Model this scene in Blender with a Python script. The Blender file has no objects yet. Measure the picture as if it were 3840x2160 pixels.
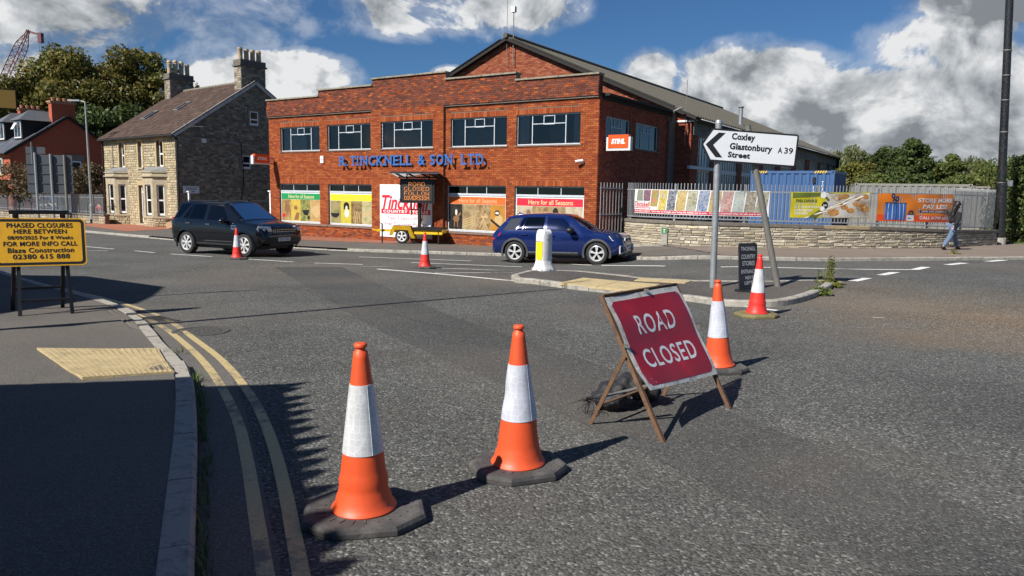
import bpy, bmesh, math, random
import numpy as np
from mathutils import Vector, Matrix
random.seed(7); rnd = random.Random(11)
scene = bpy.context.scene
COL = scene.collection
R_ = math.radians
# ---------------------------------------------------------------- camera (surveyed from the building's vanishing points)
FPX, CXP, CYP, CAMH = 2752.0, 1920.0, 1080.0, 1.72
_th = math.atan(352/2752*math.cos(0.0176)); _ro = 0.0176
_f = Vector((0, math.cos(_th), -math.sin(_th))); _r0 = Vector((1, 0, 0)); _u0 = Vector((0, math.sin(_th), math.cos(_th)))
_R = _r0*math.cos(_ro) + _u0*math.sin(_ro); _U = _u0*math.cos(_ro) - _r0*math.sin(_ro)
CAM = Vector((0, 0, CAMH))
cd = bpy.data.cameras.new('camera'); cam = bpy.data.objects.new('camera', cd); COL.objects.link(cam)
cd.sensor_fit = 'HORIZONTAL'; cd.sensor_width = 36; cd.lens = 36*FPX/3840; cd.clip_start = 0.05; cd.clip_end = 4000
mw = Matrix((( _R.x, _U.x, -_f.x, 0), (_R.y, _U.y, -_f.y, 0), (_R.z, _U.z, -_f.z, CAMH), (0, 0, 0, 1)))
cam.matrix_world = mw; scene.camera = cam
scene.render.resolution_x = 1024; scene.render.resolution_y = 576
# ---------------------------------------------------------------- sun, sky, exposure
SUN_AZ, SUN_EL = R_(42.0), R_(41.5)          # direction the light travels (from +X towards +Y), and elevation
SD = Vector((math.cos(SUN_EL)*math.cos(SUN_AZ), math.cos(SUN_EL)*math.sin(SUN_AZ), -math.sin(SUN_EL)))
sl = bpy.data.lights.new('sun', 'SUN'); sl.energy = 5.0; sl.angle = R_(0.5); sl.color = (1.0, 0.955, 0.89)
so = bpy.data.objects.new('sun', sl); COL.objects.link(so)
so.rotation_euler = SD.to_track_quat('-Z', 'Y').to_euler(); so.location = (-20, -20, 40)
vs = scene.view_settings; vs.view_transform = 'Standard'; vs.look = 'None'; vs.gamma = 1; vs.use_curve_mapping = False
vs.exposure = 0.5
world = bpy.data.worlds.new('World'); scene.world = world; world.use_nodes = True
wn = world.node_tree.nodes; wl = world.node_tree.links; wn.clear()
def ray(u, v): return _f + _R*((u-CXP)/FPX) + _U*((CYP-v)/FPX)
def build_sky():
    N = lambda t: wn.new(t)
    out = N('ShaderNodeOutputWorld'); bg = N('ShaderNodeBackground'); wl.new(bg.outputs[0], out.inputs[0]); bg.inputs[1].default_value = 0.05
    sky = N('ShaderNodeTexSky'); sky.sky_type = 'NISHITA'; sky.sun_disc = False
    sky.sun_elevation = SUN_EL; sky.sun_rotation = math.atan2(-SD.x, -SD.y) % (2*math.pi)
    sky.altitude = 50; sky.air_density = 1.0; sky.dust_density = 0.35; sky.ozone_density = 2.2
    tc = N('ShaderNodeTexCoord'); D = tc.outputs['Generated']
    def val(x): return x
    def M(op, a, b=None, c=None, clamp=False):
        n = N('ShaderNodeMath'); n.operation = op; n.use_clamp = clamp
        for i, x in enumerate((a, b, c)):
            if x is None: continue
            if isinstance(x, (int, float)): n.inputs[i].default_value = x
            else: wl.new(x, n.inputs[i])
        return n.outputs[0]
    def dot(vec):
        n = N('ShaderNodeVectorMath'); n.operation = 'DOT_PRODUCT'; wl.new(D, n.inputs[0]); n.inputs[1].default_value = vec
        return n.outputs['Value']
    def mapr(x, a, b, c=0., d=1., smooth=True):
        n = N('ShaderNodeMapRange'); n.interpolation_type = 'SMOOTHSTEP' if smooth else 'LINEAR'; n.clamp = True
        wl.new(x, n.inputs[0]); n.inputs[1].default_value = a; n.inputs[2].default_value = b; n.inputs[3].default_value = c; n.inputs[4].default_value = d
        return n.outputs[0]
    def noise(off, sc, detail=9, rough=.58, dist=.0, zs=1.25):
        m = N('ShaderNodeMapping'); wl.new(D, m.inputs[0]); m.inputs['Location'].default_value = off; m.inputs['Scale'].default_value = (1, 1, zs)
        n = N('ShaderNodeTexNoise'); wl.new(m.outputs[0], n.inputs['Vector']); n.inputs['Scale'].default_value = sc
        n.inputs['Detail'].default_value = detail; n.inputs['Roughness'].default_value = rough; n.inputs['Distortion'].default_value = dist
        return n.outputs[0]
    off = (3.1, 1.7, .4)
    n1 = noise(off, 8.0, 7, .60, .3)
    n2 = noise(tuple(o+d for o, d in zip(off, (-.020, -.004, .055))), 8.0, 5, .60, .3)
    n3 = noise((8.2, 4.4, 1.0), 22.0, 7, .62, .3)
    # cloud banks: (centre px, half extents px, weight, greyness)
    banks = [((300, 60), (480, 150), .95, .62), ((760, 130), (330, 150), .72, .50), ((1010, 290), (340, 110), 1.15, .05), ((1700, 30), (470, 120), 1.05, .95), ((1130, 30), (280, 110), .62, .55),
             ((1685, 280), (75, 40), 1.2, .0), ((2430, 310), (130, 130), 1.15, .12), ((2830, 350), (330, 190), 1.3, .35), ((3130, 300), (380, 110), .75, .75), ((3480, 400), (560, 170), 1.25, .72), ((3560, 180), (300, 150), 1.05, .40),
             ((3780, 10), (330, 75), 1.2, 1.0), ((3250, 560), (760, 100), 1.1, .42), ((150, 330), (420, 150), 1.0, .55), ((2700, 470), (480, 90), 1.0, .28)]
    tot = None; grey = None
    for (c, e, w, g) in banks:
        d0 = ray(*c).normalized(); e1 = (_R - d0*_R.dot(d0)).normalized(); e2 = d0.cross(e1)*-1
        x = M('DIVIDE', dot(e1), e[0]/FPX); y = M('DIVIDE', dot(e2), e[1]/FPX)
        r2 = M('ADD', M('MULTIPLY', x, x), M('MULTIPLY', y, y))
        b = M('MULTIPLY', M('MAXIMUM', M('SUBTRACT', 1.3, r2), 0.), .60*w)
        b = M('MINIMUM', M('MULTIPLY', b, M('GREATER_THAN', dot(d0), .3)), .60*w)
        gg = M('MULTIPLY', b, M('ADD', M('MULTIPLY', y, -.28), g))
        tot = b if tot is None else M('MAXIMUM', tot, b)
        grey = gg if grey is None else M('MAXIMUM', grey, gg)
    # the same broken cumulus goes on over the rest of the sky
    rest = mapr(dot(_f), .80, .62)
    bgc = M('MULTIPLY', mapr(noise((1.3, 7.7, 2.0), 2.6, 3, .5, .2, 1.5), .55, .75, 0., .6), rest)
    tot = M('MAXIMUM', tot, bgc); grey = M('MAXIMUM', grey, M('MULTIPLY', bgc, .5))
    dens = M('ADD', tot, M('MULTIPLY', M('SUBTRACT', n1, .5), 1.75))
    dens = M('ADD', dens, M('MULTIPLY', M('SUBTRACT', n3, .5), .30))
    alpha = M('MULTIPLY', mapr(dens, .36, .52), mapr(tot, .02, .14))
    soft = M('MULTIPLY', mapr(dens, .10, .45), mapr(tot, .02, .2)); alpha = M('MAXIMUM', alpha, M('MULTIPLY', soft, .35))
    lit = M('ADD', M('MULTIPLY', M('SUBTRACT', n1, n2), 4.6), .84)
    lit = M('SUBTRACT', lit, M('MULTIPLY', M('MULTIPLY', grey, 1.25), mapr(dens, .40, .85, .25, 1.)))
    lit = M('ADD', lit, M('MULTIPLY', M('SUBTRACT', n3, .5), .95), clamp=True)
    ramp = N('ShaderNodeValToRGB'); wl.new(lit, ramp.inputs[0]); cr = ramp.color_ramp
    cr.elements[0].position = 0.05; cr.elements[0].color = (3.3, 3.6, 4.0, 1); cr.elements[1].position = .95; cr.elements[1].color = (11.4, 11.5, 11.6, 1)
    e = cr.elements.new(.5); e.color = (7.0, 7.4, 7.8, 1)
    mix = N('ShaderNodeMix'); mix.data_type = 'RGBA'; mix.clamp_factor = True
    gain = N('ShaderNodeMix'); gain.data_type = 'RGBA'; gain.blend_type = 'MULTIPLY'; gain.inputs[0].default_value = 1.0
    wl.new(sky.outputs[0], gain.inputs[6]); gain.inputs[7].default_value = (.42, .70, 1.02, 1)
    wl.new(alpha, mix.inputs[0]); wl.new(gain.outputs[2], mix.inputs[6]); wl.new(ramp.outputs[0], mix.inputs[7])
    wl.new(mix.outputs[2], bg.inputs[0])
build_sky()
# ---------------------------------------------------------------- terrain and survey helpers
def S01(t):
    t = min(max(t, 0.), 1.); return t*t*(3-2*t)
def gz(x, y): return -.0175*max(min(y, 60.), -40.) + .38*S01((x-1.5)/4.5)*S01((y-10)/13)
def G(u, v, off=0.):
    """survey: photo position of a point known to stand on the ground (+off) -> its place in the world"""
    d = ray(u, v); t = -CAMH/(d.z+.0175*d.y)
    for _ in range(80):
        p = CAM + d*t; e = p.z - (gz(p.x, p.y)+off); t += e/(-d.z)*.7
    return CAM + d*t
def onY(u, v, Y):
    d = ray(u, v); return CAM + d*(Y/d.y)
def onplane(u, v, p, n):
    d = ray(u, v); return CAM + d*((Vector(p)-CAM).dot(n)/d.dot(n))
PX = 1.4907
def GP(u, v, off=0.): return G(u*PX, v*PX, off)
# ---------------------------------------------------------------- materials
MATS = {}
def nodes_of(name):
    m = bpy.data.materials.new(name); m.use_nodes = True; nt = m.node_tree
    return m, nt.nodes, nt.links, nt.nodes['Principled BSDF']
def mat(name, col, rough=.6, metal=0., var=.0, scale=6., bump=0., bscale=40., dirt=None, dirt_amt=.0, dirt_scale=2., spec=.5, coat=0., attr=None, hsv=0., emis=0., detail=6, coord='Object', stretch=None, bdist=.01):
    """procedural principled material: value mottling, optional dirt patches, bump, optional per-piece colour attribute"""
    if name in MATS: return MATS[name]
    m, N, L, P = nodes_of(name); MATS[name] = m
    P.inputs['Roughness'].default_value = rough; P.inputs['Metallic'].default_value = metal
    P.inputs['Specular IOR Level'].default_value = spec
    if coat: P.inputs['Coat Weight'].default_value = coat; P.inputs['Coat Roughness'].default_value = .03
    c = (*col, 1)
    tc = N.new('ShaderNodeTexCoord'); V = tc.outputs[coord]
    if stretch:
        mp = N.new('ShaderNodeMapping'); mp.inputs['Scale'].default_value = stretch; L.new(V, mp.inputs[0]); V = mp.outputs[0]
    cur = None
    if attr:
        at = N.new('ShaderNodeAttribute'); at.attribute_name = attr; at.attribute_type = 'GEOMETRY'; cur = at.outputs['Color']
    elif var or dirt_amt:
        rgb = N.new('ShaderNodeRGB'); rgb.outputs[0].default_value = c; cur = rgb.outputs[0]
    if var:
        nz = N.new('ShaderNodeTexNoise'); nz.inputs['Scale'].default_value = scale; nz.inputs['Detail'].default_value = detail; nz.inputs['Roughness'].default_value = .65; L.new(V, nz.inputs['Vector'])
        mr = N.new('ShaderNodeMapRange'); L.new(nz.outputs[0], mr.inputs[0]); mr.inputs[1].default_value = .25; mr.inputs[2].default_value = .75; mr.inputs[3].default_value = 1-var; mr.inputs[4].default_value = 1+var
        mx = N.new('ShaderNodeMix'); mx.data_type = 'RGBA'; mx.blend_type = 'MULTIPLY'; mx.inputs[0].default_value = 1; L.new(cur, mx.inputs[6]); L.new(mr.outputs[0], mx.inputs[7]); cur = mx.outputs[2]
    if dirt_amt:
        nz = N.new('ShaderNodeTexNoise'); nz.inputs['Scale'].default_value = dirt_scale; nz.inputs['Detail'].default_value = 9; nz.inputs['Roughness'].default_value = .7; L.new(V, nz.inputs['Vector'])
        mr = N.new('ShaderNodeMapRange'); L.new(nz.outputs[0], mr.inputs[0]); mr.inputs[1].default_value = .48; mr.inputs[2].default_value = .68; mr.inputs[4].default_value = dirt_amt
        mx = N.new('ShaderNodeMix'); mx.data_type = 'RGBA'; L.new(mr.outputs[0], mx.inputs[0]); L.new(cur, mx.inputs[6]); mx.inputs[7].default_value = (*dirt, 1); cur = mx.outputs[2]
    if cur is not None: L.new(cur, P.inputs['Base Color'])
    else: P.inputs['Base Color'].default_value = c
    if bump:
        nz = N.new('ShaderNodeTexNoise'); nz.inputs['Scale'].default_value = bscale; nz.inputs['Detail'].default_value = 5; L.new(V, nz.inputs['Vector'])
        bp = N.new('ShaderNodeBump'); bp.inputs['Strength'].default_value = bump; bp.inputs['Distance'].default_value = bdist; L.new(nz.outputs[0], bp.inputs['Height']); L.new(bp.outputs[0], P.inputs['Normal'])
    if emis: P.inputs['Emission Color'].default_value = c; P.inputs['Emission Strength'].default_value = emis
    return m
def asphalt(name, dark, light, chip=(.30, .29, .27), chip_amt=.5, sc=95., tint=(1, 1, 1), patch=.22, bump=.9, grit=()):
    m, N, L, P = nodes_of(name); MATS[name] = m
    tc = N.new('ShaderNodeTexCoord'); V = tc.outputs['Object']
    vo = N.new('ShaderNodeTexVoronoi'); vo.inputs['Scale'].default_value = sc; vo.inputs['Randomness'].default_value = 1; L.new(V, vo.inputs['Vector'])
    n1 = N.new('ShaderNodeTexNoise'); n1.inputs['Scale'].default_value = .55; n1.inputs['Detail'].default_value = 8; n1.inputs['Roughness'].default_value = .6; L.new(V, n1.inputs['Vector'])
    n2 = N.new('ShaderNodeTexNoise'); n2.inputs['Scale'].default_value = 38; n2.inputs['Detail'].default_value = 4; L.new(V, n2.inputs['Vector'])
    cr = N.new('ShaderNodeValToRGB'); sx = N.new('ShaderNodeSeparateColor'); L.new(vo.outputs['Color'], sx.inputs[0]); L.new(sx.outputs[0], cr.inputs[0])
    E = cr.color_ramp.elements; E[0].position = 0; E[0].color = (*dark, 1); E[1].position = .9; E[1].color = (*light, 1)
    e = cr.color_ramp.elements.new(.965); e.color = (*[l+(c-l)*chip_amt for l, c in zip(light, chip)], 1)
    mr = N.new('ShaderNodeMapRange'); L.new(n1.outputs[0], mr.inputs[0]); mr.inputs[1].default_value = .3; mr.inputs[2].default_value = .7; mr.inputs[3].default_value = 1-patch; mr.inputs[4].default_value = 1+patch
    mx = N.new('ShaderNodeMix'); mx.data_type = 'RGBA'; mx.blend_type = 'MULTIPLY'; mx.inputs[0].default_value = 1; L.new(cr.outputs[0], mx.inputs[6]); L.new(mr.outputs[0], mx.inputs[7])
    # brownish grit that gathers in broad patches
    n3 = N.new('ShaderNodeTexNoise'); n3.inputs['Scale'].default_value = .23; n3.inputs['Detail'].default_value = 5; L.new(V, n3.inputs['Vector'])
    m3 = N.new('ShaderNodeMapRange'); L.new(n3.outputs[0], m3.inputs[0]); m3.inputs[1].default_value = .47; m3.inputs[2].default_value = .66; m3.inputs[4].default_value = .40
    mg = N.new('ShaderNodeMix'); mg.data_type = 'RGBA'; L.new(m3.outputs[0], mg.inputs[0]); L.new(mx.outputs[2], mg.inputs[6]); mg.inputs[7].default_value = (.150*tint[0], .128*tint[1], .106*tint[2], 1)
    cur = mg.outputs[2]
    for (gx_, gy_, gr_, amt) in grit:          # gravel washed over parts of the carriageway
        vd = N.new('ShaderNodeVectorMath'); vd.operation = 'DISTANCE'; L.new(V, vd.inputs[0]); vd.inputs[1].default_value = (gx_, gy_, 0)
        ma = N.new('ShaderNodeMath'); ma.operation = 'MULTIPLY_ADD'; L.new(n1.outputs[0], ma.inputs[0]); ma.inputs[1].default_value = gr_*1.6; L.new(vd.outputs['Value'], ma.inputs[2])
        mk = N.new('ShaderNodeMapRange'); L.new(ma.outputs[0], mk.inputs[0]); mk.inputs[1].default_value = gr_*1.9; mk.inputs[2].default_value = gr_*.9; mk.inputs[3].default_value = 0; mk.inputs[4].default_value = amt
        mz = N.new('ShaderNodeMix'); mz.data_type = 'RGBA'; L.new(mk.outputs[0], mz.inputs[0]); L.new(cur, mz.inputs[6]); mb_ = N.new('ShaderNodeMix'); mb_.data_type = 'RGBA'; mb_.blend_type = 'MULTIPLY'; mb_.inputs[0].default_value = 1; L.new(cur, mb_.inputs[6]); mb_.inputs[7].default_value = (1.75, 1.42, 1.12, 1); L.new(mb_.outputs[2], mz.inputs[7]); cur = mz.outputs[2]
    L.new(cur, P.inputs['Base Color']); P.inputs['Roughness'].default_value = .85; P.inputs['Specular IOR Level'].default_value = .25
    ad = N.new('ShaderNodeMath'); ad.operation = 'ADD'; L.new(vo.outputs['Distance'], ad.inputs[0]); L.new(n2.outputs[0], ad.inputs[1])
    bp = N.new('ShaderNodeBump'); bp.inputs['Strength'].default_value = bump; bp.inputs['Distance'].default_value = .006; bp.invert = True; L.new(ad.outputs[0], bp.inputs['Height']); L.new(bp.outputs[0], P.inputs['Normal'])
    return m
def paint_worn(name, col, under, wear=.5, sc=9., rough=.6):
    m, N, L, P = nodes_of(name); MATS[name] = m
    tc = N.new('ShaderNodeTexCoord')
    n1 = N.new('ShaderNodeTexNoise'); n1.inputs['Scale'].default_value = sc; n1.inputs['Detail'].default_value = 10; n1.inputs['Roughness'].default_value = .75; L.new(tc.outputs['Object'], n1.inputs['Vector'])
    n2 = N.new('ShaderNodeTexNoise'); n2.inputs['Scale'].default_value = 1.1; L.new(tc.outputs['Object'], n2.inputs['Vector'])
    ad = N.new('ShaderNodeMath'); ad.operation = 'ADD'; L.new(n1.outputs[0], ad.inputs[0]); L.new(n2.outputs[0], ad.inputs[1])
    mr = N.new('ShaderNodeMapRange'); L.new(ad.outputs[0], mr.inputs[0]); mr.inputs[1].default_value = 1.25-wear*.3; mr.inputs[2].default_value = 1.32-wear*.18
    mx = N.new('ShaderNodeMix'); mx.data_type = 'RGBA'; L.new(mr.outputs[0], mx.inputs[0]); mx.inputs[6].default_value = (*col, 1); mx.inputs[7].default_value = (*under, 1)
    v2 = N.new('ShaderNodeTexNoise'); v2.inputs['Scale'].default_value = 60; v2.inputs['Detail'].default_value = 4; L.new(tc.outputs['Object'], v2.inputs['Vector'])
    m2 = N.new('ShaderNodeMapRange'); L.new(v2.outputs[0], m2.inputs[0]); m2.inputs[1].default_value = .3; m2.inputs[2].default_value = .7; m2.inputs[3].default_value = .8; m2.inputs[4].default_value = 1.12
    mm = N.new('ShaderNodeMix'); mm.data_type = 'RGBA'; mm.blend_type = 'MULTIPLY'; mm.inputs[0].default_value = 1; L.new(mx.outputs[2], mm.inputs[6]); L.new(m2.outputs[0], mm.inputs[7])
    L.new(mm.outputs[2], P.inputs['Base Color']); P.inputs['Roughness'].default_value = rough
    bp = N.new('ShaderNodeBump'); bp.inputs['Strength'].default_value = .5; bp.inputs['Distance'].default_value = .003; L.new(v2.outputs[0], bp.inputs['Height']); L.new(bp.outputs[0], P.inputs['Normal'])
    return m
def glassmat(name, trans=.75, rough=.02, ior=1.6):
    """window glass: fresnel mirror over a mostly clear, slightly tinted pane"""
    if name in MATS: return MATS[name]
    m = bpy.data.materials.new(name); m.use_nodes = True; N = m.node_tree.nodes; L = m.node_tree.links; N.clear(); MATS[name] = m
    o = N.new('ShaderNodeOutputMaterial'); gl = N.new('ShaderNodeBsdfGlossy'); gl.inputs['Roughness'].default_value = rough; gl.inputs[0].default_value = (.95, .97, 1, 1)
    tr = N.new('ShaderNodeBsdfTransparent'); tr.inputs[0].default_value = (trans, trans, trans*1.02, 1)
    fr = N.new('ShaderNodeFresnel'); fr.inputs[0].default_value = ior; nz = N.new('ShaderNodeTexNoise'); nz.inputs['Scale'].default_value = .9
    tc = N.new('ShaderNodeTexCoord'); L.new(tc.outputs['Object'], nz.inputs['Vector']); bp = N.new('ShaderNodeBump'); bp.inputs['Strength'].default_value = .06; bp.inputs['Distance'].default_value = .02; L.new(nz.outputs[0], bp.inputs['Height']); L.new(bp.outputs[0], gl.inputs['Normal'])
    mx = N.new('ShaderNodeMixShader'); L.new(fr.outputs[0], mx.inputs[0]); L.new(tr.outputs[0], mx.inputs[1]); L.new(gl.outputs[0], mx.inputs[2]); L.new(mx.outputs[0], o.inputs[0])
    return m
# ---------------------------------------------------------------- mesh builder
class MB:
    def __init__(s): s.v = []; s.f = []; s.c = []; s.mi = []; s.cur = (1, 1, 1); s.m = 0
    def add(s, vs, fs):
        o = len(s.v); s.v += [tuple(v) for v in vs]; s.f += [tuple(o+i for i in f) for f in fs]; s.c += [s.cur]*len(fs); s.mi += [s.m]*len(fs); return s
    def box(s, x0, x1, y0, y1, z0, z1, rot=None, at=None):
        vs = [Vector((x, y, z)) for z in (z0, z1) for y in (y0, y1) for x in (x0, x1)]
        if rot is not None: vs = [rot @ v for v in vs]
        if at is not None: vs = [v+Vector(at) for v in vs]
        return s.add(vs, [(0, 2, 3, 1), (4, 5, 7, 6), (0, 1, 5, 4), (2, 6, 7, 3), (0, 4, 6, 2), (1, 3, 7, 5)])
    def bar(s, a, b, w, h=None, up=(0, 0, 1)):
        a, b = Vector(a), Vector(b); h = h or w; d = (b-a).normalized(); u = Vector(up)
        if abs(d.dot(u)) > .98: u = Vector((1, 0, 0))
        x = d.cross(u).normalized(); y = x.cross(d).normalized()
        vs = [p + x*i*w/2 + y*j*h/2 for p in (a, b) for (i, j) in ((-1, -1), (1, -1), (1, 1), (-1, 1))]
        return s.add(vs, [(3, 2, 1, 0), (4, 5, 6, 7), (0, 1, 5, 4), (1, 2, 6, 5), (2, 3, 7, 6), (3, 0, 4, 7)])
    def tube(s, pts, r, n=8, cap=True):
        pts = [Vector(p) for p in pts]; rr = r if isinstance(r, (list, tuple)) else [r]*len(pts); rings = []; px = None
        for i, p in enumerate(pts):
            d = (pts[min(i+1, len(pts)-1)] - pts[max(i-1, 0)]).normalized()
            u = Vector((0, 0, 1)) if abs(d.z) < .95 else Vector((1, 0, 0))
            x = d.cross(u).normalized() if px is None else (px - d*px.dot(d)).normalized(); px = x; y = d.cross(x)
            rings.append([p + (x*math.cos(2*math.pi*k/n) + y*math.sin(2*math.pi*k/n))*rr[i] for k in range(n)])
        vs = [v for r_ in rings for v in r_]; fs = []
        for i in range(len(pts)-1):
            for k in range(n):
                a = i*n+k; b = i*n+(k+1) % n; fs.append((a, b, b+n, a+n))
        if cap: fs.append(tuple(range(n-1, -1, -1))); fs.append(tuple((len(pts)-1)*n+k for k in range(n)))
        return s.add(vs, fs)
    def lathe(s, prof, n=24, at=(0, 0, 0), axis='z', cap=True):
        vs = []; fs = []; at = Vector(at)
        for (r, z) in prof:
            for k in range(n):
                a = 2*math.pi*k/n; p = Vector((r*math.cos(a), r*math.sin(a), z))
                if axis == 'y': p = Vector((p.x, p.z, p.y))
                if axis == 'x': p = Vector((p.z, p.x, p.y))
                vs.append(at+p)
        for i in range(len(prof)-1):
            for k in range(n):
                a = i*n+k; b = i*n+(k+1) % n; fs.append((a, b, b+n, a+n))
        if cap and prof[0][0] > 1e-4: fs.append(tuple(range(n-1, -1, -1)))
        if cap and prof[-1][0] > 1e-4: fs.append(tuple((len(prof)-1)*n+k for k in range(n)))
        return s.add(vs, [f[::-1] for f in fs] if axis == 'y' else fs)
    def quad(s, *p): return s.add(p, [tuple(range(len(p)))])
    def mesh(s, name, mats, smooth=False, angle=None):
        me = bpy.data.meshes.new(name); me.from_pydata(s.v, [], s.f); me.update()
        for m in (mats if isinstance(mats, (list, tuple)) else [mats]): me.materials.append(MATS[m] if isinstance(m, str) else m)
        if any(s.mi): me.polygons.foreach_set('material_index', s.mi)
        if any(c != (1, 1, 1) for c in s.c):
            ca = me.color_attributes.new('col', 'FLOAT_COLOR', 'CORNER')
            arr = np.repeat(np.array([(*c, 1.) for c in s.c], dtype=np.float32), [len(f) for f in s.f], axis=0); ca.data.foreach_set('color', arr.ravel())
        if smooth:
            me.polygons.foreach_set('use_smooth', [True]*len(me.polygons))
            if angle:
                try: me.set_sharp_from_angle(angle=R_(angle))
                except Exception: pass
        return me
    def build(s, name, mats, parent=None, smooth=False, angle=None):
        return obj(name, s.mesh(name, mats, smooth, angle), parent)
def obj(name, me, parent=None, loc=None, rot=None):
    o = bpy.data.objects.new(name, me); COL.objects.link(o)
    if parent is not None: o.parent = parent
    if loc is not None: o.location = loc
    if rot is not None: o.rotation_euler = rot
    return o
def tag(o, label=None, cat=None, group=None, kind=None):
    if label: o['label'] = label
    if cat: o['category'] = cat
    if group: o['group'] = group
    if kind: o['kind'] = kind
    return o
def thing(name, label, cat, loc=(0, 0, 0), rz=0., group=None):
    o = bpy.data.objects.new(name, None); COL.objects.link(o); o.empty_display_size = .2
    o.location = loc; o.rotation_euler = (0, 0, rz); return tag(o, label, cat, group)
def struct(o): o['kind'] = 'structure'; return o
def stuff(o): o['kind'] = 'stuff'; return o
def copy_tree(o, parent=None):
    c = o.copy(); COL.objects.link(c); c.parent = parent
    for ch in list(o.children): copy_tree(ch, c)
    return c
def at_frame(o, org, ang):      # place a thing's empty
    o.location = org; o.rotation_euler = (0, 0, ang); return o
# ---------------------------------------------------------------- lettering (Blender's built-in face)
def text_mesh(name, body, material, width=None, height=None, extrude=.0015, bold=0., shear=0., spacing=1., plane='xz', center=True, res=3):
    """flat lettering as a mesh: x to the right, z up, facing -y, origin at its lower-left corner or centre"""
    cu = bpy.data.curves.new('t', 'FONT'); cu.body = body; cu.size = 1.; cu.extrude = 0; cu.offset = bold; cu.shear = shear; cu.space_character = spacing; cu.resolution_u = res
    ob = bpy.data.objects.new('t', cu); COL.objects.link(ob); me = bpy.data.meshes.new_from_object(ob); bpy.data.objects.remove(ob); bpy.data.curves.remove(cu)
    n = len(me.vertices); co = np.empty(n*3, dtype=np.float32); me.vertices.foreach_get('co', co); co = co.reshape(-1, 3)
    faces = [tuple(p.vertices) for p in me.polygons]; bpy.data.meshes.remove(me)
    x0, x1 = co[:, 0].min(), co[:, 0].max(); y0, y1 = co[:, 1].min(), co[:, 1].max()
    sx = (width/(x1-x0)) if width else None; sy = (height/(y1-y0)) if height else None
    if sx is None: sx = sy
    if sy is None: sy = sx
    X = (co[:, 0]-x0)*sx; Z = (co[:, 1]-y0)*sy
    if center: X -= (x1-x0)*sx/2; Z -= (y1-y0)*sy/2
    mb = MB(); vs = [(float(x), 0., float(z)) for x, z in zip(X, Z)]
    fl = []
    for f in faces:
        a = np.array([vs[i] for i in f]); nrm = np.cross(a[1]-a[0], a[2]-a[0]); fl.append(f if nrm[1] < 0 else f[::-1])
    if extrude > .004:
        k = len(vs); edges = {}
        for f in fl:
            for i in range(len(f)): edges[(f[i], f[(i+1) % len(f)])] = 1
        allv = [(x, -extrude, z) for x, y, z in vs] + vs
        sides = [(b, a, a+k, b+k) for (a, b) in edges if (b, a) not in edges]
        mb.add(allv, fl + sides)
    else: mb.add(vs, fl)
    return mb.mesh(name, material)
def put_text(parent, name, body, material, x, y, z, width=None, height=None, **k):
    return obj(name, text_mesh(name, body, material, width, height, **k), parent, (x, y, z))
# ================================================================ ground, roads, footways
asphalt('asphalt_road', (.036, .037, .034), (.122, .122, .112), chip_amt=.6, sc=62., patch=.22, bump=1.0, grit=((8.2, 12.4, 4.4, .8), (9., 9., 3.4, .5), (-5.5, 19.5, 3.2, .45), (-.5, 17.6, 1.6, .5)))
asphalt('asphalt_trench', (.036, .036, .034), (.092, .092, .086), chip_amt=.35, sc=75., patch=.12, bump=.8)
asphalt('asphalt_footway', (.078, .072, .064), (.150, .138, .122), chip=(.3, .27, .23), chip_amt=.4, sc=150., tint=(1.05, 1, .95), patch=.14, bump=.5)
asphalt('asphalt_pinkish', (.150, .118, .094), (.245, .195, .158), chip=(.4, .34, .28), chip_amt=.4, sc=150., tint=(1.3, 1.15, 1.05), patch=.12, bump=.4)
asphalt('asphalt_island', (.045, .040, .036), (.098, .088, .08), chip=(.35, .33, .3), chip_amt=.6, sc=110., patch=.16, bump=.7)
mat('kerb_concrete', (.34, .315, .27), .85, var=.22, scale=9, bump=.35, bscale=60, dirt=(.10, .095, .085), dirt_amt=.75, dirt_scale=6.)
mat('kerb_pale', (.36, .33, .28), .85, var=.18, scale=9, bump=.3, bscale=60, dirt=(.075, .07, .06), dirt_amt=.8, dirt_scale=9.)
mat('grass_ground', (.055, .085, .02), .95, var=.4, scale=3, bump=.5, bscale=30)
mat('grass_blade', (.085, .13, .028), .8, var=.3, scale=20)
mat('iron_cover', (.085, .08, .072), .7, metal=.2, var=.3, scale=30)
mat('tactile_buff', (.46, .36, .19), .85, var=.16, scale=12, dirt=(.2, .16, .1), dirt_amt=.55, dirt_scale=5., bump=.2, bscale=90)
paint_worn('white_line', (.74, .73, .68), (.13, .128, .12), .42)
paint_worn('white_line_old', (.66, .65, .60), (.13, .128, .12), .95)
paint_worn('yellow_line', (.50, .385, .185), (.15, .135, .10), .85, 9.)
def cat(pts, step=.3):
    """smooth resampling of a plan polyline"""
    P = [Vector((p[0], p[1])) for p in pts]; out = []
    for i in range(len(P)-1):
        p0, p1, p2, p3 = P[max(i-1, 0)], P[i], P[i+1], P[min(i+2, len(P)-1)]; n = max(2, int((p2-p1).length/step))
        for k in range(n):
            t = k/n; out.append(.5*((2*p1) + (p2-p0)*t + (2*p0-5*p1+4*p2-p3)*t*t + (3*p1-p0-3*p2+p3)*t**3))
    out.append(P[-1]); return out
def resample(pts, step):
    out = [pts[0].copy()]; acc = 0.; prev = pts[0]
    for p in pts[1:]:
        d = (p-prev).length
        while acc + d >= step:
            t = (step-acc)/d; prev = prev + (p-prev)*t; out.append(prev.copy()); d = (p-prev).length; acc = 0.
        acc += d; prev = p
    return out
def offset(pts, d):
    out = []
    for i, p in enumerate(pts):
        t = (pts[min(i+1, len(pts)-1)] - pts[max(i-1, 0)]).normalized(); out.append(p + Vector((-t.y, t.x))*d)
    return out
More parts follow.
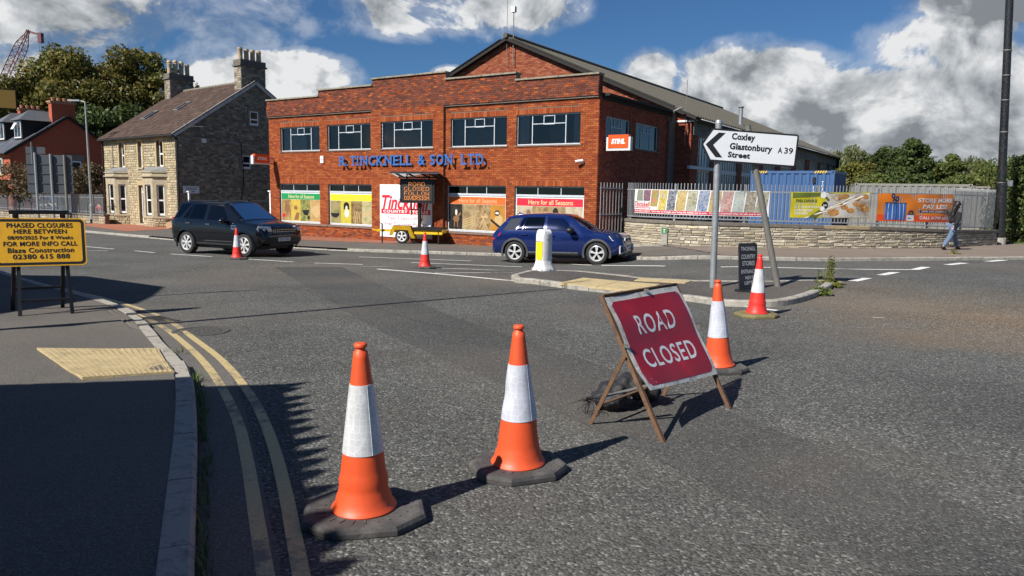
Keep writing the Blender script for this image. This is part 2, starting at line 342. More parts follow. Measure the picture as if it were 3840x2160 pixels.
def sheet(name, poly, off, material, maxlen=1.2, skirt=0.):
    bm = bmesh.new(); vs = [bm.verts.new((p[0], p[1], 0)) for p in poly]; f = bm.faces.new(vs)
    bmesh.ops.triangulate(bm, faces=[f])
    for _ in range(9):
        es = [e for e in bm.edges if e.calc_length() > maxlen]
        if not es or len(bm.faces) > 60000: break
        bmesh.ops.subdivide_edges(bm, edges=es, cuts=1, use_grid_fill=True); bmesh.ops.triangulate(bm, faces=[q for q in bm.faces if len(q.verts) > 3])
    for v in bm.verts: v.co.z = gz(v.co.x, v.co.y) + off
    bmesh.ops.recalc_face_normals(bm, faces=bm.faces)
    if sum(q.normal.z for q in bm.faces) < 0: bmesh.ops.reverse_faces(bm, faces=bm.faces)
    if skirt:
        be = [e for e in bm.edges if e.is_boundary]; r = bmesh.ops.extrude_edge_only(bm, edges=be)
        for v in [g for g in r['geom'] if isinstance(g, bmesh.types.BMVert)]: v.co.z -= skirt
    me = bpy.data.meshes.new(name); bm.to_mesh(me); bm.free(); me.materials.append(MATS[material]); return obj(name, me)
def strip(mb, pts, w, off=.004, w2=None):
    L_ = offset(pts, w/2); R2 = offset(pts, -w/2)
    vs = []; fs = []
    for a, b in zip(R2, L_):
        vs += [(a.x, a.y, gz(a.x, a.y)+off), (b.x, b.y, gz(b.x, b.y)+off)]
    for i in range(len(pts)-1): fs.append((2*i, 2*i+2, 2*i+3, 2*i+1))
    mb.add(vs, fs)
def kerb_run(pts, w, up, material, parent, seg=.915, gap=.008, side=1, upf=None, name='kerbstone', cham=.02):
    """individual kerb stones along the road-side edge pts; their tops stand `up` above the road"""
    rs = resample(pts, .0305); n = int(seg/.0305); k = 0
    while k + 4 < len(rs):
        e = min(k+n, len(rs)-1); loc = rs[k:e+1]; m = max(2, min(7, len(loc)//6+2)); ids = [round(i*(len(loc)-1)/(m-1)) for i in range(m)]; cp = [loc[i] for i in ids]
        d0 = (cp[1]-cp[0]).normalized(); d1 = (cp[-1]-cp[-2]).normalized(); cp[0] = cp[0]+d0*gap; cp[-1] = cp[-1]-d1*gap
        U = upf(cp[len(cp)//2]) if upf else up; jit = rnd.uniform(-.004, .004)
        B = offset(cp, w*side); B2 = offset(cp, cham*side); vs = []; fs = []
        for a, b, c in zip(cp, B, B2):
            g = gz(a.x, a.y); vs += [(a.x, a.y, g-.06), (a.x, a.y, g+U-cham+jit), (c.x, c.y, g+U+jit), (b.x, b.y, g+U+jit), (b.x, b.y, g-.06)]
        for i in range(len(cp)-1):
            for q in range(4): f = (5*i+q, 5*i+5+q, 5*i+6+q, 5*i+1+q); fs.append(f if side > 0 else f[::-1])
        E_ = 5*(len(cp)-1); fs += [(0, 1, 2, 3, 4) if side > 0 else (4, 3, 2, 1, 0), tuple(E_+q for q in ((4, 3, 2, 1, 0) if side > 0 else (0, 1, 2, 3, 4)))]
        mb = MB(); mb.add(vs, fs); mb.build(name, material, parent); k = e
def plan(p): return Vector((p.x, p.y))
# far ground sheet to the horizon
bm_ = MB(); gx = [-900, -500, -250, -120, -80, -60, -40, -20, 0, 2, 4, 6, 8, 14, 20, 40, 60, 80, 120, 250, 500, 900]; gy = [-200, -60, -40, -20, 0, 10, 14, 18, 23, 30, 45, 60, 90, 150, 300, 700, 1500]
vs_ = [(x, y, gz(x, y)-.035) for y in gy for x in gx]; nx = len(gx)
bm_.add(vs_, [(j*nx+i, j*nx+i+1, (j+1)*nx+i+1, (j+1)*nx+i) for j in range(len(gy)-1) for i in range(nx-1)])
struct(bm_.build('ground', 'grass_ground'))
rd = MB(); xs = list(np.arange(-70, 70.1, 1.)); ys = list(np.arange(-30, 95.1, 1.)); vs_ = [(x, y, gz(x, y)) for y in ys for x in xs]; nx = len(xs)
rd.add(vs_, [(j*nx+i, j*nx+i+1, (j+1)*nx+i+1, (j+1)*nx+i) for j in range(len(ys)-1) for i in range(nx-1)])
ROAD = struct(rd.build('road', 'asphalt_road', smooth=True))
tp = [GP(*q) for q in [(690, 672), (860, 672), (1120, 790), (1500, 915), (1900, 1060), (2576, 1330), (2576, 1449), (2250, 1449), (1700, 1180), (1250, 960), (960, 835)]]
struct(sheet('road_resurfaced_strip', [(p.x, p.y) for p in tp], .003, 'asphalt_trench', .8))
# ---- far footway with its kerb
fk = [plan(G(*q)) for q in [(0, 846), (306, 871), (676, 903), (1000, 925), (1300, 942), (1600, 952), (1890, 961), (2200, 969), (2500, 974), (3000, 979), (3400, 978), (3840, 974.6)]]
d_ = (fk[-1]-fk[-2]).normalized(); fk += [fk[-1]+d_*6, fk[-1]+d_*14]; fk = [fk[0]+(fk[0]-fk[1]).normalized()*14] + fk
FK = cat(fk, .4)
inner = offset(FK, .125)
poly = [(p.x, p.y) for p in resample(inner, 1.2)] + [(68, 60), (68, 92), (-66, 92), (-66, 70)]
FOOT = struct(sheet('footway', poly, .098, 'asphalt_footway', 2.0))
pk = [i for i in range(len(FK)) if FK[i].x > 6.]
pp = [inner[i] for i in pk]; wallfoot = [plan(G(*q, .1)) for q in [(3840, 915), (3740, 918.5), (3640, 924), (3560, 928), (3450, 930), (3300, 931), (3100, 930.5), (2900, 928), (2600, 922), (2480, 919)]]
struct(sheet('footway_pink_surface', [(p.x, p.y) for p in resample(pp, .8)] + [(p.x+0, p.y+.25) for p in wallfoot], .103, 'asphalt_pinkish', 1.0))
def far_up(p): return .035 if -16.5 < p.x < -6.5 else .10
kerb_run(FK, .125, .10, 'kerb_concrete', FOOT, upf=far_up)
# ---- near footway (left foreground)
nk = [plan(GP(*q)) for q in [(0, 690), (60, 712), (140, 735), (250, 765), (330, 795), (380, 830), (415, 870), (450, 905), (475, 940), (490, 1000), (497, 1100), (495, 1250), (490, 1449)]]
nk = [nk[0]+(nk[0]-nk[1]).normalized()*k for k in (16, 8)] + nk + [nk[-1]+Vector((.39, -.92))*k for k in (1.5, 4, 8)]
NK = cat(nk, .25)
ninner = offset(NK, -.15)
poly = [(p.x, p.y) for p in resample(ninner, .7)] + [(-6, -14), (-34, -14), (-40, 20)]
FOOT2 = struct(sheet('footway_near', poly, .105, 'asphalt_footway', 1.0))
def near_up(p):
    t = S01((abs(p.y-8.6)-.7)/1.6); return .05+.065*t
# drop the footway to its dropped kerb as well
for v in FOOT2.data.vertices:
    q = min(((v.co.x-p.x)**2+(v.co.y-p.y)**2, near_up(p)) for p in NK[::4]); dd = math.sqrt(q[0]); k = S01((dd-.1)/1.6); v.co.z = gz(v.co.x, v.co.y) + (q[1]-.006)*(1-k) + .105*k
kerb_run(NK, .15, .115, 'kerb_pale', FOOT2, side=-1, upf=near_up)
# channel of smoother surfacing between the near kerb and the yellow lines
ch_ = [p for p in NK if -2. < p.y < 13.5]; mb = MB(); strip(mb, resample(offset(ch_, .19), .25), .36, .004); struct(mb.build('gutter_channel', 'asphalt_footway'))
# ---- traffic island
IO = [(1286, 703), (1300, 712), (1335, 714), (1430, 727), (1530, 738), (1640, 750), (1720, 757), (1790, 767), (1850, 772), (1935, 773), (2000, 765), (2060, 745), (2095, 722)]
isl = [plan(GP(*q)) for q in IO]; back = [plan(GP(*q, .12)) for q in [(2050, 702), (1900, 705), (1680, 702), (1560, 690), (1450, 680), (1340, 679), (1300, 686)]]
ISL = cat(isl + back + [isl[0]], .2)
ins = offset(ISL, .14)
ISLAND = struct(sheet('traffic_island', [(p.x, p.y) for p in resample(ins, .35)], .105, 'asphalt_island', .6))
kerb_run(ISL, .15, .115, 'kerb_concrete', ISLAND, seg=.76, side=1)
# ---- tactile paving slabs (blistered, each slab its own piece)
def lay_slabs(parent, q, cols, rows, zf):
    """q: four plan corners in order; slabs follow the two directions of the patch"""
    def at(u, v): p = (q[0]*(1-u)+q[1]*u)*(1-v)+(q[3]*(1-u)+q[2]*u)*v; return Vector((p.x, p.y, zf(p.x, p.y)))
    for i in range(cols):
        for j in range(rows):
            g = .010; a, b, c, d = (i+g)/cols, (i+1-g)/cols, (j+g)/rows, (j+1-g)/rows; mb = MB(); T = [at(a, c), at(b, c), at(b, d), at(a, d)]
            mb.add(T+[p-Vector((0, 0, .05)) for p in T], [(3, 2, 1, 0) if (T[1]-T[0]).cross(T[2]-T[0]).z < 0 else (0, 1, 2, 3), (0, 1, 5, 4), (1, 2, 6, 5), (2, 3, 7, 6), (3, 0, 4, 7)])
            for m in range(6):
                for n in range(6): p = at(a+(b-a)*(m+.5)/6, c+(d-c)*(n+.5)/6); mb.lathe([(.0125, -.001), (.009, .005)], 5, p)
            mb.build('tactile_slab', 'tactile_buff', parent)
def foot2_z(x, y):
    r = min(((x-p.x)**2+(y-p.y)**2, near_up(p)) for p in NK[::4]); k = S01((math.sqrt(r[0])-.1)/1.6); return gz(x, y)+(r[1]-.006)*(1-k)+.105*k+.020
lay_slabs(FOOT2, [plan(GP(*q, .06)) for q in ((92, 887), (398, 878), (440, 948), (207, 965))], 3, 4, foot2_z)
iz = lambda x, y: gz(x, y)+.117
lay_slabs(ISLAND, [plan(G(*q, .115)) for q in ((2098, 1060), (2186, 1041), (2478, 1066), (2392, 1090))], 6, 2, iz)
lay_slabs(ISLAND, [plan(G(*q, .115)) for q in ((2377, 1052), (2403, 1041), (2600, 1050), (2570, 1062))], 5, 2, iz)
# ---- road markings
def line_px(name, pts, w, material='white_line', off=.007):
    P = [plan(G(*q)) for q in pts]; mb = MB(); strip(mb, resample(cat(P, .2), .25) if len(P) > 2 else [P[0]+(P[1]-P[0])*(k/12) for k in range(13)], w, off); o = mb.build(name, material); return struct(o)
for q in [((1347, 964), (1766, 979)), ((1541, 985), (1957, 1001.5)), ((308, 924), (427, 934.5)), ((505, 941), (580, 948)), ((640, 953), (794, 963)), ((928, 972), (1100, 983)), ((1180, 987), (1361, 992.5)), ((2088, 986.5), (2494, 998.6))]:
    line_px('centre_line', q, .11)
line_px('road_line', [(2703, 1002), (3200, 1010), (3440, 1012)], .11)
line_px('channel_line', [(1415, 1009.5), (1680, 1031), (1938, 1055.7)], .15)
line_px('channel_line', [(2126, 1079), (2550, 1123), (2957, 1171)], .12)
for q in [((1656, 1006), (1922, 1016)), ((1630, 1025), (1922, 1022.5)), ((310, 941), (404, 941)), ((1331, 1000), (1474, 1000)), ((3275, 1192), (3318, 1194))]:
    line_px('worn_line', q, .10 if q[0][0] < 3000 else .04, 'white_line_old')
for Q in [((540, 405), (655, 412), (820, 376), (705, 371)), ((860, 338), (970, 344), (1135, 310), (1020, 306)), ((1240, 278), (1345, 282), (1488, 250), (1370, 246)), ((1620, 222), (1720, 227), (1920, 205), (1800, 200)), ((2070, 184), (2180, 188), (2365, 172), (2250, 168))]:
    P = [G(3000+x/3.019, 920+y/3.019) for x, y in Q]; mb = MB(); mb.quad(*[(p.x, p.y, gz(p.x, p.y)+.009) for p in P]); struct(mb.build('give_way_dash', 'white_line'))
for pts, dx in (([(60, 702), (200, 734), (310, 761), (420, 799), (510, 859), (580, 914), (650, 999), (700, 1099), (740, 1229), (790, 1449)], -.055), ([(60, 715), (180, 745), (290, 773), (390, 812), (470, 870), (535, 940), (590, 1040), (620, 1150), (668, 1449)], 0.)):
    P = [plan(GP(*q)) for q in pts]; P = [P[0]+(P[0]-P[1]).normalized()*5] + P + [P[-1]+(P[-1]-P[-2]).normalized()*5]; P = resample(cat(P, .15), .2); P = offset(P, dx); mb = MB(); strip(mb, P, .082, .006); struct(mb.build('double_yellow_line', 'yellow_line'))
mat('crack_black', (.018, .017, .016), .9)
for pts in ([(656, 1027), (690, 1015), (745, 1005), (800, 985)], [(560, 1024), (600, 1022), (640, 1026)], [(1150, 1090), (1260, 1135), (1420, 1160), (1600, 1215), (1760, 1240)]):
    P = [plan(G(*q)) for q in pts]; P = resample(cat(P, .1), .06); P = [p+Vector((rnd.gauss(0, .012), rnd.gauss(0, .012))) for p in P]; mb = MB(); strip(mb, P, .007, .0065); struct(mb.build('road_crack', 'crack_black'))
# ---- gully grate, manhole, small plants
gp = G(577, 1201); t = thing('gully_grate', 'rusty iron drain grate beside the near kerb between the yellow lines', 'drain grate', (gp.x, gp.y, gp.z), R_(-40))
mb = MB()
for (x0, x1, y0, y1) in ((-.30, .30, -.24, -.21), (-.30, .30, .21, .24), (-.30, -.27, -.21, .21), (.27, .30, -.21, .21)): mb.box(x0, x1, y0, y1, -.02, .012)
mb.build('frame', 'iron_cover', t)
for k in range(9): b = MB(); x = -.24+.06*k; b.box(x-.012, x+.012, -.21, .21, -.015, .010); b.build('bar', 'iron_cover', t)
mb = MB(); mb.box(-.28, .28, -.22, .22, -.001, .0045); mb.build('pit', mat('pit_black', (.004, .004, .004), .9), t)
gp = G(754, 1243); t = thing('manhole_cover', 'round worn iron manhole cover in the road by the yellow lines', 'manhole cover', (gp.x, gp.y, gp.z))
mb = MB(); mb.lathe([(.36, -.02), (.36, .010), (.31, .010), (.31, .006), (.0, .006)], 32); mb.build('cover_frame', 'iron_cover', t)
mb = MB()
for ring, n in ((.08, 8), (.16, 14), (.24, 22)):
    for k in range(n): a = 2*math.pi*k/n; mb.box(-.013, .013, -.013, .013, .005, .012, at=(ring*math.cos(a), ring*math.sin(a), 0))
mb.build('studs', 'iron_cover', t)
def tuft(mb, x, y, n, h, spread, z=None):
    for _ in range(n):
        a = rnd.uniform(0, 2*math.pi); r = spread*math.sqrt(rnd.random()); bx, by = x+r*math.cos(a), y+r*math.sin(a); bz = (gz(bx, by) if z is None else z); hh = h*rnd.uniform(.4, 1.2)
        l = rnd.uniform(.1, .9)*hh; a2 = rnd.uniform(0, 2*math.pi); w = .004; px, py = -math.sin(a2)*w, math.cos(a2)*w; cx, cy = math.cos(a2)*l, math.sin(a2)*l
        mb.add([(bx-px, by-py, bz), (bx+px, by+py, bz), (bx+cx*.45+px*.7, by+cy*.45+py*.7, bz+hh*.65), (bx+cx*.45-px*.7, by+cy*.45-py*.7, bz+hh*.65), (bx+cx, by+cy, bz+hh)], [(0, 1, 2, 3), (3, 2, 4)])
mb = MB(); gl = offset(NK, .02)
for p in resample(gl, .045):
    if 2.4 < p.y < 7.1 and rnd.random() < .75: tuft(mb, p.x+rnd.uniform(-.01, .05), p.y, rnd.randint(2, 7), .12*rnd.uniform(.4, 1.2), .035)
tag(mb.build('kerb_grass', 'grass_blade'), 'ragged grass growing in the gutter along the near kerb', 'grass', kind='stuff')
for i, (u, v, lab) in enumerate([(435, 886, 'small weed tuft on the near kerb beside the tactile slabs'), (437, 941, 'small weed tuft at the corner of the tactile slabs by the kerb')]):
    p = GP(u, v, .03); mb = MB(); tuft(mb, 0, 0, 60, .05, .13, z=0); o = mb.build('weed_tuft', 'grass_blade'); o.location = p; tag(o, lab, 'weed')
# ================================================================ street furniture
mat('cone_orange', (.70, .085, .020), .5, var=.12, scale=14, dirt=(.30, .06, .03), dirt_amt=.45, dirt_scale=7., bump=.12, bscale=25)
mat('cone_red', (.72, .030, .018), .5, var=.10, scale=14, dirt=(.34, .04, .03), dirt_amt=.4, dirt_scale=7., bump=.10, bscale=25)
mat('cone_rubber', (.055, .052, .05), .8, var=.25, scale=16, dirt=(.15, .14, .125), dirt_amt=.65, dirt_scale=6., bump=.3, bscale=50)
mat('cone_rubber_ochre', (.19, .155, .06), .8, var=.25, scale=16, dirt=(.10, .09, .07), dirt_amt=.7, dirt_scale=7., bump=.3, bscale=50)
mat('rusty_steel', (.16, .085, .045), .8, metal=.2, var=.35, scale=22, dirt=(.055, .045, .04), dirt_amt=.6, dirt_scale=12., bump=.3, bscale=80)
mat('black_steel', (.018, .018, .019), .45, metal=.3, var=.2, scale=20)
mat('galv_steel', (.36, .38, .39), .48, metal=.55, var=.18, scale=14, dirt=(.22, .22, .21), dirt_amt=.5, dirt_scale=5.)
mat('galv_old', (.22, .21, .185), .6, metal=.4, var=.25, scale=10, dirt=(.13, .12, .10), dirt_amt=.6, dirt_scale=4., stretch=(3, 3, .5))
mat('sign_yellow', (.80, .42, .018), .45, var=.05, scale=4, dirt=(.42, .22, .03), dirt_amt=.35, dirt_scale=9.)
mat('sign_black', (.012, .012, .014), .5)
mat('sign_white', (.66, .68, .70), .4, var=.04, scale=5)
mat('sign_white_dirty', (.62, .60, .56), .55, var=.1, scale=6, dirt=(.12, .10, .085), dirt_amt=.75, dirt_scale=9.)
mat('plastic_white', (.70, .70, .69), .45, var=.05, scale=5, dirt=(.42, .41, .38), dirt_amt=.4, dirt_scale=5.)
mat('yellow_reflector', (.86, .62, .010), .4, var=.03, scale=5)
mat('black_plastic', (.012, .012, .013), .55)
mat('tyre_rubber', (.018, .018, .018), .8, var=.15, scale=20)
def sleeve_mat(name, col, sc):
    m, N, L, P = nodes_of(name); MATS[name] = m; tc = N.new('ShaderNodeTexCoord'); mp = N.new('ShaderNodeMapping'); mp.inputs['Scale'].default_value = (1, 1, .9); L.new(tc.outputs['Object'], mp.inputs[0])
    vo = N.new('ShaderNodeTexVoronoi'); vo.feature = 'DISTANCE_TO_EDGE'; vo.inputs['Scale'].default_value = sc; vo.inputs['Randomness'].default_value = .35; L.new(mp.outputs[0], vo.inputs['Vector'])
    mr = N.new('ShaderNodeMapRange'); L.new(vo.outputs['Distance'], mr.inputs[0]); mr.inputs[1].default_value = .02; mr.inputs[2].default_value = .09; mr.inputs[3].default_value = 1.12; mr.inputs[4].default_value = .94
    nz = N.new('ShaderNodeTexNoise'); nz.inputs['Scale'].default_value = 8; nz.inputs['Detail'].default_value = 8; L.new(tc.outputs['Object'], nz.inputs['Vector']); m2 = N.new('ShaderNodeMapRange'); L.new(nz.outputs[0], m2.inputs[0]); m2.inputs[1].default_value = .35; m2.inputs[2].default_value = .7; m2.inputs[3].default_value = 1.04; m2.inputs[4].default_value = .80
    mu = N.new('ShaderNodeMath'); mu.operation = 'MULTIPLY'; L.new(mr.outputs[0], mu.inputs[0]); L.new(m2.outputs[0], mu.inputs[1])
    mx = N.new('ShaderNodeMix'); mx.data_type = 'RGBA'; mx.blend_type = 'MULTIPLY'; mx.inputs[0].default_value = 1; mx.inputs[6].default_value = (*col, 1); L.new(mu.outputs[0], mx.inputs[7]); L.new(mx.outputs[2], P.inputs['Base Color'])
    P.inputs['Roughness'].default_value = .38; P.inputs['Specular IOR Level'].default_value = .6
sleeve_mat('cone_sleeve', (.60, .61, .62), 32.); sleeve_mat('cone_sleeve_blue', (.57, .59, .66), 32.)
def cone_wall(prof, n, dent, seed, phase=0.):
    r = random.Random(seed); dn = [(r.uniform(0, 6.28), r.uniform(.15, .7), r.uniform(.3, .7), r.uniform(.05, .12), r.uniform(-1, 1)*dent) for _ in range(7)]
    mb = MB(); vs = []; fs = []
    for (rad, z) in prof:
        for k in range(n):
            a = 2*math.pi*k/n + phase; rr = rad
            for (da, dz, wa, wz, am) in dn:
                x = (a-da+math.pi) % (2*math.pi)-math.pi; rr += am*math.exp(-(x/wa)**2-((z-dz)/wz)**2)*min(1, rad/.1)
            vs.append((rr*math.cos(a), rr*math.sin(a), z))
    for i in range(len(prof)-1):
        for k in range(n): a = i*n+k; b = i*n+(k+1) % n; fs.append((a, b, b+n, a+n))
    fs.append(tuple((len(prof)-1)*n+k for k in range(n))); mb.add(vs, fs); return mb
def cone(label, loc, H=.98, body='cone_orange', sleeve='cone_sleeve', base='cone_rubber', bw=.64, rz=0., lean=(0, 0), sl=(.36, .765), seam=False, hi=True, dent=.006, seed=1, foot=.175):
    t = thing('traffic_cone', label, 'traffic cone', loc, rz, 'traffic cones closing the road')
    n = 40 if hi else 20; h = bw/2; c = h*.50; hb = .062
    # eight-sided rubber base with rounded shoulders and raised ribs
    oc = [(h, -c), (h, c), (c, h), (-c, h), (-h, c), (-h, -c), (-c, -h), (c, -h)]; rings = []
    for (k, z) in ((.985, 0.), (1.0, .012), (1.0, .036), (.965, hb-.006), (.90, hb)): rings.append([(x*k, y*k*.86, z) for x, y in oc])
    mb = MB(); vs = [v for r in rings for v in r]; fs = [(i*8+k, i*8+(k+1) % 8, (i+1)*8+(k+1) % 8, (i+1)*8+k) for i in range(4) for k in range(8)] + [tuple(range(7, -1, -1)), tuple(32+k for k in range(8))]; mb.add(vs, fs)
    if hi:
        for k in range(24):
            a = 2*math.pi*k/24; d = Vector((math.cos(a), math.sin(a)*.86)); mb.bar((d.x*foot*1.22, d.y*foot*1.22, hb+.001), (d.x*h*.80, d.y*h*.80, hb+.001), .012, .006)
    b = mb.build('base', base, t, smooth=False)
    z0 = hb-.004; r1 = .033
    def rad(f): return foot*.86+(r1-foot*.86)*f
    prof = [(foot, z0), (foot+.004, z0+.012), (foot-.004, z0+.024), (foot*.90, z0+.040), (foot*.86, z0+.075)]
    f0 = .085
    for i in range(1, 26):
        f = f0+(.955-f0)*i/25; prof.append((rad(f), z0+(H-z0)*f*.99))
        if seam and abs(f-.205) < .018: prof[-1] = (rad(f)+.006, prof[-1][1])
    zt = H*.955
    prof += [(r1*.80, zt+.004), (r1*.78, zt+.014), (r1*1.06, zt+.020), (r1*1.10, zt+.032), (r1*.92, zt+.041), (r1*.45, zt+.043)]
    o = cone_wall(prof, n, dent, seed).build('cone_body', body, t, smooth=True, angle=50); o.rotation_euler = (lean[0], lean[1], 0)
    sp = [(rad(f)+.0035, z0+(H-z0)*f*.99) for f in np.linspace(sl[0], sl[1], 14)]; sp = [(sp[0][0]-.003, sp[0][1])] + sp + [(sp[-1][0]-.003, sp[-1][1])]
    mb = cone_wall(sp, n, dent, seed); mb.f = mb.f[:-1]; mb.c = mb.c[:-1]; mb.mi = mb.mi[:-1]
    o2 = mb.build('reflective_sleeve', sleeve, t, smooth=True, angle=60); o2.rotation_euler = (lean[0], lean[1], 0)
    mb = MB(); mb.bar((rad(sl[0])*math.cos(-1.1)*1.015, rad(sl[0])*math.sin(-1.1)*1.015, sp[1][1]), (rad(sl[1])*math.cos(-1.1)*1.02, rad(sl[1])*math.sin(-1.1)*1.02, sp[-2][1]), .006, .004); o3 = mb.build('sleeve_seam', sleeve, o2)
    return t
cone('orange and white cone nearest the camera, its black base half in the fence shadow', GP(917, 1300), .985, 'cone_orange', 'cone_sleeve', bw=.66, rz=R_(12), seam=True, seed=3, sl=(.355, .765), lean=(0, R_(-.8)))
cone('dented orange and white cone standing between the nearest cone and the red sign', GP(1303, 1184), .975, 'cone_orange', 'cone_sleeve_blue', bw=.60, rz=R_(22), seed=12, sl=(.335, .73), dent=.010, lean=(0, R_(-.8)))
cone('orange and white cone partly hidden behind the red road closed sign', GP(1806, 931), .99, 'cone_orange', 'cone_sleeve_blue', bw=.60, rz=R_(8), seed=8, sl=(.345, .765), lean=(0, R_(-3.2)))
cone('red and white cone on a yellowish base in front of the chalkboard', GP(1903, 796), 1.02, 'cone_red', 'cone_sleeve', 'cone_rubber_ochre', bw=.66, rz=R_(10), seam=True, seed=21, sl=(.36, .76), dent=.004)
cone('red and white cone in the road before the message board trailer', GP(1069, 675), .985, 'cone_red', 'cone_sleeve', bw=.56, rz=R_(5), seam=True, seed=31, sl=(.36, .76), hi=False, dent=.004)
cone('red and white cone in front of the black car', GP(597, 652), .95, 'cone_red', 'cone_sleeve', bw=.60, rz=R_(5), seam=True, seed=41, sl=(.36, .76), hi=False, dent=.004)
pb = G(200, 905); cone('small distant red cone half hidden behind the yellow notice', (pb.x, pb.y, gz(pb.x, pb.y)), .95, 'cone_red', 'cone_sleeve', bw=.56, seed=51, sl=(.36, .76), hi=False)
# ---------------------------------------------------------------- ROAD CLOSED sign on its folding frame
def road_closed():
    Fp, Rp, Lp, Bp = GP(1668, 1112), GP(1835, 1028), GP(1485, 1067), GP(1668, 996)
    e = Vector((Rp.x-Fp.x, Rp.y-Fp.y, 0)).normalized()
    T1 = onplane(1514*PX, 746*PX, Fp, e); T2 = onplane(1699*PX, 716*PX, Rp, e)
    t = thing('road_closed_sign', 'red road closed sign on a rusty leaning folding frame', 'road sign', (Fp.x, Fp.y, Fp.z)); O = Vector(t.location)
    def part(name, material, fn, parent=t):
        mb = MB(); fn(mb); return mb.build(name, material, parent)
    F, Rr, L, B, t1, t2 = [v-O for v in (Fp, Rp, Lp, Bp, T1, T2)]
    part('front_leg', 'rusty_steel', lambda m: m.bar(F, t1, .032, .032, e)); part('front_leg', 'rusty_steel', lambda m: m.bar(Rr, t2, .032, .032, e))
    h1 = F+(t1-F)*.585; h2 = Rr+(t2-Rr)*.585
    part('rear_leg', 'rusty_steel', lambda m: m.bar(L, h1-e*.03, .030, .012, e)); part('rear_leg', 'rusty_steel', lambda m: m.bar(B, h2-e*.03, .030, .012, e))
    part('top_rail', 'rusty_steel', lambda m: m.bar(t1, t2, .03, .03))
    part('rear_brace', 'rusty_steel', lambda m: m.bar(L+(h1-L)*.30, B+(h2-B)*.30, .028, .008))
    nrm = (t2-t1).cross(t1-F).normalized()
    if nrm.y > 0: nrm = -nrm
    up1 = (t1-F); up2 = (t2-Rr)
    c00 = F+up1*.325; c10 = Rr+up2*.265; c01 = F+up1*.985; c11 = Rr+up2*.985
    def P(u, v, d=0.):
        q = (c00*(1-u)+c10*u)*(1-v)+(c01*(1-u)+c11*u)*v
        curl = .06*max(0., 1-(u*1.0+v)*4.2)**1.2; warp = .008*math.sin(u*7+v*3)+.006*math.sin(v*11)
        return q + nrm*(.022+d+warp+curl*.9)
    def patch(mb, u0, u1, v0, v1, d, n=24, rad=0., thick=0.):
        N1 = n; g = [[P(u0+(u1-u0)*i/N1, v0+(v1-v0)*j/N1, d) for i in range(N1+1)] for j in range(N1+1)]
        vs = [p for r in g for p in r]; fs = []
        for j in range(N1):
            for i in range(N1):
                if rad and ((i < 1 or i >= N1-1) and (j < 1 or j >= N1-1)):
                    a, b, c, dd = j*(N1+1)+i, j*(N1+1)+i+1, (j+1)*(N1+1)+i+1, (j+1)*(N1+1)+i
                    if i < 1 and j < 1: fs.append((b, c, dd))
                    elif i >= N1-1 and j < 1: fs.append((a, c, dd))
                    elif i < 1: fs.append((a, b, c))
                    else: fs.append((a, b, dd))
                    continue
                fs.append((j*(N1+1)+i, j*(N1+1)+i+1, (j+1)*(N1+1)+i+1, (j+1)*(N1+1)+i))
        mb.add(vs, fs)
        if thick:
            o = len(mb.v); mb.add([p-nrm*thick for p in vs], [f[::-1] for f in fs])
    m, N, L_, Pb = nodes_of('sign_red_scratched'); MATS['sign_red_scratched'] = m
    tc = N.new('ShaderNodeTexCoord')
    def scratch(sc, rot, lo, hi):
        mp = N.new('ShaderNodeMapping'); mp.inputs['Rotation'].default_value = rot; mp.inputs['Scale'].default_value = (1, 14, 1.4); L_.new(tc.outputs['Object'], mp.inputs[0])
        nz = N.new('ShaderNodeTexNoise'); nz.inputs['Scale'].default_value = sc; nz.inputs['Detail'].default_value = 6; nz.inputs['Roughness'].default_value = .8; L_.new(mp.outputs[0], nz.inputs['Vector'])
        mr = N.new('ShaderNodeMapRange'); L_.new(nz.outputs[0], mr.inputs[0]); mr.inputs[1].default_value = lo; mr.inputs[2].default_value = hi; return mr.outputs[0]
    s1 = scratch(5, (.3, .5, .9), .735, .765); s2 = scratch(4, (1.2, .2, 2.1), .745, .77)
    mxs = N.new('ShaderNodeMath'); mxs.operation = 'MAXIMUM'; L_.new(s1, mxs.inputs[0]); L_.new(s2, mxs.inputs[1])
    nz = N.new('ShaderNodeTexNoise'); nz.inputs['Scale'].default_value = 2.2; nz.inputs['Detail'].default_value = 7; L_.new(tc.outputs['Object'], nz.inputs['Vector'])
    cr = N.new('ShaderNodeValToRGB'); L_.new(nz.outputs[0], cr.inputs[0]); E = cr.color_ramp.elements; E[0].position = .35; E[0].color = (.27, .006, .014, 1); E[1].position = .62; E[1].color = (.36, .008, .016, 1); q = E.new(.70); q.color = (.47, .010, .016, 1)
    mx = N.new('ShaderNodeMix'); mx.data_type = 'RGBA'; L_.new(mxs.outputs[0], mx.inputs[0]); L_.new(cr.outputs[0], mx.inputs[6]); mx.inputs[7].default_value = (.60, .42, .38, 1); L_.new(mx.outputs[2], Pb.inputs['Base Color']); Pb.inputs['Roughness'].default_value = .42
    pl = part('plate', 'sign_white_dirty', lambda mb: patch(mb, 0, 1, 0, 1, 0., thick=.004))
    part('red_field', 'sign_red_scratched', lambda mb: patch(mb, .04, .96, .04, .945, .0015, rad=1), pl)
    for word, cu, cv, w, h in (('ROAD', .475, .665, .50, .205), ('CLOSED', .49, .315, .70, .20)):
        me = text_mesh('lettering', word, 'sign_white', w, h, bold=.012, spacing=1.12); 
        for v in me.vertices: v.co = P(cu+v.co.x, cv+v.co.z, .003)
        obj('lettering', me, pl)
    # steel clamps on the edges
    for (u, v) in ((.0, .48), (1., .52), (.52, 1.0)): part('clip', 'galv_old', lambda mb: mb.box(-.02, .02, -.012, .012, -.015, .015, at=P(u, v, .006)))
    return O, L, B, h1, h2
rcO, rcL, rcB, rch1, rch2 = road_closed()
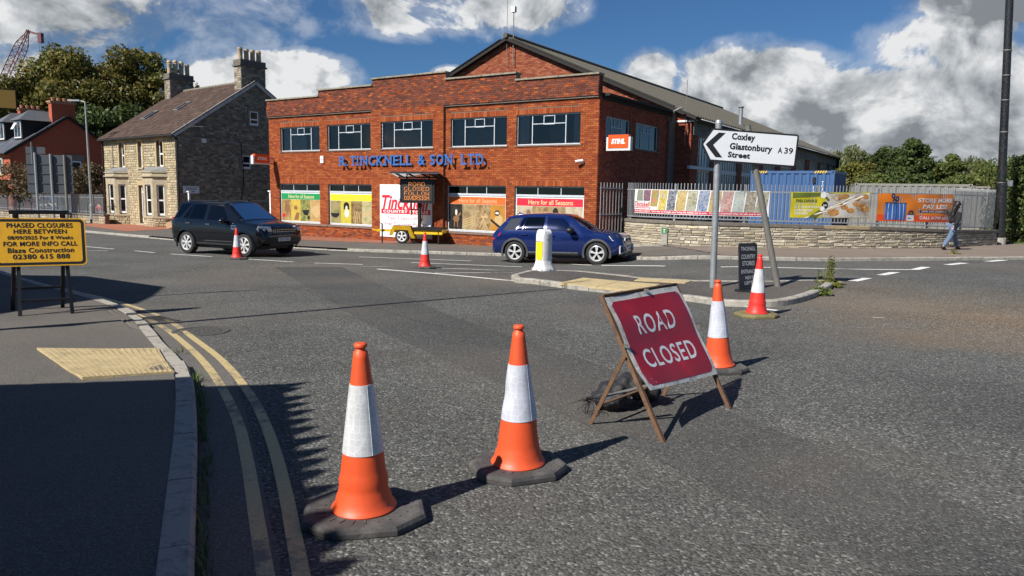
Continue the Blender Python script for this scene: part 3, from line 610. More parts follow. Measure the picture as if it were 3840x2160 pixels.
def sandbag():
    a = GP(1505, 1035); b = GP(1645, 1010); t = thing('sandbag', 'slumped black sandbag with a tied neck lying behind the red sign', 'sandbag', (a.x, a.y, a.z)); O = Vector(a)
    mat('black_sack', (.022, .022, .024), .62, var=.35, scale=16, bump=.5, bscale=22, bdist=.02)
    ax = Vector((b.x-a.x, b.y-a.y, 0)); L = ax.length; ax.normalize(); px = Vector((-ax.y, ax.x, 0)); n = 18; mb = MB(); vs = []; fs = []; n = 30
    key = [(-.14, .012, .13), (-.08, .014, .13), (-.04, .035, .12), (.03, .09, .10), (.12, .125, .11), (.24, .10, .15), (.34, .095, .19), (.46, .12, .17), (.58, .13, .13), (.68, .09, .12), (.74, .02, .12)]; st = []
    for k0, k1 in zip(key, key[1:]): st += [tuple(p+(q-p)*f/4 for p, q in zip(k0, k1)) for f in range(4)]
    st.append(key[-1])
    for (s, r, zc) in st:
        for k in range(n):
            an = 2*math.pi*k/n; w = 1+.13*math.sin(an*4+s*26)+.10*math.sin(an*7-s*41)+.08*math.sin(s*60+an*2); x = r*1.25*math.cos(an)*w; z = zc + r*.92*math.sin(an)*w
            v = ax*(s*L/.70) + px*x; vs.append((v.x, v.y, max(.004, z)))
    for i in range(len(st)-1):
        for k in range(n): fs.append((i*n+k, i*n+(k+1) % n, (i+1)*n+(k+1) % n, (i+1)*n+k))
    mb.add(vs, fs); mb.build('sack', 'black_sack', t, smooth=True)
    mb = MB()
    for k in range(26):
        an = rnd.uniform(2.4, 4.6); r = rnd.uniform(.06, .2); p0 = ax*(-.10) + Vector((0, 0, .10)); d = ax*math.cos(an)+px*math.sin(an); mb.tube([p0, p0+d*r*.5+Vector((0, 0, rnd.uniform(-.02, .05))), p0+d*r+Vector((0, 0, rnd.uniform(-.09, .02)))], .0025, 4)
    mb.build('frayed_neck', 'black_sack', t)
    # flat steel strap it hangs over
    m1 = rcL+(rch1-rcL)*.42+rcO-O; mb = MB(); mb.bar(m1, m1+Vector((.36, .16, .05)), .045, .006); mb.build('strap', 'galv_old', t)
sandbag()
# ---------------------------------------------------------------- yellow works notice on a black trestle
def rrect(w, h, r, n=5, cx=0., cz=0.):
    out = []
    for (sx, sz, a0) in ((1, -1, -90), (1, 1, 0), (-1, 1, 90), (-1, -1, 180)):
        for k in range(n+1):
            a = R_(a0+90*k/n); out.append((cx+sx*(w/2-r)+r*math.cos(a), cz+sz*(h/2-r)+r*math.sin(a)))
    return out
def plate(mb, poly, y0, y1):
    n = len(poly); vs = [(x, y0, z) for x, z in poly]+[(x, y1, z) for x, z in poly]
    mb.add(vs, [tuple(range(n)), tuple(range(2*n-1, n-1, -1))]+[(i, n+i, n+(i+1) % n, (i+1) % n) for i in range(n)])
def frame_poly(mb, outer, inner, y):
    n = len(outer); mb.add([(x, y, z) for x, z in outer]+[(x, y, z) for x, z in inner], [(i, (i+1) % n, n+(i+1) % n, n+i) for i in range(n)])
def yellow_notice():
    ang = R_(33); a = GP(116, 803); t = thing('works_notice', 'yellow phased closures notice on a black trestle at the kerb', 'notice board', (a.x, a.y, gz(a.x, a.y)+.1), ang)
    W, H = 1.10, .69; zc = 1.03; zb = zc-H/2; tilt = R_(-15.6); cx = -.005
    def place(o): o.location = (cx, -.30+.28*zb-.05, zb); o.rotation_euler = (tilt, R_(.5), 0); return o
    mb = MB(); plate(mb, rrect(W, H, .06, cz=H/2), 0, .02); b = place(mb.build('board', 'sign_yellow', t))
    mb = MB(); frame_poly(mb, rrect(W-.035, H-.035, .055, cz=H/2), rrect(W-.105, H-.105, .035, cz=H/2), -.002); mb.build('border', 'sign_black', b)
    rows = [('PHASED CLOSURES', .86, .064, .652), ('HERE BETWEEN', .69, .060, .552), ('08/09/2025 For 8 Weeks', .85, .050, .450), ('FOR MORE INFO CALL', .96, .062, .350), ('Blaze Construction', .86, .066, .245), ('02380 615 888', .74, .066, .142)]
    for s, w, h, z in rows: put_text(b, 'lettering', s, 'sign_black', .0, -.003, z*H*1.27+.012, w*W/1.2, h*1.08, bold=.022, spacing=1.06)
    # trestle: two A-frames, rails
    def leg(x0, y0, x1, y1, z1): mb = MB(); mb.bar((x0, y0, 0), (x1, y1, z1), .045, .045); mb.build('leg', 'black_steel', t)
    leg(-.30, -.30, -.27, .10, 1.43); leg(.32, -.30, .27, .10, 1.43); leg(-.40, .42, -.29, .04, 1.40); leg(.22, .42, .29, .04, 1.40)
    for (a_, b_, w) in (((-.36, .07, 1.43), (.36, .07, 1.43), .055), ((-.31, -.24, .21), (.38, -.24, .21), .035), ((-.39, .34, .32), (.24, .34, .32), .035)): mb = MB(); mb.bar(a_, b_, w); mb.build('rail', 'black_steel', t)
yellow_notice()
# ---------------------------------------------------------------- direction sign on two posts
def direction_sign():
    b1 = GP(1793, 723, .105); b2 = GP(1957, 720, .105); tp1 = onY(1808*PX, 312*PX, b1.y); tp2 = onY(1880*PX, 316*PX, b1.y+.02)
    t = thing('direction_sign', 'white direction sign with black chevron on two posts on the island', 'road sign', (b1.x, b1.y, b1.z)); O = Vector(b1)
    mb = MB(); mb.tube([(0, 0, -.02), tp1-O], .064, 20); mb.lathe([(.068, 0), (.068, .05), (.05, .075), (0, .08)], 20, tp1-O); mb.build('post', 'galv_steel', t, smooth=True, angle=45)
    mb = MB(); mb.tube([b2-O+Vector((0, 0, -.02)), tp2-O], .062, 20); mb.build('leaning_post', 'galv_old', t, smooth=True, angle=45)
    Y = b1.y-.085
    c = [onY(*q, Y) for q in [(2629, 540), (2672, 480.5), (2994, 505), (2981.6, 626.5), (2660, 604)]]
    ex = (c[2]-c[1]).normalized(); ez = ((c[1]-c[4])+(c[2]-c[3])).normalized(); ez = (ez-ex*ez.dot(ex)).normalized(); M = Matrix((ex, -ex.cross(ez)*-1, ez)).transposed()
    pl = obj('plate', None, t); bpy.data.objects.remove(pl)
    o0 = c[4]; W = (c[3]-c[4]).dot(ex); H = (c[1]-c[4]).dot(ez); tip = (c[0]-c[4]); tx, tz = tip.dot(ex), tip.dot(ez); xl = (c[1]-c[4]).dot(ex)
    def outl(d):
        r = .05; pts = [(0+d*.55, 0+d), (W-r, d)]
        pts += [(W-d-(r-d)+(r-d)*math.sin(a), d+(r-d)-(r-d)*math.cos(a)) for a in [math.pi/2*k/4 for k in range(1, 5)]]
        pts += [(W-d-(r-d)+(r-d)*math.cos(a), H-d-(r-d)+(r-d)*math.sin(a)) for a in [math.pi/2*k/4 for k in range(0, 5)]]
        pts += [(xl+d*.55, H-d), (tx+d*1.25, tz)]; return pts
    mb = MB(); plate(mb, outl(0), -.012, .012); p = mb.build('plate', 'sign_black', t); p.location = o0-O; p.rotation_euler = M.to_euler()
    mb = MB(); o_ = outl(.034); n = len(o_); mb.add([(x, -.0145, z) for x, z in o_], [tuple(range(n))]); mb.build('white_face', 'sign_white', p)
    x0 = tx+.085; mb = MB(); k = .135
    mb.add([(x, -.017, z) for x, z in [(x0, tz), (x0+.22, .085), (x0+.22+k, .085), (x0+k*1.1, tz), (x0+.235+k, H-.075), (x0+.235, H-.075)]], [(0, 1, 2, 3), (0, 3, 4, 5)]); mb.build('chevron', 'sign_black', p)
    for s, x, z, w, h in (('Coxley', .385, H*.705, .46, .165), ('Glastonbury', .365, H*.405, .84, .165), ('Street', .345, H*.155, .44, .115)):
        put_text(p, 'lettering', s, 'sign_black', x, -.017, z-(.038 if s != 'Street' else 0), w, h, bold=.040, center=False, spacing=1.05)
    put_text(p, 'lettering', 'A', 'sign_black', 1.315, -.017, H*.375+.012, .09, .115, bold=.022, center=False); put_text(p, 'lettering', '39', 'sign_black', 1.44, -.017, H*.375+.012, .175, .12, bold=.02, center=False)
    for q in (tp1, tp2):
        for f in (.25, .75):
            z_ = o0.z+H*f; s_ = (z_-b1.z)/(tp1.z-b1.z); base = b1 if q is tp1 else b2; pp = base+(q-base)*s_-O; mb = MB(); mb.lathe([(.07, -.025), (.072, 0), (.07, .025)], 16, pp); mb.build('clamp', 'galv_steel', t)
direction_sign()
# ---------------------------------------------------------------- chalkboard
def chalkboard():
    a = GP(1882, 731, .105); t = thing('chalkboard', 'black pavement chalkboard with rounded corners on the island', 'chalkboard', (a.x, a.y, a.z), R_(30))
    mat('chalk_black', (.020, .022, .025), .55, var=.3, scale=6, dirt=(.05, .052, .055), dirt_amt=.5, dirt_scale=5.); mat('chalk', (.62, .63, .64), .9, var=.3, scale=60)
    H = .93; W = .50; mb = MB(); plate(mb, rrect(W, H, .05, cz=H/2), -.012, .012); b = mb.build('board', 'chalk_black', t); b.rotation_euler = (R_(-5), 0, 0)
    mb = MB(); mb.lathe([(.30, 0), (.30, .012), (.26, .02), (0, .022)], 24); o = mb.build('foot', 'black_plastic', t); o.scale = (1, .75, 1)
    for s, w, h, z, x in (('TINCKNELL', .40, .075, .82, 0), ('COUNTRY', .38, .085, .665, 0), ('STORES', .34, .085, .535, 0), ('ENTRANCE', .40, .075, .375, 0), ('NEXT', .22, .065, .255, .02), ('LEFT', .22, .065, .155, .0)):
        put_text(b, 'chalk_writing', s, 'chalk', x, -.0145, z, w, h, bold=-.002, shear=.12)
chalkboard()
# ---------------------------------------------------------------- island bollard
def bollard():
    a = GP(1367, 680, .105); t = thing('island_bollard', 'white island bollard with a yellow reflective panel', 'bollard', (a.x, a.y, a.z), R_(-52))
    w, d, H = .33, .30, 1.06; n = 12
    def arch(k, top): 
        r = .12; pts = [(-w/2*k, .14), (w/2*k, .14)]
        pts += [(w/2*k-.10+.10*math.cos(x), top-.12+.12*math.sin(x)) for x in [math.pi/2*i/6 for i in range(7)]]
        pts += [(-w/2*k+.10-.10*math.sin(x), top-.12+.12*math.cos(x)) for x in [math.pi/2*i/6 for i in range(7)]]
        return pts
    rings = [(-d/2-.0, .86, H-.05), (-d/2+.035, 1.0, H), (d/2-.035, 1.0, H), (d/2, .86, H-.05)]; mb = MB(); m = len(arch(1, 1)); vs = []
    for (y, k, top) in rings: vs += [(x, y, z) for x, z in arch(k, top)]
    fs = [tuple(range(m)), tuple(range(4*m-1, 3*m-1, -1))]+[(r*m+i, (r+1)*m+i, (r+1)*m+(i+1) % m, r*m+(i+1) % m) for r in range(3) for i in range(m)]
    mb.add(vs, fs); mb.build('body', 'plastic_white', t, smooth=True, angle=35)
    mb = MB(); prof = [(.30, .0), (.30, .03), (.255, .09), (.225, .17), (.205, .26)]; vs = []; k8 = 24
    for (r, z) in prof:
        for k in range(k8):
            an = 2*math.pi*k/k8; c, s = math.cos(an), math.sin(an); q = (abs(c)**5+abs(s)**5)**(-1/5); vs.append((r*.86*c*q, r*.78*s*q, z))
    fs = [(i*k8+k, i*k8+(k+1) % k8, (i+1)*k8+(k+1) % k8, (i+1)*k8+k) for i in range(len(prof)-1) for k in range(k8)]; mb.add(vs, fs); mb.build('skirt', 'plastic_white', t, smooth=True, angle=40)
    pw = .245; pts = [(-pw/2, .74), (-pw/2, .40)]+[(-pw/2*math.cos(x), .40-.15*math.sin(x)) for x in [math.pi*i/12 for i in range(1, 12)]]+[(pw/2, .40), (pw/2, .74)]
    for nm, k, y, mm in (('panel_edge', 1.05, -.154, 'black_plastic'), ('yellow_panel', 1.0, -.158, 'yellow_reflector')):
        mb = MB(); plate(mb, [(x*k, (z-.5)*k+.5) for x, z in pts], y, y+.012); mb.build(nm, mm, t)
    for (x, y) in ((-.2, -.23), (0, -.235), (.2, -.23), (.255, 0), (.255, .12)): mb = MB(); mb.lathe([(.014, 0), (.014, .03), (0, .034)], 8, (x, y, .03)); mb.build('bolt', 'galv_steel', t)
    put_text(t, 'lettering', 'P.B.', 'black_plastic', 0, 0, 0, .07, .05).rotation_euler = (0, 0, R_(90)); o = [c for c in t.children if c.name.startswith('lettering')][0]; o.location = (.170, 0, .80)
bollard()
# ================================================================ brick shop building
mat('brick', (.4, .1, .05), .9, spec=.15, attr='col', var=.16, scale=24, bump=.25, bscale=70, dirt=(.10, .055, .04), dirt_amt=.22, dirt_scale=3.)
mat('stone_piece', (.4, .35, .25), .88, attr='col', var=.20, scale=14, bump=.6, bscale=26, bdist=.02)
mat('mortar', (.175, .112, .074), .95, var=.15, scale=12, dirt=(.12, .10, .085), dirt_amt=.5, dirt_scale=1.5)
mat('mortar_dark', (.16, .14, .115), .95, var=.2, scale=10)
mat('coping_stone', (.27, .235, .175), .9, var=.25, scale=8, dirt=(.09, .09, .06), dirt_amt=.8, dirt_scale=5., bump=.4, bscale=40)
mat('sill_tile', (.17, .105, .08), .8, var=.25, scale=14, dirt=(.3, .27, .2), dirt_amt=.4, dirt_scale=8.)
mat('frame_paint', (.50, .54, .57), .5, var=.06, scale=8, dirt=(.3, .3, .3), dirt_amt=.3, dirt_scale=6.)
mat('frame_white', (.74, .74, .73), .4, var=.03, scale=6)
mat('asbestos_roof', (.085, .078, .062), .95, var=.3, scale=6, dirt=(.075, .07, .055), dirt_amt=.8, dirt_scale=4., bump=.4, bscale=30)
mat('soffit_black', (.012, .011, .010), .8)
mat('interior_dark', (.075, .070, .062), .9, var=.5, scale=1.2)
mat('curtain_white', (.62, .61, .57), .9, var=.06, scale=10)
mat('pane_reflect_pale', (.36, .40, .44), .9, var=.15, scale=5); mat('pane_reflect_mid', (.24, .24, .235), .9, var=.2, scale=4); mat('curtain_grey', (.16, .165, .17), .9, var=.1, scale=8)  # pale and mid tones hold glass reflections in their colour; grey is cloth
mat('cladding_dark', (.10, .095, .085), .7, var=.2, scale=10); mat('downpipe_grey', (.28, .27, .25), .6, var=.2, scale=10)
glassmat('window_glass', trans=.62)
FA = R_(-33.427); P0 = Vector((3.12, 27.84, 0.)); FX = Vector((math.cos(FA), math.sin(FA), 0)); FN = Vector((-math.sin(FA), math.cos(FA), 0))
def fac(u, v, t=0.):
    p = onplane(u, v, P0+FN*t, FN); return (p-P0).dot(FX), p.z
SHOP = thing('brick_shop', 'two-storey red brick shop with a stepped parapet and blue lettering', 'building', P0, FA)
PALETTE = [(.30, .074, .024), (.275, .064, .022), (.325, .086, .029), (.25, .056, .020), (.355, .102, .034), (.29, .070, .023), (.225, .050, .020)]
DARKP = [(.155, .050, .032), (.13, .045, .030), (.18, .060, .037), (.105, .039, .028), (.205, .064, .037)]
BR_L, BR_H, MJ = .225, .075, .010
def lay_bricks(s0, s1, z0, z1, openings, rng, bond=0., dark=None, srange=None):
    """bricks of a wall face as (s0,s1,z0,z1,colour), stretcher bond, cut round openings"""
    out = []; c = int(math.floor(z0/BR_H)); 
    while c*BR_H < z1-.01:
        za, zb = max(c*BR_H+MJ/2, z0), min((c+1)*BR_H-MJ/2, z1)
        if zb-za > .015:
            a, b = (s0, s1) if srange is None else srange(.5*(za+zb))
            off = (BR_L/2 if c % 2 else 0.)+bond; k = int(math.floor((a-off)/BR_L)); x = k*BR_L+off
            while x < b-.005:
                segs = [(max(x+MJ/2, a), min(x+BR_L-MJ/2, b))]
                for (o0, o1, oz0, oz1) in openings:
                    if zb > oz0+.012 and za < oz1-.012:
                        n = []
                        for (p, q) in segs:
                            if q <= o0 or p >= o1: n.append((p, q)); continue
                            if p < o0: n.append((p, o0))
                            if q > o1: n.append((o1, q))
                        segs = n
                for (p, q) in segs:
                    if q-p > .025:
                        pal = dark((p+q)/2, zb) if dark else PALETTE
                        col = rng.choice(pal); j = rng.uniform(.92, 1.08); out.append((p, q, za, zb, tuple(v*j for v in col)))
                x += BR_L
        c += 1
    return out
def soldiers(s0, s1, z0, z1, rng, pal=None):
    n = max(1, round((s1-s0)/.078)); w = (s1-s0)/n; out = []
    for k in range(n):
        col = rng.choice(pal or PALETTE); j = rng.uniform(.86, 1.16); out.append((s0+k*w+.004, s0+(k+1)*w-.004, z0+.004, z1-.004, tuple(v*j for v in col)))
    return out
def brick_boxes(mb, bricks, P, depth=.012, rng=rnd):
    """P(s, z, d): local point on the wall face, d outwards"""
    for (a, b, za, zb, col) in bricks:
        d = depth+rng.uniform(-.003, .004); mb.cur = col
        v = [P(a, za, 0), P(b, za, 0), P(b, zb, 0), P(a, zb, 0), P(a, za, d), P(b, za, d), P(b, zb, d), P(a, zb, d)]
        mb.add(v, [(4, 5, 6, 7), (0, 1, 5, 4), (1, 2, 6, 5), (2, 3, 7, 6), (3, 0, 4, 7)])
    mb.cur = (1, 1, 1)
rngb = random.Random(5)
UW = [(-17.91, -15.04), (-14.51, -11.65), (-10.89, -7.86), (-6.98, -4.11), (-3.66, -.76)]; UZ = (3.65, 4.83)
LW = [(-18.06, -15.09), (-14.48, -11.55), (-10.94, -7.87), (-7.17, -4.11), (-3.69, -.52)]; LZ = (.10, 2.04)
CEN = (-11.50, -7.28); PJ = .12
STEPS = [(-18.78, -15.0, 6.18), (-15.0, -11.45, 6.46), (-11.45, -7.2, 6.74), (-7.2, -3.65, 6.44), (-3.65, 0.0, 6.16)]
ZB = -.70
opens = [(a, b, *UZ) for a, b in UW] + [(a, b, *LZ) for i, (a, b) in enumerate(LW) if i != 2]
sold = [(a-.02, b+.02, UZ[1]+.01, UZ[1]+.225) for a, b in UW] + [(a-.02, b+.02, LZ[1]+.01, LZ[1]+.225) for a, b in LW]
allb = []
def darkfn(s, z):
    if z > 5.40: return DARKP if rngb.random() < .80 else PALETTE
    if z > 5.15: return DARKP if rngb.random() < .18 else PALETTE
    if z < -.15: return DARKP if rngb.random() < .25 else PALETTE
    return PALETTE
zones = []     # (s0, s1, z0, z1, y of the face)
for (a, b) in ((-18.78, CEN[0]), (CEN[1], 0.)): zones.append((a, b, ZB, 5.40, 0.))
zones.append((CEN[0], CEN[1], ZB, 5.40, -PJ))
for (a, b, zt) in STEPS: zones.append((a, b, 5.40, 5.92, -PJ)); zones.append((a, b, 5.92, zt, -PJ+.035))
for (a, b, z0, z1, y) in zones:
    cut = opens+sold
    for q in lay_bricks(a, b, z0, z1, cut, rngb, dark=darkfn): allb.append((q, y))
for i, (a, b, z0, z1) in enumerate(sold):
    y = -PJ if i % 5 == 2 else 0.
    for q in soldiers(a, b, z0, z1, rngb): allb.append((q, y))
full = [k for k, (q, y) in enumerate(allb) if abs(q[1]-q[0]-(BR_L-MJ)) < 1e-4 and abs(q[3]-q[2]-(BR_H-MJ)) < 1e-4 and q[0] > -6.5 and -.1 < q[2] < 5.3]
full.sort(key=lambda k: -allb[k][0][0]); chosen = set(full[:300])
stand = []
for c in PALETTE:
    for j in (.92, 1.06):
        mb = MB(); brick_boxes(mb, [(-(BR_L-MJ)/2, (BR_L-MJ)/2, -(BR_H-MJ)/2, (BR_H-MJ)/2, tuple(v*j for v in c))], lambda s, z, d: (s, -d, z), .012); stand.append(mb.mesh('brick', 'brick'))
mb = MB()
for k, (q, y) in enumerate(allb):
    if k in chosen: obj('brick', rngb.choice(stand), SHOP, ((q[0]+q[1])/2, y, (q[2]+q[3])/2))
    else: brick_boxes(mb, [q], lambda s, z, d, y=y: (s, y-d, z))
stuff(mb.build('brickwork', 'brick', SHOP))
def holes_wall(mb, s0, s1, z0, z1, ops, y, th=.3):
    """mortar backing with real openings: slabs between the holes"""
    zs = sorted({z0, z1, *[min(max(o[2], z0), z1) for o in ops], *[min(max(o[3], z0), z1) for o in ops]})
    for za, zb in zip(zs, zs[1:]):
        if zb-za < 1e-4: continue
        segs = [(s0, s1)]
        for (o0, o1, oz0, oz1) in ops:
            if oz0 < (za+zb)/2 < oz1:
                n = []
                for (p, q) in segs:
                    if q <= o0 or p >= o1: n.append((p, q)); continue
                    if p < o0: n.append((p, o0))
                    if q > o1: n.append((o1, q))
                segs = n
        for (p, q) in segs: mb.box(p, q, y, y+th, za, zb)
mb = MB(); holes_wall(mb, -18.775, -.005, ZB, 5.41, opens, 0.001); mb.box(CEN[0]+.005, CEN[1]-.005, -PJ+.002, 0.0, ZB, 3.6); mb.box(CEN[0]+.005, -10.9, -PJ+.002, 0.0, 3.6, 4.84); mb.box(-7.85, CEN[1]-.005, -PJ+.002, 0.0, 3.6, 4.84); mb.box(CEN[0]+.005, CEN[1]-.005, -PJ+.002, 0.0, 4.84, 5.41)
mb.build('wall', 'mortar', SHOP)
mb = MB()
for (a, b, zt) in STEPS: mb.box(a+.004, b-.004, -PJ+.002, .22, 5.402, 5.918); mb.box(a+.004, b-.004, -PJ+.037, .22, 5.92, zt)
mb.build('parapet', 'mortar_dark', SHOP)
for (a, b, zt) in STEPS:
    n = max(2, round((b-a)/.6)); w = (b-a+.06)/n
    for k in range(n): m_ = MB(); m_.box(a-.03+k*w+.003, a-.03+(k+1)*w-.003, -PJ-.045, .30, zt+.001, zt+.065+rnd.uniform(-.004, .004)); m_.build('coping', 'coping_stone', SHOP)
for (a, b) in ((CEN[1], 0), (-18.78, CEN[0])): mb = MB(); mb.box(a, b, -PJ+.03, -.02, 5.34, 5.40); mb.build('string_course', 'mortar_dark', SHOP)
# ---- windows
def steel_window(parent, name, s0, s1, z0, z1, P, curt, kind='upper'):
    """steel casement; P(s, d, z) maps wall coordinates, d into the room"""
    w = MB(); f = .035
    def bar(a, b, za, zb, d0=.07, d1=.115):
        v = [P(x, d, z) for z in (za, zb) for d in (d0, d1) for x in (a, b)]; w.add(v, [(0, 2, 3, 1), (4, 5, 7, 6), (0, 1, 5, 4), (2, 6, 7, 3), (0, 4, 6, 2), (1, 3, 7, 5)])
    W = s1-s0
    bar(s0, s1, z0, z0+.05); bar(s0, s1, z1-.04, z1); bar(s0, s0+f, z0+.05, z1-.04); bar(s1-f, s1, z0+.05, z1-.04)
    if kind == 'upper':
        a, b = s0+W*.245, s0+W*.765; zt = z1-.36
        bar(a-.018, a+.018, z0+.05, z1-.04); bar(b-.018, b+.018, z0+.05, z1-.04); bar(a+.018, b-.018, zt-.015, zt+.015)
        c, d = a+(b-a)*.35, a+(b-a)*.67
        for x in (c, d): bar(x-.015, x+.015, zt-.03, z1-.04, .06, .115)
        bar(c+.022, d-.022, zt-.035, zt-.016, .06, .115); bar(c+.022, d-.022, z1-.075, z1-.042, .06, .115)
    elif kind == 'lower':
        zt = z1-.38
        for k in (1, 2): x = s0+W*k/3; bar(x-.015, x+.015, zt+.06, z1-.04)
        bar(s0+f, s1-f, zt-.03, zt+.06, .05, .115)
    elif kind == 'side':
        a, b = s0+W*.28, s0+W*.68; zt = z1-.36
        for x in (a, b): bar(x-.018, x+.018, z0+.05, z1-.04)
        bar(a+.018, b-.018, zt-.015, zt+.015); c = a+(b-a)*.3; bar(c-.02, c+.02, zt, z1-.04); c = a+(b-a)*.75; bar(c-.02, c+.02, zt, z1-.04)
    o = w.build(name, 'frame_paint', parent)
    g = MB(); g.add([P(s0+.01, .092, z0+.01), P(s1-.01, .092, z0+.01), P(s1-.01, .092, z1-.01), P(s0+.01, .092, z1-.01)], [(0, 1, 2, 3)]); g.build('pane', 'window_glass', o)
    for (a, b, mt) in curt:
        c = MB(); n = 26; x0, x1 = s0+W*a, s0+W*b; pts = []
        for k in range(n+1): pts.append((x0+(x1-x0)*k/n, .22+.03*math.sin(k*1.9)+.01*math.sin(k*.7)))
        vs = [P(x, d, z) for z in (z0+.03, z1-.02) for x, d in pts]; c.add(vs, [(k, k+1, n+2+k, n+1+k) for k in range(n)]); c.build('curtain', mt, o)
    r = MB(); D = 1.6
    q = lambda x, d, z: P(x, d, z)
    e = .01; vs = [q(x, d, z) for z in (z0-e, z1+e) for d in (.302, D) for x in (s0-e, s1+e)]; r.add(vs, [(2, 3, 7, 6), (0, 2, 6, 4), (1, 5, 7, 3), (0, 1, 3, 2), (4, 6, 7, 5)]); r.build('room', 'interior_dark', o)
    return o
FP = lambda s, d, z: (s, d, z)
CUR = [[(.01, .60, 'pane_reflect_pale'), (.66, .99, 'pane_reflect_pale')], [(.01, .22, 'curtain_grey')], [(.01, .34, 'curtain_grey'), (.36, .99, 'pane_reflect_mid')], [(.01, .99, 'pane_reflect_mid')], [(.0, .17, 'curtain_white'), (.86, .99, 'curtain_white'), (.50, .78, 'curtain_grey')]]  # pale and mid sheets stand in for reflections on the upper panes
for i, (a, b) in enumerate(UW):
    yo = -PJ if i == 2 else 0.
    steel_window(SHOP, 'window', a, b, *UZ, lambda s, d, z, yo=yo: (s, d+yo, z), CUR[i])
    m_ = MB(); m_.box(a-.07, b+.07, yo-.05, yo+.06, UZ[0]-.055, UZ[0]-.002); m_.build('window_sill', 'sill_tile', SHOP)
for i, (a, b) in enumerate(LW):
    if i == 2: continue
    steel_window(SHOP, 'shop_window', a, b, *LZ, FP, [], 'lower')
    m_ = MB(); m_.box(a-.06, b+.06 if i != 0 else b+.6, -.06, .06, LZ[0]-.10, LZ[0]-.003); m_.build('window_sill', 'sill_tile', SHOP)
# side wall (faces right, in shade) with two windows and the corrugated eave
SW = [(.58, 2.79), (3.31, 5.73)]; SZ = (3.66, 4.72); SY1 = 7.7
sop = [(a, b, *SZ) for a, b in SW]; ss = [(a-.02, b+.02, SZ[1]+.01, SZ[1]+.235) for a, b in SW]
mb = MB(); holes_wall(mb, 0.305, SY1, ZB, 5.55, sop, 0, .3)
# (built along local y: swap axes)
mb.v = [(-.0015-(y), x, z) for (x, y, z) in mb.v]; mb.f = [f[::-1] for f in mb.f]
mb.build('side_wall', 'mortar_dark', SHOP)
mb = MB(); DS = [(.30, .075, .042), (.26, .062, .036), (.33, .09, .046), (.22, .055, .034)]
brick_boxes(mb, lay_bricks(.0, SY1-.9, ZB, 5.40, sop+ss, rngb, dark=lambda s, z: DS)+[q for r in ss for q in soldiers(*r, rngb, DS)], lambda s, z, d: (d, s, z))
brick_boxes(mb, lay_bricks(-PJ, .22, 5.40, 6.16, [], rngb, dark=lambda s, z: DARKP), lambda s, z, d: (d, s, z)); stuff(mb.build('side_brickwork', 'brick', SHOP))
for i, (a, b) in enumerate(SW):
    steel_window(SHOP, 'side_window', a, b, *SZ, lambda s, d, z: (-d, s, z), [(.0, .22, 'curtain_white'), (.3, .62, 'curtain_grey'), (.72, .97, 'curtain_white')] if i == 0 else [(.0, .24, 'curtain_grey'), (.80, .98, 'curtain_grey')], 'side')
    m_ = MB(); m_.box(-.06, .045, a-.06, b+.06, SZ[0]-.055, SZ[0]-.002); m_.build('window_sill', 'sill_tile', SHOP)
def corrugated(mb, p0, along, down, L, D, pitch=.146, amp=.027, per=8, nd=6, thick=.008):
    along = Vector(along).normalized(); down = Vector(down).normalized(); nr = along.cross(down).normalized(); 
    if nr.z < 0: nr = -nr
    n = int(L/pitch*per); vs = []; 
    for j in range(nd+1):
        for i in range(n+1): vs.append(Vector(p0)+along*(L*i/n)+down*(D*j/nd)+nr*(amp*math.sin(2*math.pi*i/per)))
    m = n+1; fs = [(j*m+i, j*m+i+1, (j+1)*m+i+1, (j+1)*m+i) for j in range(nd) for i in range(n)]; mb.add(vs, fs)
    mb.add([v-nr*thick for v in vs], [f[::-1] for f in fs]); o = len(mb.v)-2*len(vs)
    e = nd*m; mb.f += [(o+e+i, o+e+i+1, o+len(vs)+e+i+1, o+len(vs)+e+i) for i in range(n)]; mb.c += [(1, 1, 1)]*n; mb.mi += [0]*n
mb = MB(); corrugated(mb, (-4.6, .25, 6.35), (0, 1, 0), (1, 0, -.155), SY1-.45, 5.02, pitch=.30, amp=.05, nd=4); mb.build('wing_roof', 'asbestos_roof', SHOP)
mb = MB(); mb.box(.012, .30, .25, SY1-.6, 5.415, 5.50); mb.box(.012, .06, .23, SY1-.6, 5.28, 5.414); mb.build('eave_board', 'soffit_black', SHOP)
mb = MB(); mb.tube([(.34, 6.55, 5.45), (.24, 6.62, 5.2), (.10, 6.66, 5.0), (.10, 6.66, -.5)], .038, 10); mb.tube([(.10, 6.66, 2.5), (.10, 6.66, 2.6)], .052, 10); mb.tube([(.10, 6.66, 4.9), (.10, 6.66, 5.0)], .052, 10); mb.build('downpipe', 'cladding_dark', SHOP)
mb = MB(); mb.tube([(.30, 6.55, 5.47), (.42, 6.75, 5.56), (.46, 7.1, 5.66)], [.02, .05, .06], 8); mb.build('flashing', 'downpipe_grey', SHOP)
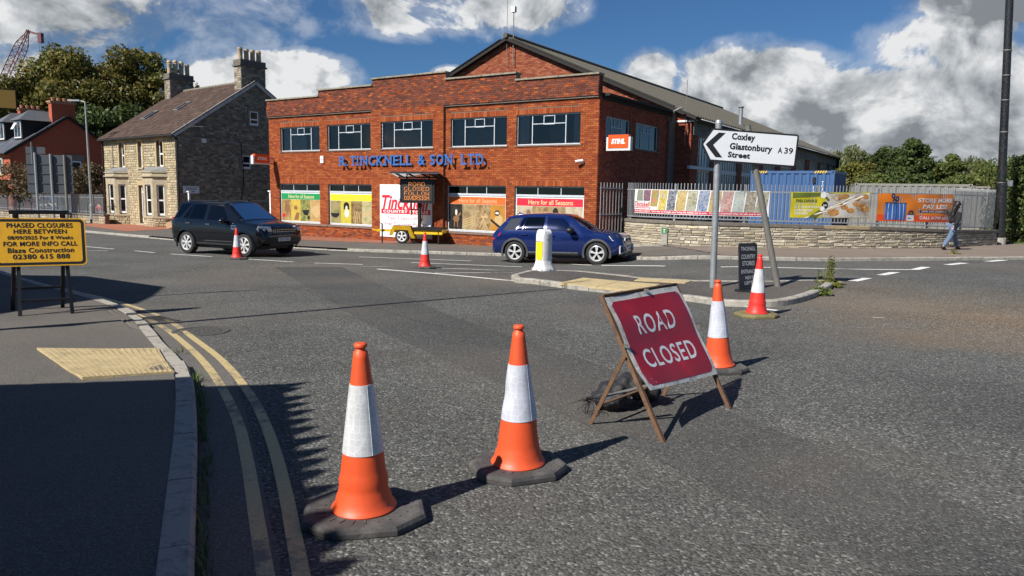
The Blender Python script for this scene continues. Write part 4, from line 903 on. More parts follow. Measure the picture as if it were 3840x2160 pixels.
# ---------------------------------------------------------------- hall behind
HALL = thing('workshop_hall', 'long brick workshop hall with a mossy corrugated roof behind the shop', 'building', P0+FN*SY1, FA)
APX, APZ, EVZ, HS = -9.25, 9.62, 5.32, .75; HW = HS-APX; SL = (APZ-EVZ)/HW; HD = 34.6
mb = MB(); mb.add([(2*APX-HS, 0, -1), (HS, 0, -1), (HS, 0, EVZ), (APX, 0, APZ), (2*APX-HS, 0, EVZ)], [(0, 1, 2, 3, 4)]); mb.add([(2*APX-HS, .3, -1), (HS, .3, -1), (HS, .3, EVZ), (APX, .3, APZ), (2*APX-HS, .3, EVZ)], [(4, 3, 2, 1, 0)]); mb.build('gable_wall', 'mortar_dark', HALL)
def gr(z): 
    h = (APZ-z)/SL-.02; return (max(APX-h, 2*APX-HS), min(APX+h, HS))
GP_ = [(.28, .082, .042), (.24, .066, .036), (.31, .10, .05), (.21, .056, .033), (.34, .12, .064)]
mb = MB(); brick_boxes(mb, lay_bricks(0, 0, 5.35, APZ-.1, [], rngb, srange=gr, dark=lambda s, z: GP_)+lay_bricks(.0, HS, -.7, 5.30, [], rngb, dark=lambda s, z: DS), lambda s, z, d: (s, -d, z)); stuff(mb.build('gable_brickwork', 'brick', HALL))
for sgn, nm in ((1, 'roof_slope'), (-1, 'roof_slope')):
    mb = MB(); corrugated(mb, (APX, -.32, APZ+.14), (0, 1, 0), (sgn, 0, -SL), HD+.6, math.hypot(HW, APZ-EVZ)+.45, pitch=.30, amp=.045, per=6, nd=3, thick=.02); mb.build(nm, 'asbestos_roof', HALL)
    mb = MB(); a = Vector((APX, -.27, APZ+.03)); b = Vector((APX+sgn*(HW+.3), -.27, APZ+.03-SL*(HW+.3))); mb.bar(a, b, .10, .14); mb.build('verge', 'soffit_black', HALL)
    mb = MB(); corrugated(mb, (APX+sgn*.35, -.36, APZ-.01-SL*.35*0+.05), (0, 1, 0), (sgn, 0, -SL), .32, HW-.3, pitch=.16, amp=.02, per=6, nd=24, thick=.05); mb.build('verge_capping', 'asbestos_roof', HALL)
mb = MB(); mb.tube([(APX, -.4, APZ+.19), (APX, HD+.3, APZ+.19)], .13, 10); mb.build('ridge', 'asbestos_roof', HALL)
mb = MB(); mb.box(.02, HS+.10, -.08, .1, 5.10, 5.18); mb.build('pier_cap', 'frame_white', HALL)
# the long side wall: piers, glazing, corrugated head
BAYS = [(1.0, 2.95), (4.2, 7.3), (8.0, 11.1), (12.2, 15.4), (16.4, 19.6), (20.6, 23.6), (24.7, 28.0), (28.7, 31.8), (32.3, 34.2)]
WZ0, WZ1 = .35, 4.55
hop = [(a, b, WZ0, WZ1) for a, b in BAYS]; mb = MB(); holes_wall(mb, .302, HD, -1.0, 4.6, hop, 0, .28); mb.v = [(HS-.002-y, x, z) for (x, y, z) in mb.v]; mb.f = [f[::-1] for f in mb.f]; mb.build('side_wall', 'mortar_dark', HALL)
HP = [(.24, .075, .045), (.20, .06, .04), (.27, .09, .05)]
mb = MB(); brick_boxes(mb, lay_bricks(0., HD, -.9, 4.58, hop, rngb, dark=lambda s, z: HP), lambda s, z, d: (HS+d, s, z)); stuff(mb.build('side_brickwork', 'brick', HALL))
mb = MB(); corrugated(mb, (HS+.05, .1, 5.25), (0, 1, 0), (0.02, 0, -1), HD-.2, .72, pitch=.146, amp=.025, per=6, nd=1); mb.build('cladding_head', mat('cladding_grey', (.20, .19, .165), .9, var=.3, scale=3, dirt=(.08, .075, .06), dirt_amt=.6, dirt_scale=2.), HALL)
mat('hall_glass', (.40, .43, .44), .22, var=.35, scale=.8, spec=.6); mat('hall_interior', (.06, .065, .07), .9, var=.5, scale=.6); mat('mullion_dark', (.03, .03, .03), .6)
for (a, b) in BAYS:
    w = MB(); n = max(2, round((b-a)/.40))
    for k in range(n+1): x = a+(b-a)*k/n; w.box(HS-.11, HS-.07, x-.012, x+.012, WZ0, WZ1)
    o = w.build('glazing_bars', 'mullion_dark', HALL)
    w = MB()
    for z in (WZ0+.02, 1.25, 2.10, 3.02, 3.75, WZ1-.02): h = .10 if z == 3.02 else .02; w.box(HS-.12, HS-.062, a, b, z-h, z+h)
    w.build('transoms', 'frame_paint', o); g = MB(); g.add([(HS-.09, a, WZ0), (HS-.09, b, WZ0), (HS-.09, b, WZ1), (HS-.09, a, WZ1)], [(0, 1, 2, 3)]); g.build('pane', 'hall_glass', o)
mb = MB(); mb.box(-18.8, HS-1.6, .35, HD-.3, -1, 5.0); mb.build('interior', 'hall_interior', HALL)
mb = MB(); mb.box(HS+.03, HS+.18, -.4, 3.1, 3.0, 3.14); mb.build('beam', 'frame_paint', HALL)
mb = MB(); mb.tube([(HS+.28, -.25, EVZ-.16), (HS+.28, HD+.3, EVZ-.16)], .07, 8); mb.build('gutter', 'soffit_black', HALL)
mb = MB(); mb.bar((HS+.1, HD+.3, -1), (HS+.1, HD+.3, EVZ-.1), .28, .28); mb.build('end_pier', 'soffit_black', HALL)
# flue on the roof
fx = HS-1.1; fz = APZ-SL*(fx-APX); t = thing('roof_flue', 'short galvanised flue pipe on the hall roof behind the direction sign', 'flue pipe', P0+FN*(SY1+11.0)+FX*fx+Vector((0, 0, fz)), FA)
mb = MB(); mb.tube([(0, 0, 0), (0, 0, 1.15)], .11, 12); mb.build('pipe', 'galv_steel', t, smooth=True, angle=50); mb = MB(); mb.lathe([(.11, 1.1), (.17, 1.16), (.17, 1.2), (.1, 1.22)], 12); mb.build('collar', 'galv_steel', t); mb = MB(); mb.tube([(0, 0, 0), (0, 0, .16)], .24, 12); mb.build('base', 'galv_steel', t)
# aerials on the gable
def mast(label, loc, h, head, name='aerial', dz=-.9):
    t = thing(name, label, 'aerial', loc, FA); mb = MB(); mb.tube([(0, 0, dz), (0, 0, h)], .025 if head else .014, 8); mb.build('mast', 'galv_old', t)
    if head: mb = MB(); mb.box(-.11, .11, -.09, .09, h, h+.28); mb.build('head', 'plastic_white', t); mb = MB(); mb.box(-.02, .02, -.0, .16, -.5, -.46); mb.build('bracket', 'galv_old', t)
    return t
pg = P0+FN*(SY1-.16)
mast('white-headed radio mast fixed to the gable peak', pg+FX*(APX+.35)+Vector((0, 0, 9.2)), 1.75, True)
mast('thin whip aerial on the gable peak', pg+FX*(APX-.05)+Vector((0, 0, 9.2)), 2.5, False)
mast('forked aerial on the eave corner of the hall', P0+FN*(SY1-.3)+FX*(HS-.18)+Vector((0, 0, 4.9)), 2.0, False)
mb = MB()
# ---------------------------------------------------------------- blue fascia lettering, each letter its own piece
mat('letter_blue', (.035, .125, .36), .45, var=.08, scale=6); mat('letter_edge', (.02, .05, .13), .5)
SER = {'R': [(.10, 0), (.10, 1), (.92, 0)], 'T': [(.5, 0)], 'I': [(.5, 0), (.5, 1)], 'N': [(.08, 0), (.08, 1), (.92, 1)], 'K': [(.10, 0), (.10, 1), (.92, 0), (.85, 1)], 'E': [(.08, 0), (.08, 1)], 'L': [(.12, 0), (.12, 1)], 'D': [(.08, 0), (.08, 1)]}
CW = {'R': .92, '.': .28, 'T': .86, 'I': .42, 'N': 1.0, 'C': .92, 'K': .96, 'E': .78, 'L': .74, '&': 1.0, 'S': .72, 'O': 1.0, 'D': .96}
LT = thing('fascia_lettering', 'blue raised serif letters across the brick front between the storeys', 'lettering', P0+Vector((0, 0, 0)), FA)
for word, u0, u1 in (('R.', 1274, 1313), ('TINCKNELL', 1316, 1551), ('&', 1568, 1601), ('SON', 1614, 1703), ('LTD.', 1731, 1829)):
    a, zb_ = fac(u0, 620, -.15); b, _ = fac(u1, 620, -.15); tot = sum(CW[c] for c in word); x = a
    for ch in word:
        w = (b-a)*CW[ch]/tot; wi = w*(.80 if ch not in 'I.' else .62); hh = .44 if ch != '.' else .075
        me = text_mesh('letter', ch, 'letter_blue', wi if ch not in 'I' else wi*.62, hh, extrude=.05, bold=.018, center=False)
        yb = -.06-PJ
        o = obj('letter', me, LT, (x+w*.10, yb, 2.905))
        if ch in SER:
            m_ = MB()
            for (fx_, top) in SER[ch]: z0 = 0 if not top else hh-.045; m_.box(wi*fx_-.085, wi*fx_+.085, -.049, -.001, z0, z0+.045)
            m_.build('serif', 'letter_blue', o)
        x += w
# ---------------------------------------------------------------- white shop board
mat('board_white', (.78, .78, .78), .5, var=.02, scale=3); mat('brand_red', (.60, .012, .028), .5); mat('brand_purple', (.22, .02, .09), .5)
a, b = LW[2]; bd = thing('shop_board', 'tall white shop board behind the message trailer with red lettering', 'sign board', P0+FX*a+FN*(-PJ-.045)+Vector((0, 0, -.30)), FA)
W, H = b-a, 2.36; mb = MB(); mb.box(0, W, 0, .04, 0, H); mb.build('panel', 'board_white', bd)
put_text(bd, 'lettering', 'Tincknell', 'brand_red', W*.50, -.003, H*.665, W*.92, H*.27, bold=.03, shear=.28)
mb = MB(); mb.box(W*.03, W*.975, -.004, -.001, H*.445, H*.535); mb.build('red_bar', 'brand_red', bd)
put_text(bd, 'lettering', 'COUNTRY STORES', 'board_white', W*.5, -.007, H*.49, W*.86, H*.055, bold=.03, spacing=1.2)
put_text(bd, 'lettering', 'Open 7 Days a Week', 'brand_purple', W*.5, -.003, H*.355, W*.70, H*.085)
put_text(bd, 'lettering', 'Free Customer Parking', 'brand_purple', W*.5, -.003, H*.245, W*.80, H*.085)
mb = MB(); mb.box(-.15, W+.05, -.28, -.0, -.42, -.02); mb.build('concrete_step', 'kerb_concrete', SHOP); o = SHOP.children[-1]; o.location = (a, -PJ-.02, -.30)
# ---------------------------------------------------------------- window posters
def picmat(name, cols, sc=3., detail=8, dist=.4):
    if name in MATS: return MATS[name]
    m, N, L, P = nodes_of(name); MATS[name] = m; tc = N.new('ShaderNodeTexCoord'); nz = N.new('ShaderNodeTexNoise'); nz.inputs['Scale'].default_value = sc; nz.inputs['Detail'].default_value = detail; nz.inputs['Roughness'].default_value = .68; nz.inputs['Distortion'].default_value = dist
    L.new(tc.outputs['Object'], nz.inputs['Vector']); cr = N.new('ShaderNodeValToRGB'); L.new(nz.outputs[0], cr.inputs[0]); E = cr.color_ramp.elements
    for i, c in enumerate(cols):
        c = tuple(v*.72 for v in c)
        p = .30+.42*i/(len(cols)-1)
        if i < 2: E[i].position = p; E[i].color = (*c, 1)
        else: q = E.new(p); q.color = (*c, 1)
    L.new(cr.outputs[0], P.inputs['Base Color']); P.inputs['Roughness'].default_value = .45; return m
def disc(cx, cz, rx, rz, n=16, a0=0., a1=360.): return [(cx+rx*math.cos(R_(a0+(a1-a0)*k/n)), cz+rz*math.sin(R_(a0+(a1-a0)*k/n))) for k in range(n+(0 if a1-a0 >= 359 else 1))]
def flat(parent, name, polys, material, y):
    mb = MB()
    for i, p in enumerate(polys): mb.add([(x, y-i*.0006, z) for x, z in p], [tuple(range(len(p)))])
    for j, f in enumerate(mb.f):
        v = [Vector(mb.v[i]) for i in f[:3]]; nn = (v[1]-v[0]).cross(v[2]-v[0])
        if nn.y > 0: mb.f[j] = f[::-1]
    return mb.build(name, material, parent)
DK, TN, GN, STW, SKY_, OR = (.05, .035, .02), (.42, .26, .10), (.20, .22, .05), (.62, .46, .20), (.60, .50, .30), (.62, .25, .03)
picmat('pic_hen', [DK, (.40, .20, .08), (.45, .35, .12), (.55, .42, .2)], 3.2); picmat('pic_yellow', [(.5, .34, .04), (.72, .52, .08), (.62, .45, .10)], 2.2); picmat('pic_garden', [(.10, .08, .03), GN, (.42, .40, .12), TN], 4.5); picmat('pic_sheep', [(.30, .16, .05), (.60, .38, .14), (.72, .55, .28)], 1.6)
picmat('pic_bbq', [(.06, .05, .04), (.30, .27, .10), (.42, .36, .16), (.40, .25, .12)], 3.); picmat('pic_meadow', [(.45, .36, .03), (.72, .60, .06), (.60, .55, .12)], 7.); picmat('pic_fork', [(.08, .05, .03), (.22, .13, .06), (.40, .30, .10), GN], 5.); picmat('pic_boat', [(.20, .2, .06), (.50, .46, .22), (.62, .55, .30), (.3, .24, .10)], 4.)
picmat('pic_night', [(.008, .007, .006), (.02, .016, .012), (.07, .05, .03)], 3.); picmat('pic_field', [(.16, .11, .05), (.42, .30, .14), (.60, .48, .28)], 2.4); picmat('pic_chair', [(.08, .05, .03), (.34, .20, .08), (.55, .40, .20), (.2, .12, .06)], 4.5); picmat('pic_amber', [(.40, .16, .02), (.62, .28, .03), (.66, .36, .08)], 1.0); picmat('pic_pale', [(.35, .26, .16), (.62, .52, .36), (.74, .68, .52)], 2.)
for nm, c in (('ps_green', (.012, .26, .075)), ('ps_yellow', (.76, .60, .012)), ('ps_orange', (.62, .13, .02)), ('ps_red', (.58, .018, .04)), ('ps_cream', (.72, .62, .32)), ('ps_ghost', (.60, .50, .10)), ('ps_ghosto', (.72, .42, .22)), ('pic_black', (.012, .011, .010)), ('pic_white', (.62, .60, .55)), ('pic_red', (.5, .02, .02)), ('pic_brown', (.22, .11, .045)), ('pic_sandy', (.5, .35, .16))): mat(nm, c, .45)
def poster(i, label, strip_m, txt_m, pics):
    a, b = LW[i]; z0, z1 = LZ[0]+.06, LZ[1]-.43; W, H = b-a-.09, z1-z0
    t = thing('window_poster', label, 'poster', P0+FX*(a+.045)+FN*.062+Vector((0, 0, z0)), FA, 'posters in the shop windows'); mb = MB(); mb.box(0, W, 0, .018, 0, H); mb.build('backing', 'board_white', t)
    m_ = .03 if i != 4 else .06
    mb = MB(); mb.box(m_*.5, W-m_*.5, -.003, -.001, H*.765, H*.975); mb.build('title_strip', strip_m, t); put_text(t, 'lettering', 'Here for all Seasons', txt_m, W*.52, -.006, H*.87, W*.66, H*.13, bold=.004)
    w = (W-m_)/4; outs = []
    for k, pm in enumerate(pics): mb = MB(); mb.box(m_*.5+k*w, m_*.5+(k+1)*w-.004, -.003, -.001, .03, H*.76); outs.append(mb.build('picture', pm, t))
    X = lambda k, f: m_*.5+w*(k+f); Z = lambda f: .03+(H*.73)*f
    return t, X, Z
t, X, Z = poster(0, 'green-headed poster in the shop window behind the black car', 'ps_green', 'ps_cream', ['pic_hen', 'pic_yellow', 'pic_garden', 'pic_sheep'])
flat(t, 'red_feeder', [[(X(0, .02), Z(.12)), (X(0, .36), Z(.18)), (X(0, .38), Z(.32)), (X(0, .30), Z(.30)), (X(0, .30), Z(.38)), (X(0, .03), Z(.30))]], 'pic_red', -.005); flat(t, 'hen', [disc(X(0, .6), Z(.62), .20, .25), disc(X(0, .45), Z(.88), .08, .09)], 'pic_brown', -.005); flat(t, 'chair', [[(X(1, .3), Z(.05)), (X(1, .55), Z(.4)), (X(1, .9), Z(.4)), (X(1, .75), Z(.05))], disc(X(1, .5), Z(.62), .14, .10)], 'pic_brown', -.005); flat(t, 'barrow', [[(X(2, .15), Z(.52)), (X(2, .9), Z(.55)), (X(2, .75), Z(.28)), (X(2, .35), Z(.30))], disc(X(2, .8), Z(.18), .07, .1)], 'pic_black', -.005); flat(t, 'sheep', [disc(X(3, .62), Z(.48), .28, .30), disc(X(3, .25), Z(.55), .12, .14)], 'pic_sandy', -.005)
t, X, Z = poster(1, 'yellow-headed poster with a dog in the second shop window', 'ps_yellow', 'ps_ghost', ['pic_bbq', 'pic_meadow', 'pic_fork', 'pic_boat'])
flat(t, 'grill', [disc(X(0, .45), Z(.45), .30, .22, 12, 180, 360)], 'pic_black', -.005); flat(t, 'dog_head', [disc(X(1, .55), Z(.80), .19, .17), [(X(1, .3), Z(.9)), (X(1, .28), Z(.62)), (X(1, .42), Z(.65))], [(X(1, .8), Z(.9)), (X(1, .84), Z(.62)), (X(1, .68), Z(.65))]], 'pic_black', -.005); flat(t, 'dog_muzzle', [disc(X(1, .56), Z(.70), .07, .10), disc(X(1, .6), Z(.45), .16, .20)], 'pic_white', -.0075); flat(t, 'fork', [[(X(2, .2+.17*k), Z(.08)), (X(2, .25+.17*k), Z(.08)), (X(2, .36+.17*k), Z(.55)), (X(2, .30+.17*k), Z(.55))] for k in range(4)], 'pic_sandy', -.005); flat(t, 'boat', [[(X(3, .1), Z(.5)), (X(3, .9), Z(.56)), (X(3, .75), Z(.40)), (X(3, .25), Z(.40))]], 'pic_sandy', -.005)
t, X, Z = poster(3, 'orange-headed poster with a bird in the shop window right of the trailer', 'ps_orange', 'ps_ghosto', ['pic_night', 'pic_field', 'pic_chair', 'pic_amber'])
flat(t, 'horse', [disc(X(0, .55), Z(.42), .17, .13), [(X(0, .65), Z(.45)), (X(0, .92), Z(.62)), (X(0, .85), Z(.7)), (X(0, .6), Z(.55))], [(X(0, .38), Z(.1)), (X(0, .45), Z(.1)), (X(0, .5), Z(.4)), (X(0, .4), Z(.4))], [(X(0, .62), Z(.1)), (X(0, .68), Z(.1)), (X(0, .7), Z(.4)), (X(0, .6), Z(.4))]], 'pic_brown', -.005); flat(t, 'rider', [disc(X(0, .55), Z(.68), .06, .13)], 'pic_white', -.0055); flat(t, 'gate', [[(X(1, .02), Z(.08+.09*k)), (X(1, .95), Z(.28+.09*k)), (X(1, .95), Z(.32+.09*k)), (X(1, .02), Z(.12+.09*k))] for k in range(4)]+[[(X(1, .68), Z(.12)), (X(1, .74), Z(.13)), (X(1, .74), Z(.62)), (X(1, .68), Z(.62))]], 'pic_sandy', -.005); flat(t, 'folding_chair', [[(X(2, .2), Z(.1)), (X(2, .27), Z(.1)), (X(2, .75), Z(.7)), (X(2, .68), Z(.7))], [(X(2, .75), Z(.1)), (X(2, .82), Z(.1)), (X(2, .4), Z(.6)), (X(2, .33), Z(.6))], [(X(2, .3), Z(.5)), (X(2, .85), Z(.5)), (X(2, .8), Z(.58)), (X(2, .35), Z(.58))]], 'pic_sandy', -.005); flat(t, 'bird_body', [disc(X(3, .55), Z(.42), .20, .26)], 'pic_sandy', -.005); flat(t, 'bird_head', [disc(X(3, .45), Z(.70), .13, .12)], 'pic_black', -.006); flat(t, 'bird_cap', [disc(X(3, .45), Z(.70), .10, .05)], 'pic_white', -.007); flat(t, 'twig', [[(X(3, -.02), Z(.40)), (X(3, .8), Z(.02)), (X(3, .9), Z(.10)), (X(3, .02), Z(.48))]], 'pic_black', -.008)
t, X, Z = poster(4, 'red-headed poster in the shop window behind the blue car', 'ps_red', 'ps_cream', ['pic_pale', 'pic_chair', 'pic_field', 'pic_pale'])
flat(t, 'figure', [disc(X(0, .75), Z(.72), .10, .18)], 'pic_brown', -.005); flat(t, 'figure', [disc(X(2, .4), Z(.80), .13, .18)], 'pic_black', -.005)
# ---------------------------------------------------------------- lightbox signs, camera, alarm box on the shop
mat('stihl_orange', (.74, .085, .008), .35); mat('lightbox_trim', (.62, .62, .61), .4)
def lightbox(label, loc, rz, W, H, bracket):
    t = thing('projecting_sign', label, 'shop sign', loc, rz, 'orange projecting shop signs'); mb = MB(); mb.box(0, W, -.10, .10, 0, H*.22); mb.box(0, W*.10, -.10, .10, H*.22, H*.86); mb.box(W*.90, W, -.10, .10, H*.22, H*.86); mb.build('tray', 'lightbox_trim', t)
    mb = MB(); mb.box(W*.085, W*.915, -.12, .12, H*.16, H*1.0); b = mb.build('orange_box', 'stihl_orange', t)
    put_text(b, 'lettering', 'STIHL', 'frame_white', W*.5, -.1225, H*.58, W*.58, H*.33, bold=.06, shear=.22)
    o = put_text(b, 'lettering', 'STIHL', 'frame_white', W*.5, .1225, H*.58, W*.58, H*.33, bold=.06, shear=.22); o.rotation_euler = (0, 0, math.pi)
    for z in (.12, .62): m_ = MB(); m_.bar((bracket, 0, H*z), (0 if bracket < 0 else W, 0, H*z), .04); m_.build('bracket', 'black_steel', t)
    return t
lightbox('orange projecting sign on the shaded side wall at the corner of the shop', P0+FX*.16+FN*.45+Vector((0, 0, 3.40)), FA, .98, .58, -.16)
lightbox('orange projecting sign at the left end of the brick shop front', P0+FX*(-18.45)-FN*.28+Vector((0, 0, 2.98)), FA-math.pi/2, 1.05, .50, -.28)
t = thing('security_camera', 'white bullet camera near the corner of the brick shop front', 'camera', P0+FX*(-.62)+Vector((0, 0, 2.98)), FA); mb = MB(); mb.box(-.06, .06, -.06, -.013, -.06, .06); mb.build('mount', 'frame_white', t); mb = MB(); mb.tube([(.0, -.06, .02), (-.03, -.14, .03)], .02, 8); mb.build('arm', 'frame_white', t); mb = MB(); mb.tube([(.06, -.12, .05), (-.20, -.24, .0)], .05, 12); mb.build('housing', 'frame_white', t)
t = thing('alarm_box', 'small white alarm box below the upper windows of the shop', 'alarm box', P0+FX*(-14.85)+Vector((0, 0, 3.05)), FA); mb = MB(); mb.box(-.11, .11, -.07, -.013, 0, .34); mb.build('cover', 'frame_white', t); mb = MB(); mb.box(-.06, .06, -.075, -.071, .16, .20); mb.build('strobe', 'downpipe_grey', t)
# ================================================================ stone house, left
HA = R_(-39.2); HXv = Vector((math.cos(HA), math.sin(HA), 0)); HNv = Vector((-math.sin(HA), math.cos(HA), 0)); Q0 = G(678, 853, .1)
mat('stone_mortar', (.30, .25, .175), .95, var=.15, scale=12)
HOUSE = thing('stone_house', 'pale rock-faced stone house with bay windows and two chimneys', 'house', Q0, HA)
mat('ashlar', (.40, .34, .225), .88, var=.15, scale=5, dirt=(.20, .18, .14), dirt_amt=.7, dirt_scale=3.); mat('ashlar_ochre', (.46, .345, .175), .88, var=.14, scale=5, dirt=(.25, .2, .13), dirt_amt=.4, dirt_scale=3.)
mat('upvc_white', (.80, .80, .79), .35); mat('lead_grey', (.20, .20, .195), .7, var=.2, scale=6); mat('door_navy', (.010, .014, .028), .3); mat('chimney_pot', (.44, .33, .21), .85, var=.2, scale=10, dirt=(.14, .11, .08), dirt_amt=.5, dirt_scale=6.); mat('tile_brown', (.105, .067, .050), .9, attr='col', var=.2, scale=20); mat('barge_white', (.55, .54, .52), .7, var=.12, scale=5, dirt=(.2, .19, .17), dirt_amt=.5, dirt_scale=4.)
mat('slate_glass', (.02, .024, .03), .08, spec=.8); glassmat('house_glass', trans=.55)
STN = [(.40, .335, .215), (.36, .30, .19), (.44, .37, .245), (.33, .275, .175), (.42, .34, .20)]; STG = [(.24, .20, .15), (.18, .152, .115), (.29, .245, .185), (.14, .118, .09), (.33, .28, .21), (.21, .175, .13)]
def rubble(s0, s1, z0, z1, ops, rng, pal, hmin=.12, hmax=.19, lmin=.18, lmax=.42, top=None):
    out = []; z = z0
    while z < z1-.03:
        h = min(rng.uniform(hmin, hmax), z1-z); x = s0; e1 = s1 if top is None else top(z+h/2)[1]; x = s0 if top is None else top(z+h/2)[0]
        while x < e1-.02:
            l = rng.uniform(lmin, lmax); q = min(x+l, e1)
            if e1-q < lmin*.5: q = e1
            segs = [(x, q)]
            for (o0, o1, a, b) in ops:
                if z+h > a+.02 and z < b-.02:
                    n = []
                    for (p, r) in segs:
                        if r <= o0 or p >= o1: n.append((p, r)); continue
                        if p < o0: n.append((p, o0))
                        if r > o1: n.append((o1, r))
                    segs = n
            for (p, r) in segs:
                if r-p > .03: c = rng.choice(pal); j = rng.uniform(.85, 1.15); out.append((p, r, z, z+h, tuple(v*j for v in c)))
            x = q
        z += h
    return out
def stone_boxes(mb, stones, P, rng, d0=.02, d1=.055, g=.007, inset=.028):
    for (a, b, za, zb, col) in stones:
        a += g; b -= g; za += g*.8; zb -= g*.8
        if b-a < .02 or zb-za < .02: continue
        i = min(inset, (b-a)*.3, (zb-za)*.3); mb.cur = col; dd = [rng.uniform(d0, d1) for _ in range(4)]; j = lambda: rng.uniform(-.010, .010)
        v = [P(a+j()*.4, za+j()*.3, 0), P(b+j()*.4, za+j()*.3, 0), P(b+j()*.4, zb+j()*.3, 0), P(a+j()*.4, zb+j()*.3, 0), P(a+i+j(), za+i+j()*.6, dd[0]), P(b-i+j(), za+i+j()*.6, dd[1]), P(b-i+j(), zb-i+j()*.6, dd[2]), P(a+i+j(), zb-i+j()*.6, dd[3])]
        mb.add(v, [(4, 5, 6, 7), (0, 1, 5, 4), (1, 2, 6, 5), (2, 3, 7, 6), (3, 0, 4, 7)])
    mb.cur = (1, 1, 1)
rs = random.Random(9)
EV, RG, DEP, LEN, RY = 5.86, 9.50, 10.9, 10.62, 5.42
U_ = [(-8.20, -7.36), (-5.33, -4.74), (-2.74, -1.86)]; UZ_ = (3.74, 5.42); DR = (-5.48, -4.58)
ops = [(a, b, *UZ_) for a, b in U_] + [(*DR, .06, 2.58)]; sur = [(a-.16, b+.16, UZ_[0]-.01, UZ_[1]+.20) for a, b in U_] + [(DR[0]-.14, DR[1]+.14, .0, 2.86)]
mb = MB(); holes_wall(mb, -LEN+.004, -.304, -.4, EV, ops, .0015, .3); mb.build('wall', 'stone_mortar', HOUSE)
allst = rubble(-LEN, 0, -.3, EV, sur, rs, STN); cam_l = HOUSE.location
big = sorted(range(len(allst)), key=lambda k: -(allst[k][1]-allst[k][0])*(allst[k][3]-allst[k][2]) if 3.4 > allst[k][2] > .2 and allst[k][0] > -6.6 or allst[k][2] > 3.4 else 9)[:290]; bs = set(big); mb = MB()
FPo = lambda s, z, d: (s, -d, z)
for k, q in enumerate(allst):
    if k in bs: m_ = MB(); stone_boxes(m_, [q], FPo, rs); m_.build('stone', 'stone_piece', HOUSE)
    else: stone_boxes(mb, [q], FPo, rs)
stuff(mb.build('stonework', 'stone_piece', HOUSE))
# gable side (in shade)
def gtop(z): 
    if z < EV: return (0., DEP)
    k = (z-EV)/(RG-EV); return (RY*k+.05, DEP-(DEP-RY)*k-.05)
GW = [(4.93, 5.56, 6.66, 7.56), (4.30, 4.90, 3.78, 4.64)]
mb = MB(); mb.add([(-.002, 0, -.4), (-.002, DEP, -.4), (-.002, DEP, EV), (-.002, RY, RG), (-.002, 0, EV)], [(0, 1, 2, 3, 4)]); mb.add([(-LEN+.002, 0, -.4), (-LEN+.002, DEP, -.4), (-LEN+.002, DEP, EV), (-LEN+.002, RY, RG), (-LEN+.002, 0, EV)], [(4, 3, 2, 1, 0)]); mb.build('gable_wall', 'mortar_dark', HOUSE)
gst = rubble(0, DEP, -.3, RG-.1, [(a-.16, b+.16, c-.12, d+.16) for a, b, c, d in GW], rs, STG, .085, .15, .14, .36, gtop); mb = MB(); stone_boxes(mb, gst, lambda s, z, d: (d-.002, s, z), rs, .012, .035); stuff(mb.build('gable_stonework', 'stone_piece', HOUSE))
def sash(parent, a, b, z0, z1, P, split=.52, name='window', d=.16):
    w = MB(); f = .055
    def bar(x0, x1, za, zb, e0=0., e1=.06):
        v = [P(x, d+e, z) for z in (za, zb) for e in (e0, e1) for x in (x0, x1)]; w.add(v, [(0, 2, 3, 1), (4, 5, 7, 6), (0, 1, 5, 4), (2, 6, 7, 3), (0, 4, 6, 2), (1, 3, 7, 5)])
    bar(a, b, z0, z0+.13); bar(a, b, z1-f, z1); bar(a, a+f*1.3, z0+.13, z1-f); bar(b-f*1.3, b, z0+.13, z1-f); zm = z0+(z1-z0)*split; bar(a+f*1.3, b-f*1.3, zm-.045, zm+.045, -.01)
    o = w.build(name, 'upvc_white', parent); g = MB(); g.add([P(a, d+.03, z0), P(b, d+.03, z0), P(b, d+.03, z1), P(a, d+.03, z1)], [(0, 1, 2, 3)]); g.build('pane', 'house_glass', o)
    r = MB(); r.add([P(a, d+.45, z0), P(b, d+.45, z0), P(b, d+.45, z1), P(a, d+.45, z1)], [(0, 1, 2, 3)]); r.build('room', 'interior_dark', o)
    c = MB(); n = 14; x0 = a+(b-a)*.62; pts = [(x0+(b-x0)*k/n, .30+.02*math.sin(k*2.1)) for k in range(n+1)]; c.add([P(x, d+e-.10, z) for z in (z0+.1, z1) for x, e in pts], [(k, k+1, n+2+k, n+1+k) for k in range(n)]); c.build('curtain', 'curtain_grey', o)
    return o
for (a, b) in U_:
    sash(HOUSE, a+.02, b-.02, *UZ_, lambda s, d, z: (s, d, z), .5); m_ = MB(); z0, z1 = UZ_
    for (x0, x1, za, zb, nm) in ((a-.16, a, z0-.0, z1, 'jamb'), (b, b+.16, z0, z1, 'jamb'), (a-.16, b+.16, z1+.001, z1+.20, 'lintel'), (a-.14, b+.14, z0-.11, z0-.002, 'sill')):
        m_ = MB(); m_.box(x0, x1, -.05 if nm != 'sill' else -.10, .25, za, zb); m_.build(nm, 'ashlar_ochre' if nm != 'sill' else 'ashlar', HOUSE)
for (x0, x1, za, zb) in ((DR[0]-.14, DR[0], .05, 2.58), (DR[1], DR[1]+.14, .05, 2.58), (DR[0]-.14, DR[1]+.14, 2.581, 2.86)): m_ = MB(); m_.box(x0, x1, -.05, .28, za, zb); m_.build('door_surround', 'ashlar_ochre', HOUSE)
m_ = MB(); m_.box(DR[0]+.12, DR[1]-.02, .20, .25, .12, 2.08); dor = m_.build('door', 'door_navy', HOUSE); m_ = MB()
for (x0, x1, za, zb) in ((.06, .30, .3, 1.0), (.42, .66, .3, 1.0), (.06, .30, 1.15, 1.85), (.42, .66, 1.15, 1.85)): m_.box(DR[0]+.12+x0, DR[0]+.12+x1, .185, .2, za, zb)
